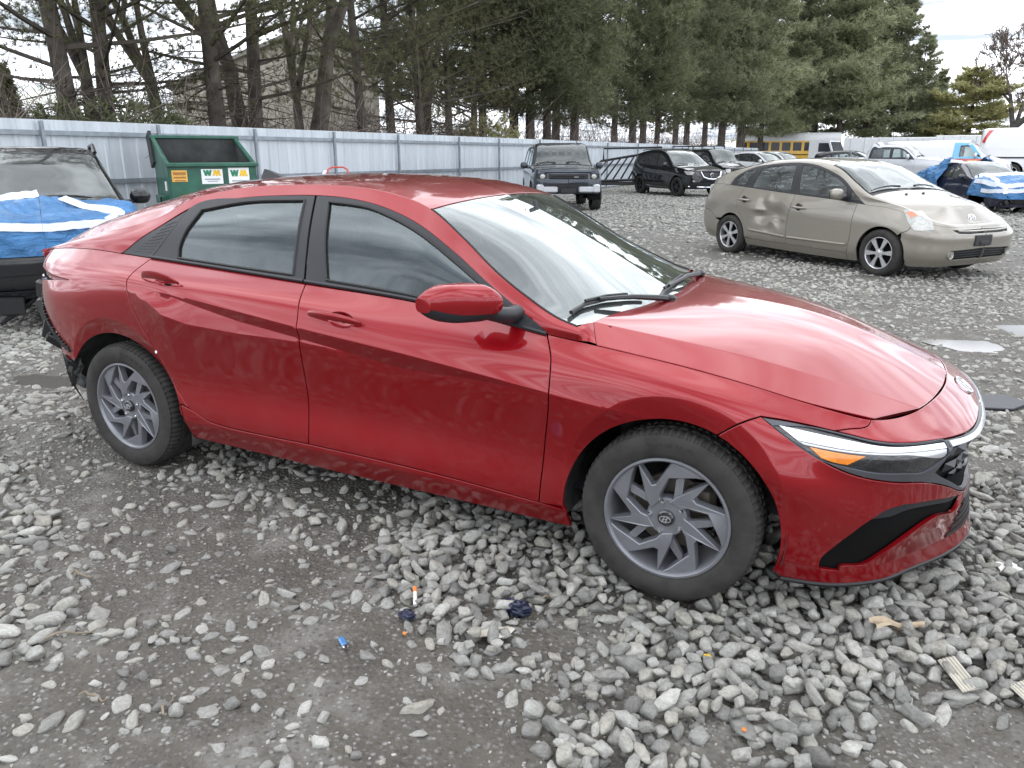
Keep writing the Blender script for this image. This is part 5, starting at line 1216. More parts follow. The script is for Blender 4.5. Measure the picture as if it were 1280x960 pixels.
def add_wheels(root,xs,ytrack,Rt,Rr,w,kind,mat,zc=None,skip=()):
    rm=rim_generic(kind)
    key=(kind,mat)
    if key not in _MEM: q=rm.copy(); q.materials.clear(); q.materials.append(M[mat]); _MEM[key]=q
    for i,x in enumerate(xs):
        for sy in(-1,1):
            if (i,sy) in skip: continue
            wv=mkobj('wheel',tyre_generic(Rt,Rr,w),None,root,(x,sy*(ytrack-w/2),zc if zc is not None else Rt),(0,R(17*i+9),0 if sy<0 else math.pi))
            o=mkobj('rim',_MEM[key],None,wv,(0,-w*.42,0)); o.scale=(Rr,.16,Rr)
            if 'bdisc' not in _MEM:
                _MEM['bdisc']=MB().lathe([(.001,-.004),(.95,-.004),(.95,.3)],24).mesh('brake_disc',40); _MEM['bdisc'].materials.append(M['shell_black'])
            b=mkobj('brake_disc',_MEM['bdisc'],None,wv,(0,-w*.10,0)); b.scale=(Rr*.93,.1,Rr*.93)
def arc_xz(cx,cz,r,a0,a1,n=18): return [(cx+r*math.cos(R(a0+(a1-a0)*k/n)),cz+r*math.sin(R(a0+(a1-a0)*k/n))) for k in range(n+1)]
class CarKit:
    """cuts panels for one car from its loft; far side is the mirror image"""
    def __init__(s,sp,root,mat,h):
        s.sp=sp; s.root=root; s.mat=mat; s.h=h; s.F=car_loft(sp); s.F.W=s.F.W; s.seam=(1,CW[-1])
    def side(s,pts): return uv_from(s.F,pts,[0,2],(s.F.s0,s.F.s1),(0,1.2),(90,40))
    def nose(s,pts): return uv_from(s.F,pts,[1,2],(s.sp['st'][-1]-.15,s.F.s1),(0,1.95),(60,60))
    def tail(s,pts): return uv_from(s.F,pts,[1,2],(s.F.s0,s.sp['st'][0]+.15),(0,1.95),(60,60))
    def put(s,name,curves,mat=None,par=None,holes=(),off=0,gap=.003,two=True,depth=.015,h=None,lip=.002,hb=None):
        h=h or s.h; o=outline(curves,(hb or h*.8)); d=panel_data(s.F,o,[outline(q,(hb or h*.8)) for q in holes],h=h,gap=gap,depth=depth,off=off,lip=lip)
        a=dobj(name,d,mat or s.mat,par or s.root)
        b=dobj(name,mirror(d),mat or s.mat,(par or s.root)) if two else None
        return a,b
def finish_car(k,windows=None):
    pass
def shell_dark(k,off=-.03,wmax=1.95):
    S=np.linspace(k.F.s0+.04,k.F.s1-.04,40); Wd=np.linspace(.02,.74,8); A,B=np.meshgrid(S,Wd,indexing='ij'); X=k.F(A.ravel(),B.ravel())+k.F.normal(A.ravel(),B.ravel(),1,.01)*off
    nw=8; Fc=[]
    for i in range(39):
        for j in range(7):
            p=X[i*nw+j]
            if all(math.hypot(p[0]-cx,p[2]-k.sp['wz'])>k.sp['wr']*1.28 for cx in k.sp['wx']): Fc.append((i*nw+j,(i+1)*nw+j,(i+1)*nw+j+1,i*nw+j+1))
    g=MB().add(X,Fc).add(X*np.array([1,-1,1]),[f[::-1] for f in Fc])
    for z,w_ in ((k.sp['zb'][0][1]+.05,.72),): g.add([(k.sp['xr']+.1,-w_,z),(k.sp['xf']-.1,-w_*.9,z),(k.sp['xf']-.1,w_*.9,z),(k.sp['xr']+.1,w_,z)],[(0,1,2,3)])
    mkobj('inner_shell',g.mesh('inner_shell',None,False),M['shell_black'],k.root)
    for cx in k.sp['wx']:
        for sy in(1,-1):
            r=k.sp['wr']*1.2; y=k.sp['w'][1][1]
            MB().lathe([(r,sy*(y-.06)),(r,sy*(y-.42)),(.01,sy*(y-.42))],20,'y',(cx,0,k.sp['wz']),R(-10),R(190)).build('wheel_liner',M['shell_black'],k.root,fix=False)
def cabin(k,seats,z0,x_dash,zd,pale='seat_cloth',yw=.68):
    for x in seats:
        for y in(-.36,.36):
            g=MB(); g.box((x,y,z0+.05),(.5,.5,.16),bev=.04); g.box((x-.26,y,z0+.40),(.13,.48,.66),rot=Matrix.Rotation(R(-14),3,'Y'),bev=.05); o=g.build('seat',M[pale],k.root,sharp=60)
            MB().box((x-.36,y,z0+.84),(.09,.25,.17),bev=.035).build('headrest',M[pale],o,sharp=60)
    g=MB(); g.box((x_dash,0,zd-.1),(.45,yw*2,.24),bev=.06); g.build('dashboard',M['cabin_dark'],k.root,sharp=60)
    g=MB(); c=Vector((x_dash-.34,.36,zd)); ax=Vector((-.9,0,.43)).normalized(); e1=Vector((0,1,0)); e2=ax.cross(e1)
    g.tube([c+(e1*math.cos(a)+e2*math.sin(a))*.18 for a in [2*math.pi*q/20 for q in range(21)]],.015,6,False); g.tube([c,c-ax*.25],.03,6)
    for a in (0,math.pi): g.tube([c,c+(e1*math.cos(a)+e2*math.sin(a))*.18],.015,5)
    g.build('steering_wheel',M['cabin_dark'],k.root)
def standard_car(sp,root,mat,h,trim='trim_satin',glassm='clear_glass'):
    """body sides with arches, doors, frames and glass, roof, screens, bonnet and ends, from a table of side-view curves"""
    k=CarKit(sp,root,mat,h); F=k.F; wx=sp['wx']; wz=sp['wz']; ra=sp['ra']
    E0,E1=F.s0,F.s1
    ar=k.side(arc_xz(wx[0],wz,ra,-8,188)); af=k.side(arc_xz(wx[1],wz,ra,-8,188))
    B=.74; TOPW=1.12
    xr_,xf_=sp['rdoor_back'],sp['fdoor_front']     # side-view curves belt -> bottom
    rc=k.side(xr_); fc=k.side(xf_); bc=k.side(sp['bcut'])
    rc[0]=(rc[0][0],B); fc[0]=(fc[0][0],B); bc[0]=(bc[0][0],B)
    db=[rc[-1],bc[-1]]; dbf=[bc[-1],fc[-1]]
    ft=k.side(sp['frame_top']); ft[0]=(ft[0][0],B); ft[-1]=(ft[-1][0],B)
    # doors
    holes_r=[]
    RD=k.put('rear_door',[[(rc[0][0],B),(bc[0][0],B)],bc,db[::-1],rc[::-1]])
    FD=k.put('front_door',[[(bc[0][0],B),(fc[0][0],B)],fc,dbf[::-1],bc[::-1]])
    # front wing
    sm=sp.get('wing_front',wx[1]+ra*.75)
    afr=[p for p in af if p[0]<sm]; afr=afr if afr[0][0]>afr[-1][0] else afr[::-1]
    gap=k.side(sp['wing_gap'])        # from bonnet edge to the arch
    gap[0]=(gap[0][0],B)
    k.put('front_wing',[[(fc[0][0],B),(gap[0][0],B)],gap+[afr[0]],afr,[afr[-1],(afr[-1][0]-.005,.0)] ,[(afr[-1][0]-.005,.0),(fc[-1][0],.0)],[(fc[-1][0],.0),fc[-1]],fc[::-1]])
    # sill + rear quarter
    arr=ar if ar[0][0]>ar[-1][0] else ar[::-1]
    k.put('side_sill',[[rc[-1],bc[-1],fc[-1]],[fc[-1],(fc[-1][0],.0)],[(fc[-1][0],.0),(arr[0][0]+.01,.0)],[(arr[0][0]+.01,.0),(arr[0][0]+.01,min(rc[-1][1],arr[0][1]+.12))]])
    bg=k.side(sp['rear_gap']) # bumper/quarter joint from tail inwards to the arch
    ai=[p for p in arr if p[1]>bg[-1][1]-.001 or p[0]>wx[0]]
    tailtop=sp.get('tail_w',1.12)
    k.put('rear_quarter',[[(rc[0][0],B),(ft[0][0],B)] if ft[0][0]<rc[0][0] else [(rc[0][0],B),(rc[0][0]-.02,B)],[(min(ft[0][0],rc[0][0]-.02),B),(E0,B)],[(E0,B),(E0,bg[0][1])],bg,ai[::-1],[ai[0],(ai[0][0]+.012,min(rc[-1][1],ai[0][1]+.12)),rc[-1]],rc[::-1]])
    tl=[p for p in arr if p[1]<bg[-1][1] and p[0]<wx[0]]
    rb=k.put('rear_bumper',[[(E0,0),(E0,bg[0][1])],bg,tl,[tl[-1],(tl[-1][0]-.01,0)],[(tl[-1][0]-.01,0),(E0,0)]],mat=sp.get('rb_mat'))
    # front bumper and nose up to the bonnet edge, with lamp / grille openings
    aff=[p for p in af if p[0]>=sm]; aff=aff if aff[0][1]<aff[-1][1] else aff[::-1]
    holes=[];made=[]
    for nm,pts,mm,off,kind in sp.get('face',()):
        q=(k.nose if kind=='n' else k.side)(pts); cl=[[*q,q[0]]] if len(q)>8 else [[q[i],q[(i+1)%len(q)]] for i in range(len(q))]
        holes.append(cl); made.append((nm,cl,mm,off))
    fbm=sp.get('fb_mat')
    a,b=k.put('front_bumper',[[(gap[0][0],B),(E1,B)],[(E1,B),(E1,0)],[(E1,0),(aff[0][0]+.01,0)],aff,[aff[-1],gap[-1]],gap[::-1]],mat=fbm,holes=[c for c,(n_,_,_,_,_) in zip(holes,sp['face']) if not n_.startswith('+')])
    for nm,cl,mm,off in made:
        k.put(nm.strip('+'),cl,M[mm],off=off,gap=-.002 if not nm.startswith('+') else .0,h=h*.8,depth=.02)
    # cabin sides
    up=[[ (E1,B),(E1,TOPW)],]
    o=np.concatenate([np.c_[np.linspace(E1,E0,120),np.full(120,TOPW)],np.c_[np.linspace(E0,ft[0][0],20),np.full(20,B)][:],smooth_curve(ft,.03)[1:],np.c_[np.linspace(ft[-1][0],E1,30),np.full(30,B)][1:]])
    d=panel_data(F,o,h=h,gap=0,lip=.001,depth=.01); dobj('roof_side',d,mat,root); dobj('roof_side',mirror(d),mat,root)
    base=[[ft[-1],ft[0]]]
    gl=[]
    for nm,pts in sp['glass']: q=k.side(pts); gl.append((nm,[[q[i],q[(i+1)%len(q)]] for i in range(len(q))]))
    k.put('window_frame',[ft,[ft[-1],ft[0]]],M[trim],holes=[c for _,c in gl],off=-.002,gap=.0,hb=h*.6,depth=.02)
    for nm,c in gl: k.put('window_glass',c,M[sp.get('glassmat',glassm)],off=-.008,gap=-.004,h=.12,depth=.001,lip=.0005)
    # top: bonnet, screen, roof, rear window, tail
    s_b,s_h,s_r,s_t=[ (x if isinstance(x,(int,float)) else x) for x in sp['top']]     # bonnet rear edge, header, rear header, rear window foot (s)
    C=CW[-1]
    def strip(nm,a,b,m_,gap=.002,off=0,w0=TOPW,hh=h,depth=.015,end=None):
        o=np.concatenate([np.c_[np.linspace(a,b,max(4,int(abs(b-a)/hh)+2)),np.full(max(4,int(abs(b-a)/hh)+2),w0)],np.c_[np.full(14,b),np.linspace(w0,C,14)][1:],np.c_[np.linspace(b,a,max(4,int(abs(b-a)/hh)+2)),np.full(max(4,int(abs(b-a)/hh)+2),C)][1:],np.c_[np.full(14,a),np.linspace(C,w0,14)][1:-1]])
        d=panel_data(F,o,h=hh,gap=gap,off=off,seam=k.seam,depth=depth); return dobj(nm,both(d),m_,root)
    s_f=sp['bonnet_front']
    strip('bonnet',s_b,s_f,mat)
    if s_f<E1-.02: strip('nose',s_f,E1,sp.get('nose_mat') or mat)
    WSo=strip('windscreen',s_h,s_b-sp.get('cowl',.06),M[sp.get('screenmat','screen2')],gap=.004,off=-.004,hh=.12,depth=.004,w0=TOPW+.03)
    strip('cowl',s_b-sp.get('cowl',.06),s_b,M['trim_black'],gap=0,off=-.012)
    strip('screen_edge',s_h,s_b-.02,M['trim_black'],gap=.0,off=-.02,w0=TOPW,hh=.12).hide_render=False if False else False
    strip('roof',s_r,s_h,sp.get('roof_mat') or mat)
    if s_t<s_r: strip('rear_window',s_t,s_r,M['dark_glass'],off=-.004)
    strip('tailgate',E0,s_t,mat)
    shell_dark(k)
    return k,RD,FD
glass('screen2',(.50,.58,.57),ior=1.6,boost=1.25,dust=.16,refl=(.95,1,1))
simple('alloy_silver',(.55,.56,.57),.3,metal=.7,var=.05); simple('alloy_dark',(.05,.05,.055),.3,metal=.6)
simple('lamp_clear',(.40,.40,.375),.10,coat=1,var=.2,scale=30,bump=.3); simple('lamp_red',(.30,.01,.01),.15,coat=1); simple('plate_black',(.012,.012,.014),.5)
paint('tan_paint',(.258,.238,.200),metal=.45,rough=.38,dirt=.35,dirtcol=(.24,.22,.19),zlo=.1,zhi=.7)
paint('black_paint',(.006,.007,.009),metal=.0,rough=.4,dirt=.07,dirtcol=(.16,.155,.15))
paint('offroad_paint',(.030,.038,.050),metal=.3,rough=.4,dirt=.12,dirtcol=(.16,.155,.15))
paint('white_paint',(.74,.75,.76),rough=.4,dirt=.2,dirtcol=(.35,.33,.30)); paint('silver_paint',(.50,.51,.53),metal=.3,rough=.4,dirt=.2); paint('navy_paint',(.012,.016,.035),rough=.4,dirt=.25)
# ------------------------------------------------------------------ tan hatchback
PR=empty('tan_hatchback',(1.31,10.19,0),R(-35.9),'tan five-door hatchback with a crumpled dented rear door, parked behind the red sedan','car'); PR.scale=(1.04,1.04,1.04)
def dent(p,S,V):
    p=p.copy(); x,z=p[:,0],p[:,2]; d=np.zeros(len(p)); nr=p[:,1]<0
    g=lambda cx,cz,a,b,amp,rot=0:amp*np.exp(-(((x-cx)*math.cos(rot)+(z-cz)*math.sin(rot))/a)**2-((-(x-cx)*math.sin(rot)+(z-cz)*math.cos(rot))/b)**2)
    d+=g(.80,.62,.22,.10,.05,.25)+g(.70,.74,.10,.07,.030,-.6)+g(.98,.60,.10,.14,.035,.5)+g(.62,.60,.10,.05,.02)-g(.62,.67,.16,.022,.022,-.15)-g(.90,.535,.20,.02,.018,.2)+g(.80,.40,.12,.04,.02)-g(.74,.81,.05,.10,.012)+g(-.25,.75,.16,.10,.015)
    p[:,1]+=np.where(nr,d*.9,0); return p
SPP=dict(xr=-.86,xf=3.46,wx=(0,2.665),wz=.275,wr=.29,ra=.325,
 st=[-.45,-.2,.1,.4,.75,1.1,1.4,1.75,2.1,2.4,2.65,2.85,3.05],
 w=[(-.45,.80),(0,.845),(.5,.86),(2.0,.86),(2.65,.855),(2.85,.84),(3.05,.80)],
 zb=[(-.45,.20),(.4,.16),(2.2,.13),(2.65,.15),(3.05,.15)],
 belt=[(-.45,1.02),(0,1.0),(.4,.975),(1.1,.93),(2.05,.875),(2.4,.845),(2.65,.83),(2.85,.79),(3.05,.71)],
 yb=[(-.45,.70),(0,.765),(.5,.79),(1.5,.805),(2.1,.815),(2.4,.81),(2.85,.76),(3.05,.72)],
 yr=[(-.45,.60),(0,.60),(.4,.575),(1.1,.565),(1.5,.59),(1.75,.625),(2.1,.71),(2.4,.775),(2.65,.745),(2.85,.69),(3.05,.63)],
 zr=[(-.45,1.16),(-.2,1.22),(.1,1.28),(.4,1.335),(.75,1.36),(1.1,1.365),(1.4,1.345),(1.75,1.275),(2.1,1.105),(2.4,.965),(2.65,.895),(2.85,.845),(3.05,.77)],
 zt=[(-.45,1.22),(-.2,1.30),(.1,1.355),(.4,1.39),(.75,1.405),(1.1,1.405),(1.4,1.385),(1.75,1.325),(2.1,1.165),(2.4,1.02),(2.65,.955),(2.85,.92),(3.05,.87)],
 front=[(3.37,.17),(3.43,.25),(3.46,.42),(3.45,.55),(3.38,.62),(3.33,.65),(3.31,.665),(3.30,.67)],
 rear=[(-.76,.24),(-.83,.34),(-.87,.60),(-.80,.80),(-.75,1.0),(-.70,1.06),(-.68,1.09),(-.67,1.10)],
 rdoor_back=[(.21,.98),(.13,.87),(.11,.75),(.17,.63),(.27,.53),(.33,.42),(.43,.25)],bcut=[(1.20,.93),(1.16,.72),(1.14,.45),(1.16,.24)],fdoor_front=[(2.24,.86),(2.22,.66),(2.22,.43),(2.19,.23)],
 frame_top=[(-.16,1.00),(-.10,1.13),(.09,1.235),(.49,1.315),(1.01,1.345),(1.32,1.32),(1.66,1.235),(2.01,1.085),(2.36,.86)],
 glass=[('g',[(.0,1.02),(-.06,1.10),(.08,1.205),(.26,1.25),(.20,1.12),(.16,1.02)]),('g',[(.34,.995),(.345,1.09),(.38,1.25),(.52,1.29),(.98,1.315),(1.09,.955)]),('g',[(1.25,.945),(1.09,1.315),(1.30,1.295),(1.56,1.235),(1.83,1.14),(2.00,1.05),(2.06,.905)]),('g',[(2.12,.90),(2.10,1.02),(2.30,.895)])],
 wing_gap=[(3.02,.74),(3.0,.58),(2.93,.545)],wing_front=2.90,rear_gap=[(-.80,.62),(-.5,.60),(-.36,.50)],
 face=[('headlight',[(2.86,.80),(3.00,.80),(3.13,.73),(3.27,.605),(3.17,.585),(3.06,.585),(2.96,.68)],'lamp_clear',.004,'s'),
       ('grille',[(-.52,.60),(-.3,.598),(-.001,.60),(-.001,.555),(-.3,.553),(-.46,.562)],'trim_black',-.02,'n'),
       ('lower_grille',[(-.56,.36),(-.001,.38),(-.001,.255),(-.50,.25)],'trim_black',-.03,'n')],
 top=(2.42,1.62,.30,-.50),bonnet_front=3.05+.82,cowl=.07,screenmat='screen2',mod=dent,crease={1:.4,4:.25,5:.3})
K,RDp,FDp=standard_car(SPP,PR,M['tan_paint'],.05)
add_wheels(PR,(0,2.665),.86,.29,.195,.19,'six','alloy_silver',.275)
cabin(K,(1.25,.35),.42,2.15,.86,'cabin_pale')
def car_mirror(root,x,y,z,w_,hgt,d_,mat,foot=True):
    for sy in(-1,1):
        g=MB()
        nu,na=9,16; V=[]
        for i in range(nu):
            u=i/(nu-1); e=max(.05,1-abs(2*u-1)**3.2)**.5
            for q in range(na): a=2*math.pi*q/na; V.append((x+d_*.5*e*math.copysign(abs(math.cos(a))**.7,math.cos(a)),sy*(y+w_*u),z+hgt*.5*e*math.copysign(abs(math.sin(a))**.7,math.sin(a))))
        F_=[(i*na+q,i*na+(q+1)%na,(i+1)*na+(q+1)%na,(i+1)*na+q) for i in range(nu-1) for q in range(na)]+[tuple(range(na)),tuple(range((nu-1)*na,nu*na))]
        g.add(V,F_); o=g.build('side_mirror',mat,root,sharp=60)
        MB().box((x+.01,sy*(y-.03),z-hgt*.35),(.07,.14,.05),bev=.012).build('mirror_foot',M['trim_satin'],o)
        MB().box((x-d_*.5,sy*(y+w_*.5),z),(.006,w_*.8,hgt*.75)).build('mirror_glass',M['chrome'],o)
car_mirror(PR,2.03,.86,.965,.19,.14,.13,M['tan_paint'])
for (x0,x1,z) in ((.16,.40,.81),(1.21,1.44,.755)):
    for sy,par in ((1,0),(-1,1)):
        y=-.875 if x0<1 else -.872; g=MB(); g.tube([(x0,y*sy,z),(x0+.04,(y-.03)*sy,z+.003),(x1-.04,(y-.03)*sy,z),(x1,y*sy,z-.004)],[.010,.015,.015,.010],8); o=g.build('door_handle',M['tan_paint'],(RDp if x0<1 else FDp)[par],sharp=60)
        MB().lathe([(.001,.0),(.04,.0),(.05,.004)],16,'y',((x0+x1)/2,(y+.008)*sy,z+.008)).build('handle_bowl',M['trim_black'],o)  # nearly flat black disc, shade of the hollow put into its colour
# side mouldings, wipers, badge, plate holder, fog lamps, grille bars
for a,b_ in (((.43,.385),(1.13,.34)),((1.18,.338),(2.18,.335))):
    q=K.side([a,((a[0]+b_[0])/2,(a[1]+b_[1])/2),b_]); p=K.F([u[0] for u in q],[u[1] for u in q])
    for sy,i in ((1,0),(-1,1)): MB().tube([(t_[0],(t_[1]-.004)*sy,t_[2]) for t_ in p],[.018]*3,6).build('door_moulding',M['tan_paint'],(RDp if a[0]<1 else FDp)[i],sharp=60)
def kp(K,s,w_,o=0): return K.F([s],[w_])[0]+K.F.normal([s],[w_],1)[0]*o
def car_wipers(K,s,n=2):
    for (w0,w1,sg) in ((1.18,1.72,1),(1.84,1.40,-1)):
        pts=[]
        for u in (0,.33,.66,1):
            w_=w0+(w1-w0)*u; p=kp(K,s-.02-.035*(1-abs(2*u-1)),min(w_,1.95),.02); pts.append(p)
        if sg<0: pts=[p*np.array([1,-1,1]) for p in pts][::-1]
        MB().tube(pts,[.008,.010,.011,.016],5).build('wiper',M['trim_black'],K.root)
car_wipers(K,2.36)
g=MB(); 
for k_ in range(3):
    for sy in(1,-1):
        pts=[K.F([s_],[w_])[0]-K.F.normal([s_],[w_],1)[0]*.012 for s_,w_ in K.nose([(-.50+.0*k_,.355-.03*k_-.02),(-.3,.36-.03*k_-.02),(-.001,.365-.03*k_-.02)])]
        g.tube([(p[0],p[1]*sy,p[2]) for p in pts],.006,4,False)
g.build('grille_bar',M['trim_satin'],PR)
u=K.nose([(-.001,.578)]); pc=K.F([u[0][0]],[u[0][1]])[0]
g=MB()
for sy in(1,-1):
    pts=[K.F([s_],[w_])[0]+K.F.normal([s_],[w_],1)[0]*.004 for s_,w_ in K.nose([(-.46,.585),(-.25,.578),(-.001,.578)])]; g.tube([(p[0],p[1]*sy,p[2]) for p in pts],.011,6,False)
g.build('grille_trim',M['tan_paint'],PR)
g=MB(); g.box((3.46,-.05,.47),(.03,.32,.13),bev=.008); g.box((3.475,-.05,.44),(.02,.14,.05),bev=.006); g.build('plate_holder',M['plate_black'],PR)
for sy in(1,-1):
    u=K.nose([(-.55,.31)])[0]; p=kp(K,u[0],u[1],-.01); MB().lathe([(.001,.0),(.04,.0),(.048,.02)],16,'x',(p[0]+.0,p[1]*sy,p[2])).build('fog_lamp',M['lamp_clear'],PR)
    # amber corner of the lamp
    q=K.side([(2.89,.785),(2.965,.79),(3.03,.745),(2.97,.72)]); d=panel_data(K.F,outline([[q[i],q[(i+1)%4]] for i in range(4)],.03),h=.05,off=.007,gap=0,depth=.004); d=d if sy==1 else mirror(d); dobj('turn_signal',d,M['amber_pale'] if 'amber_pale' in M else simple('amber_pale',(.55,.22,.12),.2,coat=1),PR)
# oval badge
uu=K.F([3.93],[1.93])[0]; nn=K.F.normal([3.9],[1.8],1)[0]
g=MB(); c=Vector((uu[0]-.06,0,uu[2]+.045)); ri=Vector((0,1,0)); up=Vector((-.55,0,.83)); no=Vector((.83,0,.55))
for (ax_,bx,cy) in ((.062,.042,0),(.022,.040,0),(.045,.020,.018)):
    g.tube([c+no*.008+ri*ax_*math.cos(a)+up*(bx*math.sin(a)+cy) for a in [2*math.pi*q/24 for q in range(25)]],.006,5,False)
g.build('badge',M['chrome'],PR)
g=MB()
for y,s_ in ((-.35,2.60),(.15,2.60)): g.box(kp(K,2.56,1.55 if y<0 else 1.95,.008)*np.array([1,1,1]),(.03,.04,.015),bev=.005)
g.build('washer_jet',M['trim_black'],PR)
MB().box((-.66,0,1.085),(.10,1.1,.03),bev=.01).build('rear_spoiler',M['tan_paint'],PR)
for sy in(1,-1): MB().box((-.70,-.60*sy,.88),(.10,.10,.26),bev=.03).build('tail_lamp',M['lamp_clear'],PR)
def blend(base,**k):
    d=dict(base); d.update(k); return d
SUV=dict(xr=-.93,xf=3.65,wx=(0,2.7),wz=.36,wr=.36,ra=.415,
 st=[-.55,-.25,.1,.5,.9,1.3,1.7,2.05,2.35,2.6,2.85,3.05,3.2],
 w=[(-.55,.86),(0,.905),(1,.915),(2.7,.905),(3.05,.87),(3.2,.83)],zb=[(-.55,.33),(.4,.27),(2.3,.26),(2.7,.30),(3.2,.30)],
 belt=[(-.55,1.20),(0,1.15),(1.0,1.09),(2.0,1.05),(2.35,1.03),(2.85,.99),(3.2,.92)],yb=[(-.55,.80),(0,.83),(1,.845),(2,.85),(2.85,.82),(3.2,.77)],
 yr=[(-.55,.66),(0,.66),(1,.64),(1.6,.66),(2.0,.74),(2.35,.80),(2.85,.76),(3.2,.70)],
 zr=[(-.55,1.55),(-.25,1.60),(.5,1.66),(.9,1.665),(1.3,1.63),(1.7,1.48),(2.05,1.27),(2.35,1.11),(2.6,1.07),(2.85,1.04),(3.2,.96)],
 zt=[(-.55,1.60),(-.25,1.66),(.5,1.72),(.9,1.72),(1.3,1.69),(1.7,1.55),(2.05,1.33),(2.35,1.16),(2.6,1.12),(2.85,1.09),(3.2,1.03)],
 front=[(3.58,.30),(3.64,.38),(3.66,.60),(3.63,.78),(3.56,.92),(3.52,.96),(3.5,.975),(3.49,.98)],
 rear=[(-.85,.36),(-.92,.47),(-.93,.75),(-.88,1.0),(-.85,1.2),(-.75,1.5),(-.72,1.55),(-.70,1.58)],
 rdoor_back=[(.30,1.13),(.24,1.0),(.28,.80),(.40,.62),(.45,.38)],bcut=[(1.22,1.08),(1.20,.8),(1.19,.36)],fdoor_front=[(2.27,1.04),(2.26,.8),(2.22,.35)],
 frame_top=[(-.48,1.20),(-.34,1.42),(.0,1.53),(.5,1.585),(.95,1.585),(1.3,1.54),(1.62,1.42),(1.95,1.23),(2.24,1.04)],
 glass=[('g',[(-.36,1.22),(-.24,1.40),(.10,1.51),(.22,1.20)]),('g',[(.30,1.18),(.22,1.525),(.5,1.55),(1.02,1.55),(1.14,1.12)]),('g',[(1.26,1.11),(1.12,1.545),(1.30,1.50),(1.60,1.385),(1.88,1.21),(2.05,1.07)])],
 wing_gap=[(3.14,.95),(3.10,.80),(3.02,.70)],wing_front=2.98,rear_gap=[(-.92,.86),(-.6,.84),(-.42,.62)],
 face=[('headlight',[(3.05,.93),(3.30,.93),(3.50,.89),(3.48,.80),(3.25,.80)],'lamp_clear',.004,'s'),('grille',[(-.42,.90),(-.001,.92),(-.001,.66),(-.36,.66)],'trim_black',-.03,'n'),('lower_grille',[(-.55,.52),(-.001,.54),(-.001,.38),(-.5,.38)],'trim_black',-.03,'n')],
 top=(2.40,1.42,.10,-.55),bonnet_front=3.2+.82,crease={1:.4,4:.4,5:.4})
def mk(name,label,cat,loc,deg,spec,mat,h,wheels,group=None,scale=1,mir=(2.0,.90,1.14,.20,.17,.14),seats=True,wip=True,trim='trim_satin'):
    e=empty(name,(loc[0],loc[1],0),R(deg),label,cat,group); e.scale=(scale,)*3
    k,rd,fd=standard_car(spec,e,M[mat],h,trim=trim)
    if wheels: add_wheels(e,spec['wx'],wheels[0],spec['wr'],wheels[1],wheels[2],wheels[3],wheels[4],spec['wz'],wheels[5] if len(wheels)>5 else ())
    if mir: car_mirror(e,*mir,M[mat] if mat!='silver_paint' else M[mat])
    if seats: cabin(k,(1.2,.35),spec['zb'][1][1]+.28,spec['top'][0]-.28,itp(spec['belt'],[2.1])[0]-.03,'seat_cloth')
    if wip: car_wipers(k,spec['top'][0]-.05)
    return e,k,rd,fd
# --- black SUV with chrome V grille
e,K2,_,_=mk('black_suv','shiny black SUV with chrome V-shaped grille, parked in front of the black ramp','SUV',(-5.95,28.35),-42.2,SUV,'black_paint',.08,(.90,.24,.22,'ten','alloy_dark'))
BLK=e
g=MB()
for sy in(1,-1):
    pts=[K2.F([s],[w])[0]+K2.F.normal([s],[w],1)[0]*.012 for s,w in K2.nose([(-.44,.90),(-.36,.72),(-.16,.66),(-.001,.65)])]
    g.tube([(p[0],p[1]*sy,p[2]) for p in pts],[.035,.032,.03,.03],6)
g.build('grille_trim',M['chrome'],e)
MB().lathe([(.001,.0),(.07,.0),(.08,-.01)],20,'x',(3.665,0,.79)).build('badge',M['chrome'],e)
g=MB()
for sy in(1,-1):
    pts=[K2.F([s],[w])[0]+K2.F.normal([s],[w],1)[0]*.01 for s,w in K2.nose([(-.80,.40),(-.5,.385),(-.001,.37)])]; g.tube([(p[0],p[1]*sy,p[2]) for p in pts],.022,6)
g.build('skid_trim',M['chrome'],e)
for sy in(1,-1): 
    u=K2.nose([(-.70,.58)])[0]; p=kp(K2,u[0],u[1],.005); MB().box((p[0],p[1]*sy,p[2]),(.05,.10,.05),bev=.015).build('fog_lamp',M['lamp_clear'],e)
    MB().tube([(-.2,.66*sy,1.655),(.0,.65*sy,1.70),(1.0,.635*sy,1.715),(1.25,.64*sy,1.665)],.018,6).build('roof_rail',M['chrome'],e)
    q=K2.side([(.45,.36),(2.2,.35)]); p=K2.F([a[0] for a in q],[a[1] for a in q]); MB().tube([(t_[0],(t_[1]-.01)*sy,t_[2]) for t_ in p],.014,5).build('sill_trim',M['chrome'],e)
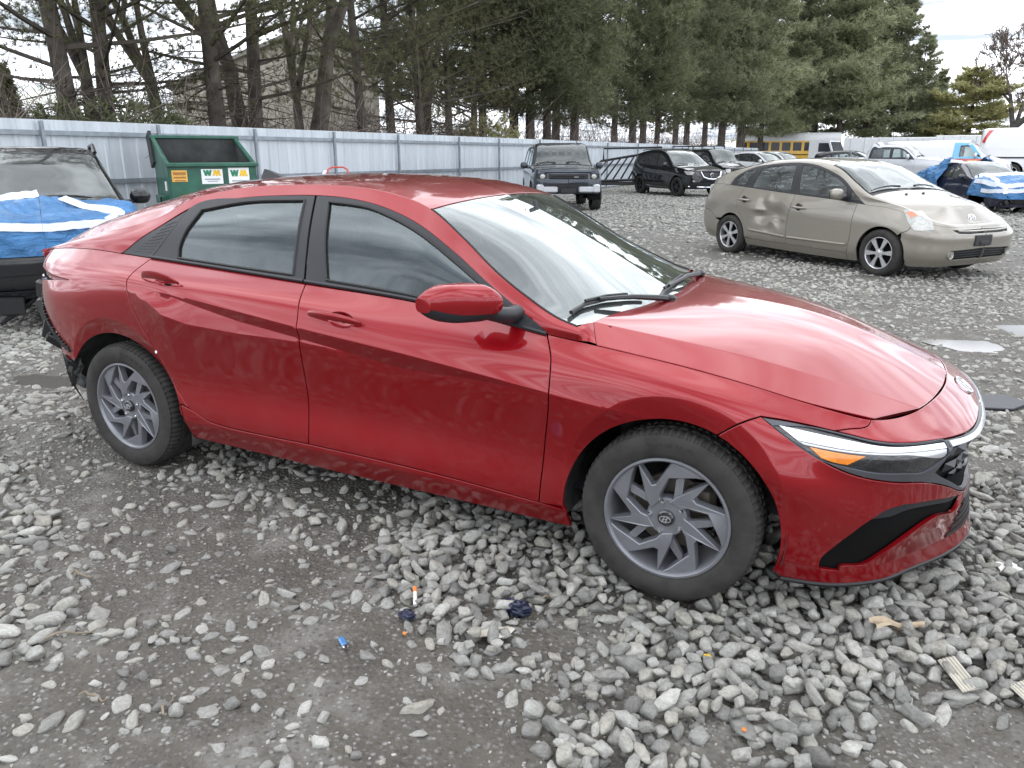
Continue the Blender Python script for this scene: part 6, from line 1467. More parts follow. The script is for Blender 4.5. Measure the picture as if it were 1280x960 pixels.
# --- dark square off-roader facing us
OFF=blend(SUV,xr=-1.0,xf=3.45,wx=(0,2.78),wz=.41,wr=.41,ra=.47,
 st=[-.75,-.5,.0,.5,1.0,1.5,1.68,1.9,2.1,2.4,2.8,3.1,3.2],
 w=[(-.75,.97),(0,.99),(2.8,.99),(3.2,.95)],zb=[(-.75,.45),(.4,.40),(2.3,.40),(2.8,.45),(3.2,.48)],
 belt=[(-.75,1.24),(2.0,1.22),(2.8,1.20),(3.2,1.17)],yb=[(-.75,.94),(2,.93),(3.2,.90)],yr=[(-.75,.76),(1.5,.74),(1.68,.76),(1.9,.80),(2.1,.86),(2.4,.85),(3.2,.82)],
 zr=[(-.75,1.88),(0,1.93),(1.0,1.93),(1.5,1.90),(1.68,1.80),(1.9,1.50),(2.1,1.26),(2.4,1.245),(2.8,1.23),(3.2,1.20)],zt=[(-.75,1.91),(0,1.97),(1.0,1.97),(1.5,1.94),(1.68,1.84),(1.9,1.54),(2.1,1.31),(2.4,1.28),(2.8,1.275),(3.2,1.24)],
 front=[(3.36,.50),(3.42,.56),(3.44,.80),(3.42,.98),(3.38,1.15),(3.36,1.18),(3.35,1.20),(3.34,1.21)],rear=[(-.95,.5),(-1.0,.6),(-1.0,.85),(-1.0,1.05),(-.98,1.24),(-.93,1.84),(-.92,1.88),(-.91,1.9)],
 rdoor_back=[(.42,1.24),(.42,1.0),(.52,.8),(.55,.5)],bcut=[(1.15,1.23),(1.15,.8),(1.15,.5)],fdoor_front=[(2.05,1.22),(2.05,.8),(2.05,.5)],
 frame_top=[(-.70,1.24),(-.68,1.78),(-.4,1.83),(.6,1.86),(1.35,1.84),(1.62,1.72),(1.85,1.45),(2.02,1.22)],
 glass=[('g',[(-.6,1.28),(-.58,1.74),(.2,1.79),(.3,1.28)]),('g',[(.42,1.28),(.36,1.80),(1.05,1.81),(1.10,1.28)]),('g',[(1.2,1.28),(1.17,1.81),(1.35,1.79),(1.6,1.66),(1.8,1.42),(1.88,1.27)])],
 wing_gap=[(3.17,1.18),(3.17,.9),(3.16,.75)],wing_front=3.05,rear_gap=[(-1.0,.85),(-.7,.84),(-.48,.62)],
 face=[('headlight',[(-.86,1.08),(-.60,1.08),(-.60,.93),(-.86,.93)],'trim_black',-.015,'n'),('grille',[(-.54,1.06),(-.001,1.06),(-.001,.93),(-.54,.93)],'trim_black',-.03,'n'),('lower_grille',[(-.52,.80),(-.001,.80),(-.001,.66),(-.52,.66)],'trim_black',-.03,'n')],
 top=(2.10,1.55,.10,-.6),bonnet_front=4.06,cowl=.04,rb_mat=None)
e,K3,_,_=mk('square_off_roader','dark grey boxy off-roader with white front bumper, facing us by the fence','SUV',(-6.85,19.9),-60,OFF,'offroad_paint',.08,(.98,.27,.26,'five','alloy_dark'),mir=(1.86,1.0,1.30,.22,.20,.12))
e.scale=(1,1,.93)
for sy in(1,-1):
    MB().lathe([(.001,.0),(.052,-.004),(.068,-.012),(.07,-.05)],20,'x',(3.43,-.71*sy,1.005)).build('lamp',M['lamp_clear'],e)
    MB().box((3.42,-.50*sy,.63),(.12,.42,.17),bev=.03).build('bumper_plate',M['silver_paint'],e)
    MB().box((3.43,-.78*sy,.66),(.10,.20,.24),bev=.03).build('bumper_corner',M['silver_paint'],e)
    MB().box((1.0,-.99*sy,.93),(.5,.02,.28)) if False else None
MB().box((3.47,0,.60),(.03,.42,.14),bev=.01).build('plate_holder',M['plate_black'],e)
for k_ in range(2): MB().box((3.43,0,.965+.06*k_),(.03,1.02,.018),bev=.004).build('grille_bar',M['trim_satin'],e)
MB().box((3.40,0,1.13),(.03,1.3,.05),bev=.01).build('nose_bar',M['offroad_paint'],e)
MB().box((3.45,.22,.985),(.01,.12,.045),bev=.004).build('badge',M['chrome'],e)
# --- tarps: sheet that follows a car's shell
def tarp_mat(name,col):
    t=NT(name); b=t.bsdf(col,.34,spec=.5); f=t.noise(3,6,.6); t.l(t.ramp(f,[(.3,tuple(c*.75 for c in col)),(.7,tuple(min(1,c*1.2) for c in col))]),b.inputs['Base Color'])
    tc=t.n('ShaderNodeTexCoord'); mp=t.n('ShaderNodeMapping'); mp.inputs['Rotation'].default_value=(.3,.2,.5); mp.inputs['Scale'].default_value=(2,2,7); t.l(tc.outputs['Object'],mp.inputs[0]); f2=t.noise(2.2,7,.62,vec=mp.outputs[0],dist=1.2); t.bump(f2,.9,.09); M[name]=t.m
tarp_mat('tarp_blue',(.045,.18,.40)); simple('tape_white',(.66,.70,.76),.3,coat=.3,var=.12,scale=5,bump=.4)
def tarp(K,s0,s1,w0,w1,label,off=.05,seed=0,amp=.03,ns=90,nw=60,tapes=(),both_=True,extra=None,group=None):
    rng=np.random.default_rng(seed); ph=rng.uniform(0,6.28,12)
    def surf(s,w,sy,o=0):
        s=np.atleast_1d(s);w=np.atleast_1d(w); wc=np.clip(w,0,1.949)
        p=K.F(s,wc)+K.F.normal(s,wc,1,.01)*(off+o); q=w*2+s*1.0*sy
        X_,Y_,Z_=p[:,0]*4,p[:,1]*sy*4,p[:,2]*4
        a1=X_*.8+Y_*1.1+Z_*1.6; a2=X_*1.3-Y_*.7+Z_*.5; a3=Y_*1.9+Z_*2.3-X_*.4
        wr=amp*(1.1*np.sin(a1*1.3+ph[0]+.8*np.sin(a2+ph[1]))+.8*np.abs(np.sin(a3*1.1+ph[2]+.7*np.sin(a1*.7)))+.55*np.sin(a2*3.1+ph[3]+np.sin(a3*1.4))+.4*np.abs(np.sin(a1*3.7+ph[4]+1.3*np.sin(a2*1.7)))+.3*np.sin(a3*6.1+ph[5]+np.sin(a1*2)))
        p=p+K.F.normal(s,wc,1,.01)*wr[:,None]
        if extra: p=extra(p,s,w)
        p=p*np.array([1,sy,1]); return p
    S=np.linspace(s0,s1,ns); Wd=np.linspace(w0,w1,nw); g=MB()
    for sy in ((1,-1) if both_ else (both_ or 1,)):
        A,B=np.meshgrid(S,Wd,indexing='ij'); X=surf(A.ravel(),B.ravel(),sy); g.add(X,[(i*nw+j,(i+1)*nw+j,(i+1)*nw+j+1,i*nw+j+1) for i in range(ns-1) for j in range(nw-1)])
    o=g.build('blue_tarp',M['tarp_blue'],None,sharp=80); o.matrix_world=K.root.matrix_world if False else Matrix.LocRotScale(K.root.location,K.root.rotation_euler.to_quaternion(),K.root.scale)
    tag(o,label,'tarp',group)
    for pts,wd in tapes:       # pts: (s,w,side)
        c=[];
        P=[np.array(surf(a,b_,sd,.012)[0]) for a,b_,sd in pts]
        fine=[]
        for (a,b_,sd),(a2,b2,sd2) in zip(pts[:-1],pts[1:]):
            for u in np.linspace(0,1,14,endpoint=False):
                if sd==sd2: fine.append(surf(a+(a2-a)*u,b_+(b2-b_)*u,sd,.030)[0])
        a,b_,sd=pts[-1]; fine.append(surf(a,b_,sd,.030)[0]); fine=np.array(fine); V=[]
        for i,p in enumerate(fine):
            tn=fine[min(i+1,len(fine)-1)]-fine[max(i-1,0)]; tn/=np.linalg.norm(tn)+1e-9; r=p-np.array([p[0]*.0+1.9,0,.6]); r/=np.linalg.norm(r); sd_=np.cross(tn,r); sd_/=np.linalg.norm(sd_)+1e-9
            V+=[p-sd_*wd/2,p+sd_*wd/2]
        MB().add(V,[(2*i,2*i+1,2*i+3,2*i+2) for i in range(len(fine)-1)]).build('tape_band',M['tape_white'],o,sharp=80)
    return o
# --- left: dark SUV with its front wrapped in tarp
e,K4,_,_=mk('wrapped_suv','dark SUV with roof rails at the left edge, its wrecked front under blue tarp','SUV',(-6.24,2.83),-33.0,blend(SUV,face=SUV['face'][2:]),'black_paint',.07,(.90,.24,.22,'five','alloy_silver',((1,-1),)),scale=.93,mir=(2.02,.90,1.16,.22,.17,.15))
for sy in(1,-1): MB().tube([(-.3,.66*sy,1.655),(-.15,.65*sy,1.725),(1.05,.635*sy,1.735),(1.32,.64*sy,1.645)],.022,6).build('roof_rail',M['trim_black'],e)
MB().box((1.50,.38,1.545),(.012,.34,.07),rot=Matrix.Rotation(R(-28),3,'Y')).build('windscreen_sticker',M['tape_white'],e)
def hang(p,s,w):
    p=p.copy(); return p
E4=K4.F.s1
tarp(K4,2.52,E4-.0,.50,1.95,'blue plastic tarp taped round the front of the dark SUV at the left edge',off=.05,seed=3,amp=.016,tapes=[
 ([(2.55,1.05,1),(2.56,1.4,1),(2.58,1.95,1)],.09),([(2.9,.76,1),(3.6,.76,1),(E4,.76,1)],.075),([(2.9,.76,-1),(3.6,.76,-1),(E4,.76,-1)],.075),([(2.75,1.7,-1),(3.3,1.25,-1),(3.75,.80,-1)],.09),([(2.62,.9,1),(3.0,.7,1),(3.3,.5,1)],.06)])
g=MB(); rnd=random.Random(3)
for k_ in range(26): g.box((3.30+rnd.uniform(-.3,.25),rnd.uniform(-.75,.75),rnd.uniform(.14,.60)),(rnd.uniform(.05,.3),rnd.uniform(.05,.4),rnd.uniform(.03,.2)),rot=Matrix.Rotation(rnd.uniform(-1,1),3,'X'),bev=.01)
o=g.build('wreckage',M['trim_black'],e); o['kind']='stuff'
# --- right: dark blue car wrapped in tarps
SED=blend(SUV,xr=-1.0,xf=3.65,wz=.31,wr=.31,ra=.36,wx=(0,2.72),
 w=[(-.55,.84),(0,.89),(1,.90),(2.7,.89),(3.05,.86),(3.2,.81)],zb=[(-.55,.24),(.4,.19),(2.3,.18),(3.2,.19)],belt=[(-.55,1.0),(0,.98),(1,.95),(2,.91),(2.35,.88),(2.85,.82),(3.2,.74)],
 yr=[(-.55,.68),(0,.62),(1,.57),(1.6,.62),(2.0,.72),(2.35,.80),(2.85,.75),(3.2,.68)],zr=[(-.55,1.03),(-.25,1.12),(.1,1.25),(.5,1.36),(.9,1.385),(1.3,1.36),(1.7,1.22),(2.05,1.05),(2.35,.93),(2.6,.90),(2.85,.86),(3.2,.78)],zt=[(-.55,1.07),(-.25,1.16),(.1,1.31),(.5,1.41),(.9,1.43),(1.3,1.41),(1.7,1.28),(2.05,1.11),(2.35,.98),(2.6,.95),(2.85,.92),(3.2,.85)],
 front=[(3.58,.18),(3.62,.26),(3.64,.45),(3.60,.58),(3.54,.68),(3.5,.71),(3.48,.73),(3.47,.74)],rear=[(-.92,.28),(-.98,.38),(-1.0,.62),(-.97,.8),(-.95,.98),(-.9,1.0),(-.88,1.03),(-.87,1.05)],
 rdoor_back=[(.28,.97),(.22,.82),(.28,.62),(.40,.46),(.48,.26)],bcut=[(1.22,.94),(1.20,.6),(1.19,.24)],fdoor_front=[(2.27,.89),(2.26,.6),(2.22,.23)],
 frame_top=[(-.2,1.0),(.0,1.13),(.35,1.27),(.8,1.315),(1.15,1.305),(1.5,1.21),(1.9,1.04),(2.24,.89)],
 glass=[('g',[(.20,1.0),(.24,1.14),(.42,1.245),(.85,1.285),(1.06,1.275),(1.14,.97)]),('g',[(1.26,.96),(1.14,1.27),(1.45,1.19),(1.82,1.03),(2.05,.92)])],
 wing_gap=[(3.14,.77),(3.10,.62),(3.02,.55)],rear_gap=[(-1.0,.70),(-.6,.68),(-.40,.55)],face=[('lower_grille',[(-.55,.38),(-.001,.40),(-.001,.26),(-.5,.26)],'trim_black',-.03,'n')])
_c=along(1248,26); _h=R(-62)
e,K5,_,_=mk('wrapped_coupe','dark blue car at right with its nose and tail wrapped in blue tarp','car',(_c[0]-1.9*math.cos(_h),_c[1]-1.9*math.sin(_h)),-62,SED,'navy_paint',.08,(.88,.21,.20,'five','alloy_silver',((1,-1),)),scale=.93,mir=(2.0,.88,.98,.2,.14,.13))
E5=K5.F.s1
tarp(K5,2.45,E5,.30,1.95,'blue tarp with white tape bands over the nose of the dark blue car',off=.07,seed=5,amp=.018,tapes=[([(2.5,1.0,-1),(2.55,1.4,-1),(2.6,1.95,-1)],.12),([(2.5,1.0,1),(2.55,1.4,1),(2.6,1.95,1)],.12),([(2.6,.75,1),(3.2,.8,1),(E5,.85,1)],.13),([(2.6,.75,-1),(3.2,.8,-1),(E5,.85,-1)],.13),([(3.0,.55,1),(3.5,.6,1),(E5,.62,1)],.11),([(2.45,1.3,1),(3.2,1.2,1),(3.7,.75,1),(3.72,.5,1)],.12)])
tarp(K5,-.85,.80,.35,1.20,'crumpled blue tarp over the tail of the dark blue car',off=.09,seed=6,amp=.03,ns=50,nw=40,tapes=[([(.78,.4,-1),(.72,.8,-1),(.5,1.18,-1)],.09)])
g=MB(); rnd=random.Random(9)
for k_ in range(20): g.box((3.2+rnd.uniform(-.4,.35),rnd.uniform(-.75,.75),rnd.uniform(.10,.42)),(rnd.uniform(.05,.3),rnd.uniform(.05,.4),rnd.uniform(.03,.15)),rot=Matrix.Rotation(rnd.uniform(-1,1),3,'X'),bev=.01)
g.build('wreckage',M['trim_black'],e)['kind']='stuff'
# --- pickup
PICK=blend(SUV,xr=-1.2,xf=4.75,wz=.40,wr=.40,ra=.47,wx=(0,3.68),
 st=[-1.0,-.5,.0,.45,.86,.98,1.4,1.9,2.35,2.6,2.85,3.1,3.4,3.8,4.2,4.35],
 w=[(-1.0,.98),(0,1.0),(3.6,1.0),(4.35,.95)],zb=[(-1.0,.50),(.6,.46),(3.0,.44),(3.7,.48),(4.35,.42)],belt=[(-1.0,1.33),(0,1.33),(2.5,1.31),(3.2,1.28),(4.35,1.20)],yb=[(-1,.95),(2.5,.93),(3.2,.92),(4.35,.88)],
 yr=[(-1.0,.88),(.86,.88),(.98,.74),(1.4,.70),(2.35,.70),(2.6,.72),(2.85,.80),(3.1,.87),(4.35,.82)],zr=[(-1.0,1.36),(.86,1.36),(.98,1.80),(1.4,1.88),(2.35,1.87),(2.6,1.74),(2.85,1.52),(3.1,1.36),(3.4,1.34),(4.35,1.24)],zt=[(-1.0,1.37),(.86,1.37),(.98,1.86),(1.4,1.95),(2.35,1.94),(2.6,1.80),(2.85,1.58),(3.1,1.41),(3.4,1.40),(4.35,1.30)],
 front=[(4.68,.45),(4.74,.52),(4.75,.80),(4.74,1.0),(4.70,1.18),(4.68,1.22),(4.67,1.25),(4.66,1.26)],rear=[(-1.15,.5),(-1.2,.6),(-1.2,.9),(-1.19,1.1),(-1.18,1.33),(-1.17,1.35),(-1.16,1.36),(-1.16,1.365)],
 rdoor_back=[(1.02,1.33),(1.0,1.0),(1.0,.52)],bcut=[(1.95,1.32),(1.95,.9),(1.95,.5)],fdoor_front=[(3.0,1.29),(3.0,.9),(2.98,.5)],
 frame_top=[(1.0,1.33),(1.06,1.74),(1.4,1.80),(2.3,1.80),(2.55,1.68),(2.8,1.48),(2.98,1.30)],glass=[('g',[(1.12,1.38),(1.16,1.72),(1.45,1.76),(1.88,1.76),(1.9,1.38)]),('g',[(2.02,1.38),(2.02,1.76),(2.28,1.76),(2.5,1.65),(2.72,1.47),(2.80,1.37)])],
 wing_gap=[(4.30,1.21),(4.26,1.0),(4.18,.62)],wing_front=4.05,rear_gap=[(-1.2,.86),(-.8,.84),(-.48,.60)],
 face=[('headlight',[(-.92,1.12),(-.66,1.14),(-.66,.90),(-.90,.90)],'lamp_clear',.004,'n'),('grille',[(-.60,1.14),(-.001,1.15),(-.001,.86),(-.60,.86)],'trim_black',-.03,'n'),('lower_grille',[(-.5,.68),(-.001,.68),(-.001,.54),(-.5,.54)],'trim_black',-.03,'n')],
 top=(3.08,2.42,1.38,.95),bonnet_front=5.0,cowl=.05)
_c=along(1128,41); _h=R(-14)
e,K6,_,_=mk('white_pickup','silver white crew cab pickup behind the tan hatchback','pickup',(_c[0]-2.2*math.cos(_h),_c[1]-2.2*math.sin(_h)),-14,PICK,'silver_paint',.12,(.98,.27,.26,'five','alloy_silver'),mir=(2.72,.98,1.42,.24,.22,.12))
# --- vans
VAN=blend(SUV,xr=-1.25,xf=4.6,wz=.36,wr=.36,ra=.43,wx=(0,3.5),
 st=[-1.0,-.5,.0,.8,1.6,2.4,2.75,3.0,3.3,3.6,3.8,4.0,4.15],
 w=[(-1.0,.98),(0,1.0),(3.4,1.0),(4.15,.93)],zb=[(-1,.36),(.5,.32),(3,.32),(4.15,.34)],belt=[(-1,1.28),(2.6,1.26),(3.4,1.22),(4.15,1.06)],yb=[(-1,.97),(2.6,.96),(3.4,.93),(4.15,.86)],
 yr=[(-1,.86),(2.4,.85),(2.75,.84),(3.0,.84),(3.3,.86),(3.6,.87),(4.15,.78)],zr=[(-1,2.02),(2.4,2.04),(2.75,1.98),(3.0,1.78),(3.3,1.48),(3.6,1.28),(3.8,1.22),(4.15,1.10)],zt=[(-1,2.10),(2.4,2.13),(2.75,2.07),(3.0,1.85),(3.3,1.55),(3.6,1.35),(3.8,1.30),(4.15,1.18)],
 front=[(4.5,.36),(4.58,.45),(4.6,.7),(4.57,.9),(4.5,1.04),(4.47,1.08),(4.45,1.11),(4.44,1.12)],rear=[(-1.2,.4),(-1.25,.5),(-1.25,.8),(-1.25,1.0),(-1.24,1.28),(-1.2,1.98),(-1.18,2.04),(-1.18,2.06)],
 rdoor_back=[(1.2,1.27),(1.2,.9),(1.2,.40)],bcut=[(2.2,1.27),(2.2,.9),(2.2,.40)],fdoor_front=[(3.25,1.23),(3.25,.9),(3.05,.40)],
 frame_top=[(2.15,1.27),(2.2,1.84),(2.6,1.88),(2.85,1.76),(3.1,1.48),(3.3,1.22)],glass=[('g',[(2.3,1.32),(2.32,1.80),(2.58,1.83),(2.8,1.72),(3.02,1.46),(3.1,1.31)])],
 wing_gap=[(4.10,1.08),(4.06,.9),(3.95,.6)],wing_front=3.88,rear_gap=[(-1.25,.70),(-.9,.68),(-.44,.55)],face=[('headlight',[(-.86,.98),(-.62,1.0),(-.62,.80),(-.84,.80)],'lamp_clear',.004,'n'),('grille',[(-.56,.98),(-.001,1.0),(-.001,.72),(-.54,.72)],'trim_black',-.03,'n')],
 top=(3.60,2.66,-1.1,-1.1),bonnet_front=4.95,cowl=.06)
simple('van_blue',(.10,.42,.66),.3,coat=1,var=.05); simple('van_red',(.55,.035,.03),.3,coat=1,var=.05); simple('van_orange',(.75,.38,.10),.3,coat=1,var=.05); simple('bus_yellow',(.74,.42,.03),.35,coat=.6,var=.08); simple('truck_white',(.72,.73,.74),.45,var=.06)
def band(K,pts,name,mat,off=.012,par=None,kind='side'):
    q=K.side(pts); return K.put(name,[[q[i],q[(i+1)%len(q)]] for i in range(len(q))],M[mat],par=par,off=off,gap=0,depth=.01,h=.15)
_c=along(1178,50); _h=R(-8)
e,K7,_,_=mk('hire_van','white cargo van with blue cab and red and yellow stripe, behind the pickup','van',(_c[0]-1.5*math.cos(_h),_c[1]-1.5*math.sin(_h)),-8,VAN,'white_paint',.15,(.98,.24,.24,'five','alloy_silver'),scale=1.06,mir=(3.0,.96,1.40,.22,.22,.12))
for pts,nm,mm,o_ in (([(1.98,1.30),(2.27,1.30),(2.29,2.0),(2.02,2.0)],'blue_band','van_blue',.012),([(2.27,1.85),(2.55,1.87),(2.72,1.95),(2.29,2.0)],'blue_band','van_blue',.012),([(2.62,1.85),(3.07,1.42),(3.22,1.42),(2.80,1.92)],'blue_band','van_blue',.012),([(2.0,1.30),(3.25,1.30),(3.3,1.22),(1.95,1.22)],'blue_band','van_blue',.014),([(1.85,1.21),(3.6,1.18),(3.5,.80),(1.70,.80)],'red_band','van_red',.012),([(2.7,1.17),(3.15,1.17),(2.6,.84),(2.2,.84)],'yellow_flash','van_orange',.018)): band(K7,pts,nm,mm,o_)
_c=along(1266,55); _h=R(-4)
e,K8,_,_=mk('white_van','white cargo van with red corner stripe and black side moulding at the right edge','van',(_c[0],_c[1]),-4,VAN,'white_paint',.15,(.98,.24,.24,'five','alloy_silver'),scale=1.42,mir=(3.0,.96,1.40,.22,.22,.12))
band(K8,[(-1.15,1.55),(-.95,2.0),(-.80,2.0),(-1.05,1.50)],'red_stripe','van_red'); band(K8,[(-1.0,.98),(2.0,.98),(2.0,.92),(-1.0,.92)],'side_moulding','trim_black')
_c=along(905,41); _h=R(-38)
e,K9,_,_=mk('black_van','black van with a ladder rack on its roof between the SUV and the white cars','van',(_c[0]-2.6*math.cos(_h),_c[1]-2.6*math.sin(_h)),-38,VAN,'black_paint',.14,(.98,.24,.24,'five','alloy_dark'),scale=.84,mir=(3.0,.96,1.40,.22,.22,.12))
for x in (-.8,.2,1.2,2.1):
    MB().tube([(x,-.84,2.05),(x,-.80,2.28),(x,.80,2.28),(x,.84,2.05)],.025,6).build('rack_bar',M['trim_black'],e)
for y in(-.7,.7): MB().tube([(-1.0,y,2.29),(2.3,y,2.29)],.025,6).build('rack_rail',M['trim_black'],e)
for px,dd,hd,lb,sc_ in ((958,52,-30,'white SUV parked between the black van and the yellow bus',1.0),(982,57,-30,'white SUV partly hidden behind another white SUV near the bus',1.0)):
    _c=along(px,dd); _h=R(hd); mk('white_suv',lb,'SUV',(_c[0]-1.6*math.cos(_h),_c[1]-1.6*math.sin(_h)),hd,SUV,'white_paint',.14,(.90,.24,.22,'five','alloy_silver'),group='white SUVs in front of the yellow bus')
_c=along(1064,47); _h=R(-10)
mk('dark_suv','black SUV mostly hidden behind the tan hatchback and the pickup','SUV',(_c[0]-1*math.cos(_h),_c[1]-1*math.sin(_h)),-10,SUV,'black_paint',.14,(.90,.24,.22,'five','alloy_silver'))
# --- school bus, truck cab, trailers
_c=along(984,88); BUS=empty('school_bus',(_c[0],_c[1],0),R(8),'yellow school bus with white roof far behind the white cars','bus',scale=1.12)
def rbox(x0,x1,y,z0,z1,r,n=6):
    prof=[(-y,z0)]+[(-y+r-r*math.cos(a),z1-r+r*math.sin(a)) for a in np.linspace(0,math.pi/2,n)]+[(y-r+r*math.cos(a),z1-r+r*math.sin(a)) for a in np.linspace(math.pi/2,0,n)]+[(y,z0)]
    return prof
g=MB(); g.prism([(-1.2,.6),(1.2,.6),(1.2,2.55),(-1.2,2.55)],-4.6,4.4,'x'); g.build('body',M['bus_yellow'],BUS,sharp=30)
g=MB(); g.prism(rbox(0,0,1.22,2.55,3.25,.5),-4.62,4.42,'x'); g.build('roof',M['truck_white'],BUS,sharp=40)
for k_ in range(9):
    for sy in(1,-1): MB().box((-3.95+.95*k_,1.205*sy,2.05),(.72,.05,.72),bev=.02).build('window',M['window_dark'],BUS)
for z in (1.35,.95):
    for sy in(1,-1): MB().box((-.1,1.21*sy,z),(8.9,.03,.08)).build('rub_rail',M['trim_black'],BUS)
MB().box((5.1,0,1.2),(1.4,1.9,1.2),bev=.2).build('bonnet',M['bus_yellow'],BUS); MB().box((4.43,0,2.1),(.05,2.0,.9),bev=.03).build('windscreen',M['window_dark'],BUS)
for x in(-2.6,4.9):
    for sy in(1,-1): mkobj('wheel',tyre_generic(.5,.28,.28),None,BUS,(x,.98*sy,.5))
_c=along(1032,78); TRK=empty('white_truck',(_c[0],_c[1],0),R(-20),'white truck cab standing beside the yellow school bus','truck')
g=MB(); g.prism([(-1.1,.6),(1.5,.6),(1.5,1.5),(1.15,1.7),(.75,2.7),(-1.1,2.75)],-1.1,1.1,'y',bev=.08); g.build('cab',M['truck_white'],TRK,sharp=30)
g=MB(); g.prism([(1.19,1.72),(1.24,1.73),(.86,2.6),(.80,2.6)],-.95,.95,'y'); g.build('windscreen',M['window_dark'],TRK)
for sy in(1,-1): MB().prism([(-.2,1.75),(.98,1.75),(.68,2.5),(-.2,2.5)],1.10*sy,1.13*sy,'y').build('window',M['window_dark'],TRK)
MB().box((-3.2,0,1.0),(4.0,2.2,.3),bev=.05).build('flatbed',M['trim_black'],TRK)
MB().box((1.55,0,1.0),(.08,1.5,.6),bev=.03).build('grille',M['trim_black'],TRK)
for x in(.8,-3.6):
    for sy in(1,-1): mkobj('wheel',tyre_generic(.48,.28,.28),None,TRK,(x,.95*sy,.48))
for px,dd,hd,L_,H_,lb in ((1136,82,-5,11.0,3.0,'long white box trailer behind the vans'),(1222,78,-3,6.5,3.05,'short white box trailer behind the white van at right')):
    _c=along(px,dd); t_=empty('box_trailer',(_c[0],_c[1],0),R(hd),lb,'trailer','white box trailers behind the vans')
    MB().box((0,0,(H_+.95)/2),(L_,2.5,H_-.95),bev=.04).build('box',M['truck_white'],t_)
    for k_ in range(int(L_/1.2)): MB().box((-L_/2+.6+1.2*k_,-1.26,(H_+.95)/2),(.06,.03,H_-1.1)).build('side_rib',M['fence_metal'],t_)
    for x in(-L_/2+1.2,-L_/2+2.3,L_/2-1.5):
        for sy in(1,-1): mkobj('wheel',tyre_generic(.5,.28,.28),None,t_,(x,1.0*sy,.5))
    MB().box((L_/2+.25,0,H_-.7),(.5,1.8,.9),bev=.15).build('cooling_unit',M['truck_white'],t_)
# --- low black ramp leaning by the fence
_c=along(772,33); RMP=empty('steel_ramp',(_c[0],_c[1],0),R(28),'black steel loading ramp of slanted bars behind the shiny black SUV','ramp')
g=MB()
A0,A1,B0,B1=(-1.5,-.2,.45),(1.4,-.2,.55),(-.6,.5,1.25),(1.9,.5,1.65)
for a,b_ in ((A0,A1),(B0,B1),(A0,B0),(A1,B1)): g.tube([a,b_],.05,6)
g.build('frame',M['trim_black'],RMP)
for k_ in range(1,9):
    u=k_/9; a=Vector(A0).lerp(Vector(A1),u); b_=Vector(B0).lerp(Vector(B1),u); MB().tube([a,b_],.035,5).build('bar',M['trim_black'],RMP)
for x in (-1.4,1.3): MB().tube([(x,-.2,.5),(x,-.1,0)],.05,6).build('leg',M['trim_black'],RMP)
MB().tube([(-.5,.5,1.3),(-.5,.5,1.75),(1.9,.5,1.80),(1.9,.5,1.6)],.04,6).build('hoop',M['trim_black'],RMP)
MB().box((.1,-.2,.38),(2.9,.10,.14),bev=.02).build('toe_beam',M['trim_black'],RMP)
# --- dumpster
simple('skip_green',(.018,.095,.062),.45,coat=.2,var=.35,scale=4,bump=.15); simple('skip_inside',(.035,.038,.036),.85,var=.5,scale=3); simple('sticker_yellow',(.72,.40,.08),.5,var=.2,scale=30); simple('sticker_white',(.78,.79,.80),.45,var=.05); simple('print_green',(.02,.20,.10),.5); simple('print_yellow',(.80,.50,.03),.5); simple('print_grey',(.30,.33,.36),.6); simple('print_brown',(.35,.16,.04),.6)
DM=empty('green_dumpster',(-7.70,6.91,0),math.atan2(.866,.5),'green open-topped dumpster with white and yellow stickers in front of the fence','dumpster')
# local x = to the right, local y = away ; front lip low, back high
Wd_=1.46; D_=1.2
def dq(p): return p
for sx in(-1,1):
    g=MB(); x=sx*Wd_/2
    g.prism([(.0,.12),(D_,.12),(D_,1.80),(.0,1.34)],x-.02,x+.02,'x'); g.build('side_wall',M['skip_green'],DM)
    g=MB(); g.tube([(x,0,1.34),(x,D_,1.80)],.035,6); g.build('side_rim',M['skip_green'],DM)
    MB().box((x+sx*.07,.55,.75),(.12,.5,.14),bev=.01).build('fork_pocket',M['skip_green'],DM); MB().box((x+sx*.132,.30,.75),(.004,.0+.12,.10)).build('pocket_shade',M['shell_black'],DM)  # thin black plate on the pocket, shade of an opening put into its colour
MB().box((0,.0,.73),(Wd_,.04,1.22),bev=.005).build('front_wall',M['skip_green'],DM); MB().box((0,D_,.95),(Wd_,.04,1.70),bev=.005).build('back_wall',M['skip_inside'],DM)
MB().box((0,D_/2,.16),(Wd_,D_,.04)).build('floor',M['skip_inside'],DM)
MB().box((0,-.03,1.34),(Wd_+.10,.09,.07),bev=.012).build('front_rim',M['skip_green'],DM); MB().box((0,D_,1.82),(Wd_+.1,.09,.06),bev=.012).build('back_rim',M['skip_green'],DM)
for sx in(-1,1):
    MB().prism([(.03,.16),(D_-.03,.16),(D_-.03,1.74),(.03,1.30)],sx*(Wd_/2-.028),sx*(Wd_/2-.024),'x').build('inner_wall',M['skip_inside'],DM)
MB().box((-Wd_/2-.03,D_+.10,1.60),(.06,.30,.60),rot=Matrix.Rotation(R(-20),3,'X'),bev=.01).build('lid_edge',M['trim_black'],DM)
MB().box((.1,D_+.13,1.70),(Wd_,.03,.30),bev=.008).build('hanging_lid',M['trim_black'],DM)
MB().box((.05,.62,1.05),(.42,.30,.22),rot=.4,bev=.03).build('rubbish',M['sticker_white'],DM)
def sticker(x,z,w_,h_,mat): return MB().box((x,-.023,z),(w_,.004,h_)).build('sticker',M[mat],DM)
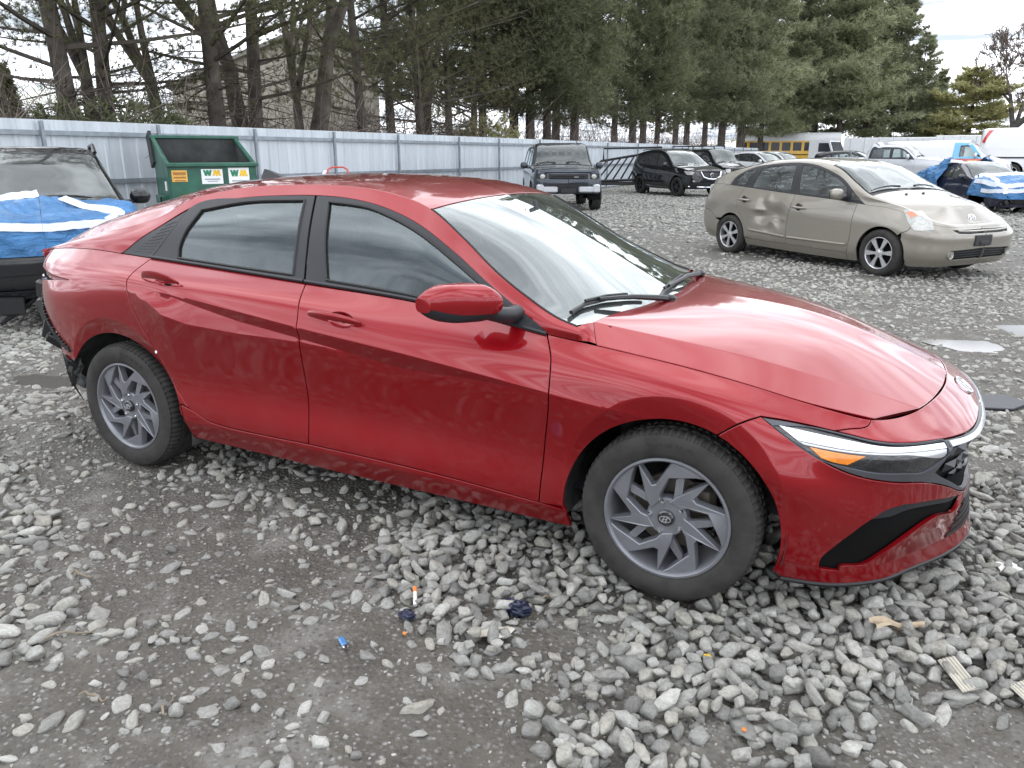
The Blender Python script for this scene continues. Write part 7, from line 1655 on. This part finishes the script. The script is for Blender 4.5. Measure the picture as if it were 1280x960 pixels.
def logo_letter(par,x0,z0,w_,h_,flip,mat):
    # W (flip: M) of four slanted strokes
    g=MB(); t_=.26
    for k in range(4):
        a,b_=(k*.2,(k+1)*.2); za,zb_=((1,0) if k%2==0 else (0,1)); 
        if flip: za,zb_=1-za,1-zb_
        P=[(a,za),(a+t_,za),(b_+t_,zb_),(b_,zb_)]; g.add([(x0+u*w_/(.8+t_),-.0272-.0004*k,z0+v*h_) for u,v in P],[(0,1,2,3)])
    return g.build('lettering',M[mat],par,sharp=None)
st=sticker(-.57,1.155,.25,.19,'sticker_yellow'); 
MB().box((-.57,-.0265,1.195),(.21,.002,.05)).build('print',M['print_brown'],st); MB().box((-.57,-.0265,1.13),(.20,.002,.03)).build('print',M['print_brown'],st); MB().box((-.57,-.0265,1.08),(.18,.002,.02)).build('print',M['print_brown'],st)
for x,z,w_,h_,s_ in ((-.03,1.14,.36,.25,.16),(.43,1.12,.36,.33,.18)):
    st=sticker(x,z,w_,h_,'sticker_white'); logo_letter(st,x-.150,z+h_*.05,.15,s_*.62,0,'print_green'); logo_letter(st,x+.004,z+h_*.05,.15,s_*.62,1,'print_yellow')
    MB().box((x,-.0265,z-h_*.18),(w_*.72,.002,.022)).build('print',M['print_grey'],st); MB().box((x,-.0265,z-h_*.32),(w_*.5,.002,.014)).build('print',M['print_grey'],st)
MB().box((-Wd_/2-.022,.30,.98),(.004,.16,.16)).build('sticker',M['sticker_white'],DM)
# --- red and white tubular barrow frame behind the sedan's roof, dark heap under the fence
simple('frame_red',(.50,.08,.06),.5); 
_c=along(421,15.5); HT=empty('red_hand_truck',(_c[0],_c[1],0),R(-50),'red tubular hand truck with white curved guard showing over the red roof','hand truck')
g=MB(); 
for y in(-.2,.2): g.tube([(0,y,0),(0,y,1.1),(-.06,y*.9,1.24),(-.1,y*.5,1.28),(-.1,0,1.28)],.018,6)
for z in(.3,.6,.9,1.08): g.tube([(0,-.2,z),(0,.2,z)],.014,6)
g.build('frame',M['frame_red'],HT); MB().tube([(.05,-.30,.4),(.05,-.33,.8),(.05,-.30,1.1),(.02,-.22,1.22)],.03,6).build('guard',M['truck_white'],HT)
for y in(-.26,.26): mkobj('wheel',tyre_generic(.13,.07,.07),None,HT,(-.05,y,.13))
MB().box((.12,0,.03),(.25,.4,.02)).build('toe_plate',M['frame_red'],HT)
g=MB(); rnd=random.Random(12)
def heap(u,v):
    a=u*6.2832; r=v; return ((1.7*r*math.cos(a))*(1+.1*math.sin(5*a)),.5*r*math.sin(a),.75*(1-r**1.6)*(1+.2*math.sin(3*a+4*r))-.02)
g.grid(heap,[i/28 for i in range(29)],[i/8 for i in range(9)])
o=g.build('black_sheeting',M['trim_black'],None,sharp=60,loc=(-9.0,4.9,0),rot=(0,0,R(85))); tag(o,'low heap of black plastic sheeting along the foot of the fence','plastic sheet')
# ------------------------------------------------------------------ gravel: one stuff object made of instanced stones
def stone(seed,sub=2):
    import bmesh
    rng=np.random.default_rng(seed); bm=bmesh.new(); bmesh.ops.create_icosphere(bm,subdivisions=sub,radius=1)
    n=9; dirs=rng.normal(0,1,(n,3)); dirs/=np.linalg.norm(dirs,axis=1,keepdims=True); dirs=np.r_[dirs,-dirs[:5]]; hh=rng.uniform(.62,1.0,len(dirs))
    for v in bm.verts:
        q=np.array(v.co); c=np.maximum(dirs@q,1e-3)/hh; r=(np.sum(c**20))**(-1/20); q=q*r*(1+.03*math.sin(q[0]*9+seed)+.025*math.sin(q[1]*13+q[2]*11)); v.co=q
    me=bpy.data.meshes.new('stone'); bm.to_mesh(me); bm.free(); me.polygons.foreach_set('use_smooth',np.ones(len(me.polygons),bool)); 
    return me
t=NT('stone'); b=t.bsdf((.3,.3,.3),.8,spec=.3); oi=t.n('ShaderNodeObjectInfo')
c1=t.ramp(oi.outputs['Random'],[(0,(.20,.197,.187)),(.25,(.30,.297,.28)),(.55,(.39,.387,.365)),(.8,(.36,.345,.305)),(1,(.50,.495,.47))])
tc=t.n('ShaderNodeTexCoord'); va=t.n('ShaderNodeVectorMath',operation='ADD'); t.l(tc.outputs['Object'],va.inputs[0]); t.l(oi.outputs['Location'],va.inputs[1])
f=t.noise(2.2,9,.72,vec=va.outputs[0]); f2=t.noise(9,4,.7,vec=va.outputs[0])
c2=t.mix(t.ramp(f,[(.35,(0,0,0)),(.7,(1,1,1))]),(.62,.61,.58),(1.12,1.12,1.11)); mm=t.n('ShaderNodeMix',data_type='RGBA',blend_type='MULTIPLY'); mm.inputs[0].default_value=1; t.l(c1,mm.inputs[6]); t.l(c2,mm.inputs[7])
t.l(t.mix(t.ramp(f2,[(.62,(0,0,0)),(.72,(.35,)*3)]),mm.outputs[2],(.12,.115,.105)),b.inputs['Base Color']); t.bump(f,.35,.25); M['stone']=t.m
STONES=[]
for k in range(12):
    me=stone(k+3,3 if k<6 else 2); me.materials.append(M['stone']); STONES.append(me)
rng=np.random.default_rng(11)
TY=[(0,-.80),(2.72,-.80),(0,.80),(2.72,.80)]
def car_block(xy):
    bad=np.zeros(len(xy),bool)
    for x,y in TY: bad|=(np.abs(xy[:,0]-x)<.13)&(np.abs(xy[:,1]-y)<.115)
    return bad
Pp=[];Ss=[];Zs=[];Kk=[];Fl=[]
def wedge(n,r0,r1,a0=-62,a1=62):
    n=int(n*(a1-a0)/80)
    a=R(-26.8)+np.radians(rng.uniform(a0,a1,n)); u=rng.uniform(0,1,n); r=np.sqrt(r0*r0+(r1*r1-r0*r0)*u); return np.c_[CAMP[0]+np.sin(a)*r,CAMP[1]+np.cos(a)*r]
def dart(xy,size,sep,taken):
    keep=[];c=.10
    for i,(p,s) in enumerate(zip(xy.tolist(),size.tolist())):
        ix,iy=int(p[0]//c),int(p[1]//c); ok=True
        for a in (ix-1,ix,ix+1):
            for b_ in (iy-1,iy,iy+1):
                for (q0,q1,s2) in taken.get((a,b_),()):
                    if (p[0]-q0)**2+(p[1]-q1)**2<(sep*(s+s2))**2: ok=False;break
                if not ok:break
            if not ok:break
        if ok: taken.setdefault((ix,iy),[]).append((p[0],p[1],s)); keep.append(i)
    return np.array(keep,int)
def puddle_in(xy):
    o=np.zeros(len(xy),bool)
    for a,b_,rx,ry,s in PUD[:3]: o|=((xy[:,0]-a)/rx)**2+((xy[:,1]-b_)/ry)**2<1.1
    return o
def layer(xy,smin,smax,sep,taken,pw,embed,zl=0,minD=0.,skew=2.2,flat=(.55,.85),lo=False):
    D=density(xy)+.34*(vnoise(xy[:,0]*2.6,xy[:,1]*2.6,5)-.5)+.26*(vnoise(xy[:,0]*7,xy[:,1]*7,6)-.5)
    D=np.clip(D,0.02,1.1); k=(rng.uniform(0,1,len(xy))<np.clip(D,0,1)**pw)&(D>minD)&~car_block(xy)&(~puddle_in(xy)|(rng.uniform(0,1,len(xy))<.03)); xy=xy[k];D=D[k]
    s=smin+(smax-smin)*rng.beta(1.3,skew,len(xy))
    s*=np.where(D>.55,1,.8)
    o=np.argsort(-s); xy=xy[o];s=s[o];D=D[o]
    kk=dart(xy,s,sep,taken); xy=xy[kk];s=s[kk];D=D[kk]; f=rng.uniform(*flat,len(s)); 
    z=ground_z(xy)+s*f*(embed[0]+(embed[1]-embed[0])*np.clip(D,0,1))+zl
    Pp.append(np.c_[xy,z]); Ss.append(np.c_[s*rng.uniform(.95,1.32,len(s)),s*rng.uniform(.78,1.02,len(s)),s*f]); Kk.append(rng.integers(6 if lo else 0,12 if lo else 6,len(s)))
    Fl.append(np.c_[rng.normal(0,.20,(len(s),2)),rng.uniform(0,6.28,len(s))])
t0={};t1={};t2={}
layer(wedge(46000,.4,5.2),.012,.038,.80,t0,3.3,(-.15,.55))
layer(wedge(27000,.4,5.2),.014,.032,.70,t1,3.5,(.4,1.1),.024,minD=.72)
layer(wedge(17000,.4,4.6),.003,.012,.6,{},1.3,(-.2,.5),lo=True)
layer(wedge(2600,1.2,5.4,-60,10),.016,.046,.9,t0,.5,(-.45,.1),flat=(.35,.6),skew=1.6)
layer(wedge(42000,5.2,12),.022,.050,.72,t0,1.2,(-.25,.25),lo=True,flat=(.40,.7))
layer(wedge(24000,4.4,10),.008,.020,.6,t2,.8,(-.1,.5),lo=True)
layer(wedge(70000,12,42),.028,.060,.62,{},.7,(-.3,.3),lo=True,flat=(.4,.7))
Pp=np.concatenate(Pp);Ss=np.concatenate(Ss);Kk=np.concatenate(Kk);Fl=np.concatenate(Fl)
print('stones',len(Pp))
GC=bpy.data.collections.new('stone_shapes')
for me in STONES: GC.objects.link(bpy.data.objects.new('stone',me))
me=bpy.data.meshes.new('gravel'); me.vertices.add(len(Pp)); me.vertices.foreach_set('co',Pp.astype(np.float32).ravel())
def attr(n,ty,a):
    x=me.attributes.new(n,ty,'POINT'); x.data.foreach_set('vector' if ty=='FLOAT_VECTOR' else 'value',a.ravel())
attr('sz','FLOAT_VECTOR',Ss.astype(np.float32)); attr('rt','FLOAT_VECTOR',Fl.astype(np.float32)); attr('kd','INT',Kk.astype(np.int32))
go=mkobj('gravel',me,M['stone']); tag(go,'loose grey gravel stones spread over the muddy lot','gravel',kind='stuff')
ng=bpy.data.node_groups.new('gravel','GeometryNodeTree'); ng.interface.new_socket('Geometry',in_out='INPUT',socket_type='NodeSocketGeometry'); ng.interface.new_socket('Geometry',in_out='OUTPUT',socket_type='NodeSocketGeometry')
gi=ng.nodes.new('NodeGroupInput'); g_o=ng.nodes.new('NodeGroupOutput'); mp_=ng.nodes.new('GeometryNodeMeshToPoints'); ip=ng.nodes.new('GeometryNodeInstanceOnPoints'); ci=ng.nodes.new('GeometryNodeCollectionInfo')
ci.inputs['Collection'].default_value=GC; ci.inputs['Separate Children'].default_value=True; ci.inputs['Reset Children'].default_value=True
def na(n,ty):
    x=ng.nodes.new('GeometryNodeInputNamedAttribute'); x.data_type=ty; x.inputs['Name'].default_value=n; return x.outputs['Attribute']
ng.links.new(gi.outputs[0],mp_.inputs[0]); ng.links.new(mp_.outputs[0],ip.inputs['Points']); ng.links.new(ci.outputs[0],ip.inputs['Instance']); ip.inputs['Pick Instance'].default_value=True
ng.links.new(na('kd','INT'),ip.inputs['Instance Index']); e2r=ng.nodes.new('FunctionNodeEulerToRotation'); ng.links.new(na('rt','FLOAT_VECTOR'),e2r.inputs[0]); ng.links.new(e2r.outputs[0],ip.inputs['Rotation']); ng.links.new(na('sz','FLOAT_VECTOR'),ip.inputs['Scale']); ng.links.new(ip.outputs[0],g_o.inputs[0])
go.modifiers.new('stones','NODES').node_group=ng
# ------------------------------------------------------------------ litter on the ground
def tagged(g,name,mat,label,cat,loc,rot=(0,0,0),group=None,sharp=35):
    o=g.build(name,mat,None,sharp=sharp,loc=loc,rot=rot); return tag(o,label,cat,group)
simple('litter_white',(.72,.71,.68),.6); simple('litter_card',(.50,.47,.40),.8,var=.2); simple('litter_tan',(.42,.34,.24),.85,var=.3,scale=20); simple('lighter_blue',(.05,.18,.40),.25,coat=.5); simple('litter_orange',(.70,.20,.04),.5); simple('litter_yellow',(.75,.50,.04),.4); simple('bag_navy',(.018,.024,.05),.35,spec=.5); simple('twig_dry',(.22,.18,.13),.9,var=.3); simple('litter_pink',(.7,.35,.33),.5); simple('dark_plastic',(.035,.037,.042),.5)
def gl(x,y,o=.0): return (x,y,gz1(x,y)+o)
L1=empty('pocket_lighter',gl(1.88,-1.59,.012),R(-35),'blue pocket lighter lying on the mud left of the gravel pile','lighter')
MB().box((0,0,0),(.05,.020,.012),bev=.004).build('case',M['lighter_blue'],L1); MB().box((.032,0,0),(.014,.018,.011),bev=.002).build('cap',M['chrome'],L1); MB().lathe([(.001,-.004),(.006,-.004),(.006,.004),(.001,.004)],10,'y',(.036,0,.006)).build('wheel',M['trim_black'],L1)
L2=empty('cigarette_stub',gl(1.955,-1.285,.035),R(-50),'white cigarette stub with orange filter resting on stones','cigarette'); L2.rotation_euler=(0,R(-20),R(125))
MB().tube([(-.035,0,0),(.02,0,0)],.0075,10).build('paper',M['litter_white'],L2); MB().tube([(.02,0,0),(.042,0,0)],.0076,10).build('filter',M['litter_orange'],L2)
def crumple(r,seed,flat=.5,n=18):
    rng=np.random.default_rng(seed); g=MB(); V=[];F_=[]; m=12
    for i in range(n+1):
        for k in range(m):
            a=2*math.pi*k/m; b=math.pi*i/n; q=r*(.55+.75*rng.random()); V.append((q*math.sin(b)*math.cos(a),q*math.sin(b)*math.sin(a)*.8,q*math.cos(b)*flat))
    for i in range(n):
        for k in range(m): j=(k+1)%m; F_.append((i*m+k,i*m+j,i*m+m+j,i*m+m+k))
    return g.add(V,F_)
tagged(crumple(.048,1),'plastic_bag',M['bag_navy'],'crumpled dark blue plastic scrap beside the front wheel gravel','plastic scrap',gl(2.29,-1.16,.03),sharp=10)
tagged(crumple(.03,2,.35),'plastic_bag',M['bag_navy'],'small dark plastic scrap under the cigarette stub','plastic scrap',gl(1.98,-1.37,.015),sharp=10)
tagged(crumple(.028,5,.3),'plastic_bag',M['dark_plastic'],'thin dark plastic scrap between stones near the mud edge','plastic scrap',gl(1.86,-1.18,.015),sharp=10)
def flat_scrap(w_,h_,seed,z=.004,n=9):
    rng=np.random.default_rng(seed); p=rng.uniform(0,6,4)
    return MB().grid(lambda u,v:((u-.5)*w_+.06*w_*math.sin(v*7+p[0]),(v-.5)*h_+.06*h_*math.sin(u*9+p[1]),z+.07*min(w_,h_)*math.sin(u*11+p[2])*math.sin(v*8+p[3])),[i/n for i in range(n+1)],[i/n for i in range(n+1)])
tagged(flat_scrap(.13,.055,1),'paper_scrap',M['litter_card'],'crushed pale paper lying across the stones below the sill','paper',gl(2.30,-1.35,.035),(0,0,.5),sharp=20)
g=flat_scrap(.085,.075,4)
tagged(g,'paper_scrap',M['litter_white'],'white paper scrap on the ground right of the bumper','paper',gl(3.84,-.10,.03),(.1,0,.3),sharp=20)
tagged(flat_scrap(.07,.02,9),'paper_scrap',M['litter_white'],'narrow white strip at the right edge beyond the bumper','paper',gl(3.98,.28,.03),(.1,0,.3),sharp=20)
o=tagged(MB().box((0,0,0),(.03,.018,.018),bev=.005),'bottle_cap',M['litter_yellow'],'small yellow plastic piece among the stones near the wheel','plastic piece',gl(2.95,-1.15,.04),(.2,.3,.7))
o=tagged(MB().box((0,0,0),(.013,.011,.009),bev=.003),'plastic_chip',M['litter_orange'],'tiny orange chip on mud at the bottom of the pile','plastic piece',gl(3.11,-1.41,.03),(.2,.3,.2))
o=tagged(MB().box((0,0,0),(.012,.010,.008),bev=.002),'plastic_chip',M['litter_orange'],'tiny orange chip left of the plastic scrap pile','plastic piece',gl(2.03,-1.46,.012),(.2,.3,.2))
o=tagged(MB().box((0,0,0),(.03,.028,.02),bev=.006),'plastic_chip',M['litter_pink'],'small pink piece between stones below the bumper','plastic piece',gl(3.62,-.30,.045),(.2,.3,.2))
for x,y,rz,lb in ((3.64,-.90,-1.05,'ribbed pale cardboard strip standing out of the pile at right'),(3.83,-.93,-.9,'second ribbed cardboard strip nearer the right edge')):
    C_=empty('card_strip',gl(x,y,.045),rz,lb,'cardboard','ribbed cardboard strips'); C_.rotation_euler=(.25,.1,rz)
    MB().box((0,0,0),(.13,.052,.003)).build('sheet',M['litter_card'],C_)
    for k in range(5): MB().box((0,-.02+.01*k,.0035),(.13,.004,.004),bev=.001).build('rib',M['litter_card'],C_)
tagged(MB().grid(lambda u,v:((u-.5)*.17,(v-.5)*.05*(1.2-u),.01+.012*math.sin(u*8)+.01*math.sin(v*6+u*3)),[i/12 for i in range(13)],[i/5 for i in range(6)]),'leather_scrap',M['litter_tan'],'tan curled scrap among stones under the front bumper','scrap',gl(3.47,-.75,.05),(.1,.1,.5),sharp=40)
g=MB(); g.prism([(-.13,-.10),(.06,-.12),(.19,-.03),(.10,.10),(-.12,.11)],0,.012,'z',bev=.004); tagged(g,'undertray_piece',M['dark_plastic'],'flat dark plastic piece on the ground beyond the nose','car part',gl(3.97,2.28,.02),(.12,-.05,.3))
rnd=random.Random(5); k=0
TW=['dry twig lying diagonal at lower left beside stones','short dry twig near the bottom left corner','thin dry twig at the left below the rear wheel','bent dry twig by the front tyre','dry grass stem looping by the front tyre','dry twig on the mud left of centre']
for (x,y,L_,a),lb in zip(((1.05,-1.95,.16,.9),(1.40,-2.12,.09,.3),(.75,-1.70,.10,.2),(2.36,-1.02,.12,1.2),(2.42,-1.00,.15,.6),(1.62,-2.05,.08,2.0)),TW):
    pts=[]; 
    for i in range(6):
        u=i/5-.5; pts.append((u*L_*math.cos(a)+rnd.uniform(-.008,.008),u*L_*math.sin(a)+rnd.uniform(-.008,.008),.012+.012*math.sin(i*1.3)))
    tagged(MB().tube(pts,[.0035,.004,.004,.0035,.003,.002],6),'dry_twig',M['twig_dry'],lb,'twig',gl(x,y,.004),group='dry twigs on the ground')
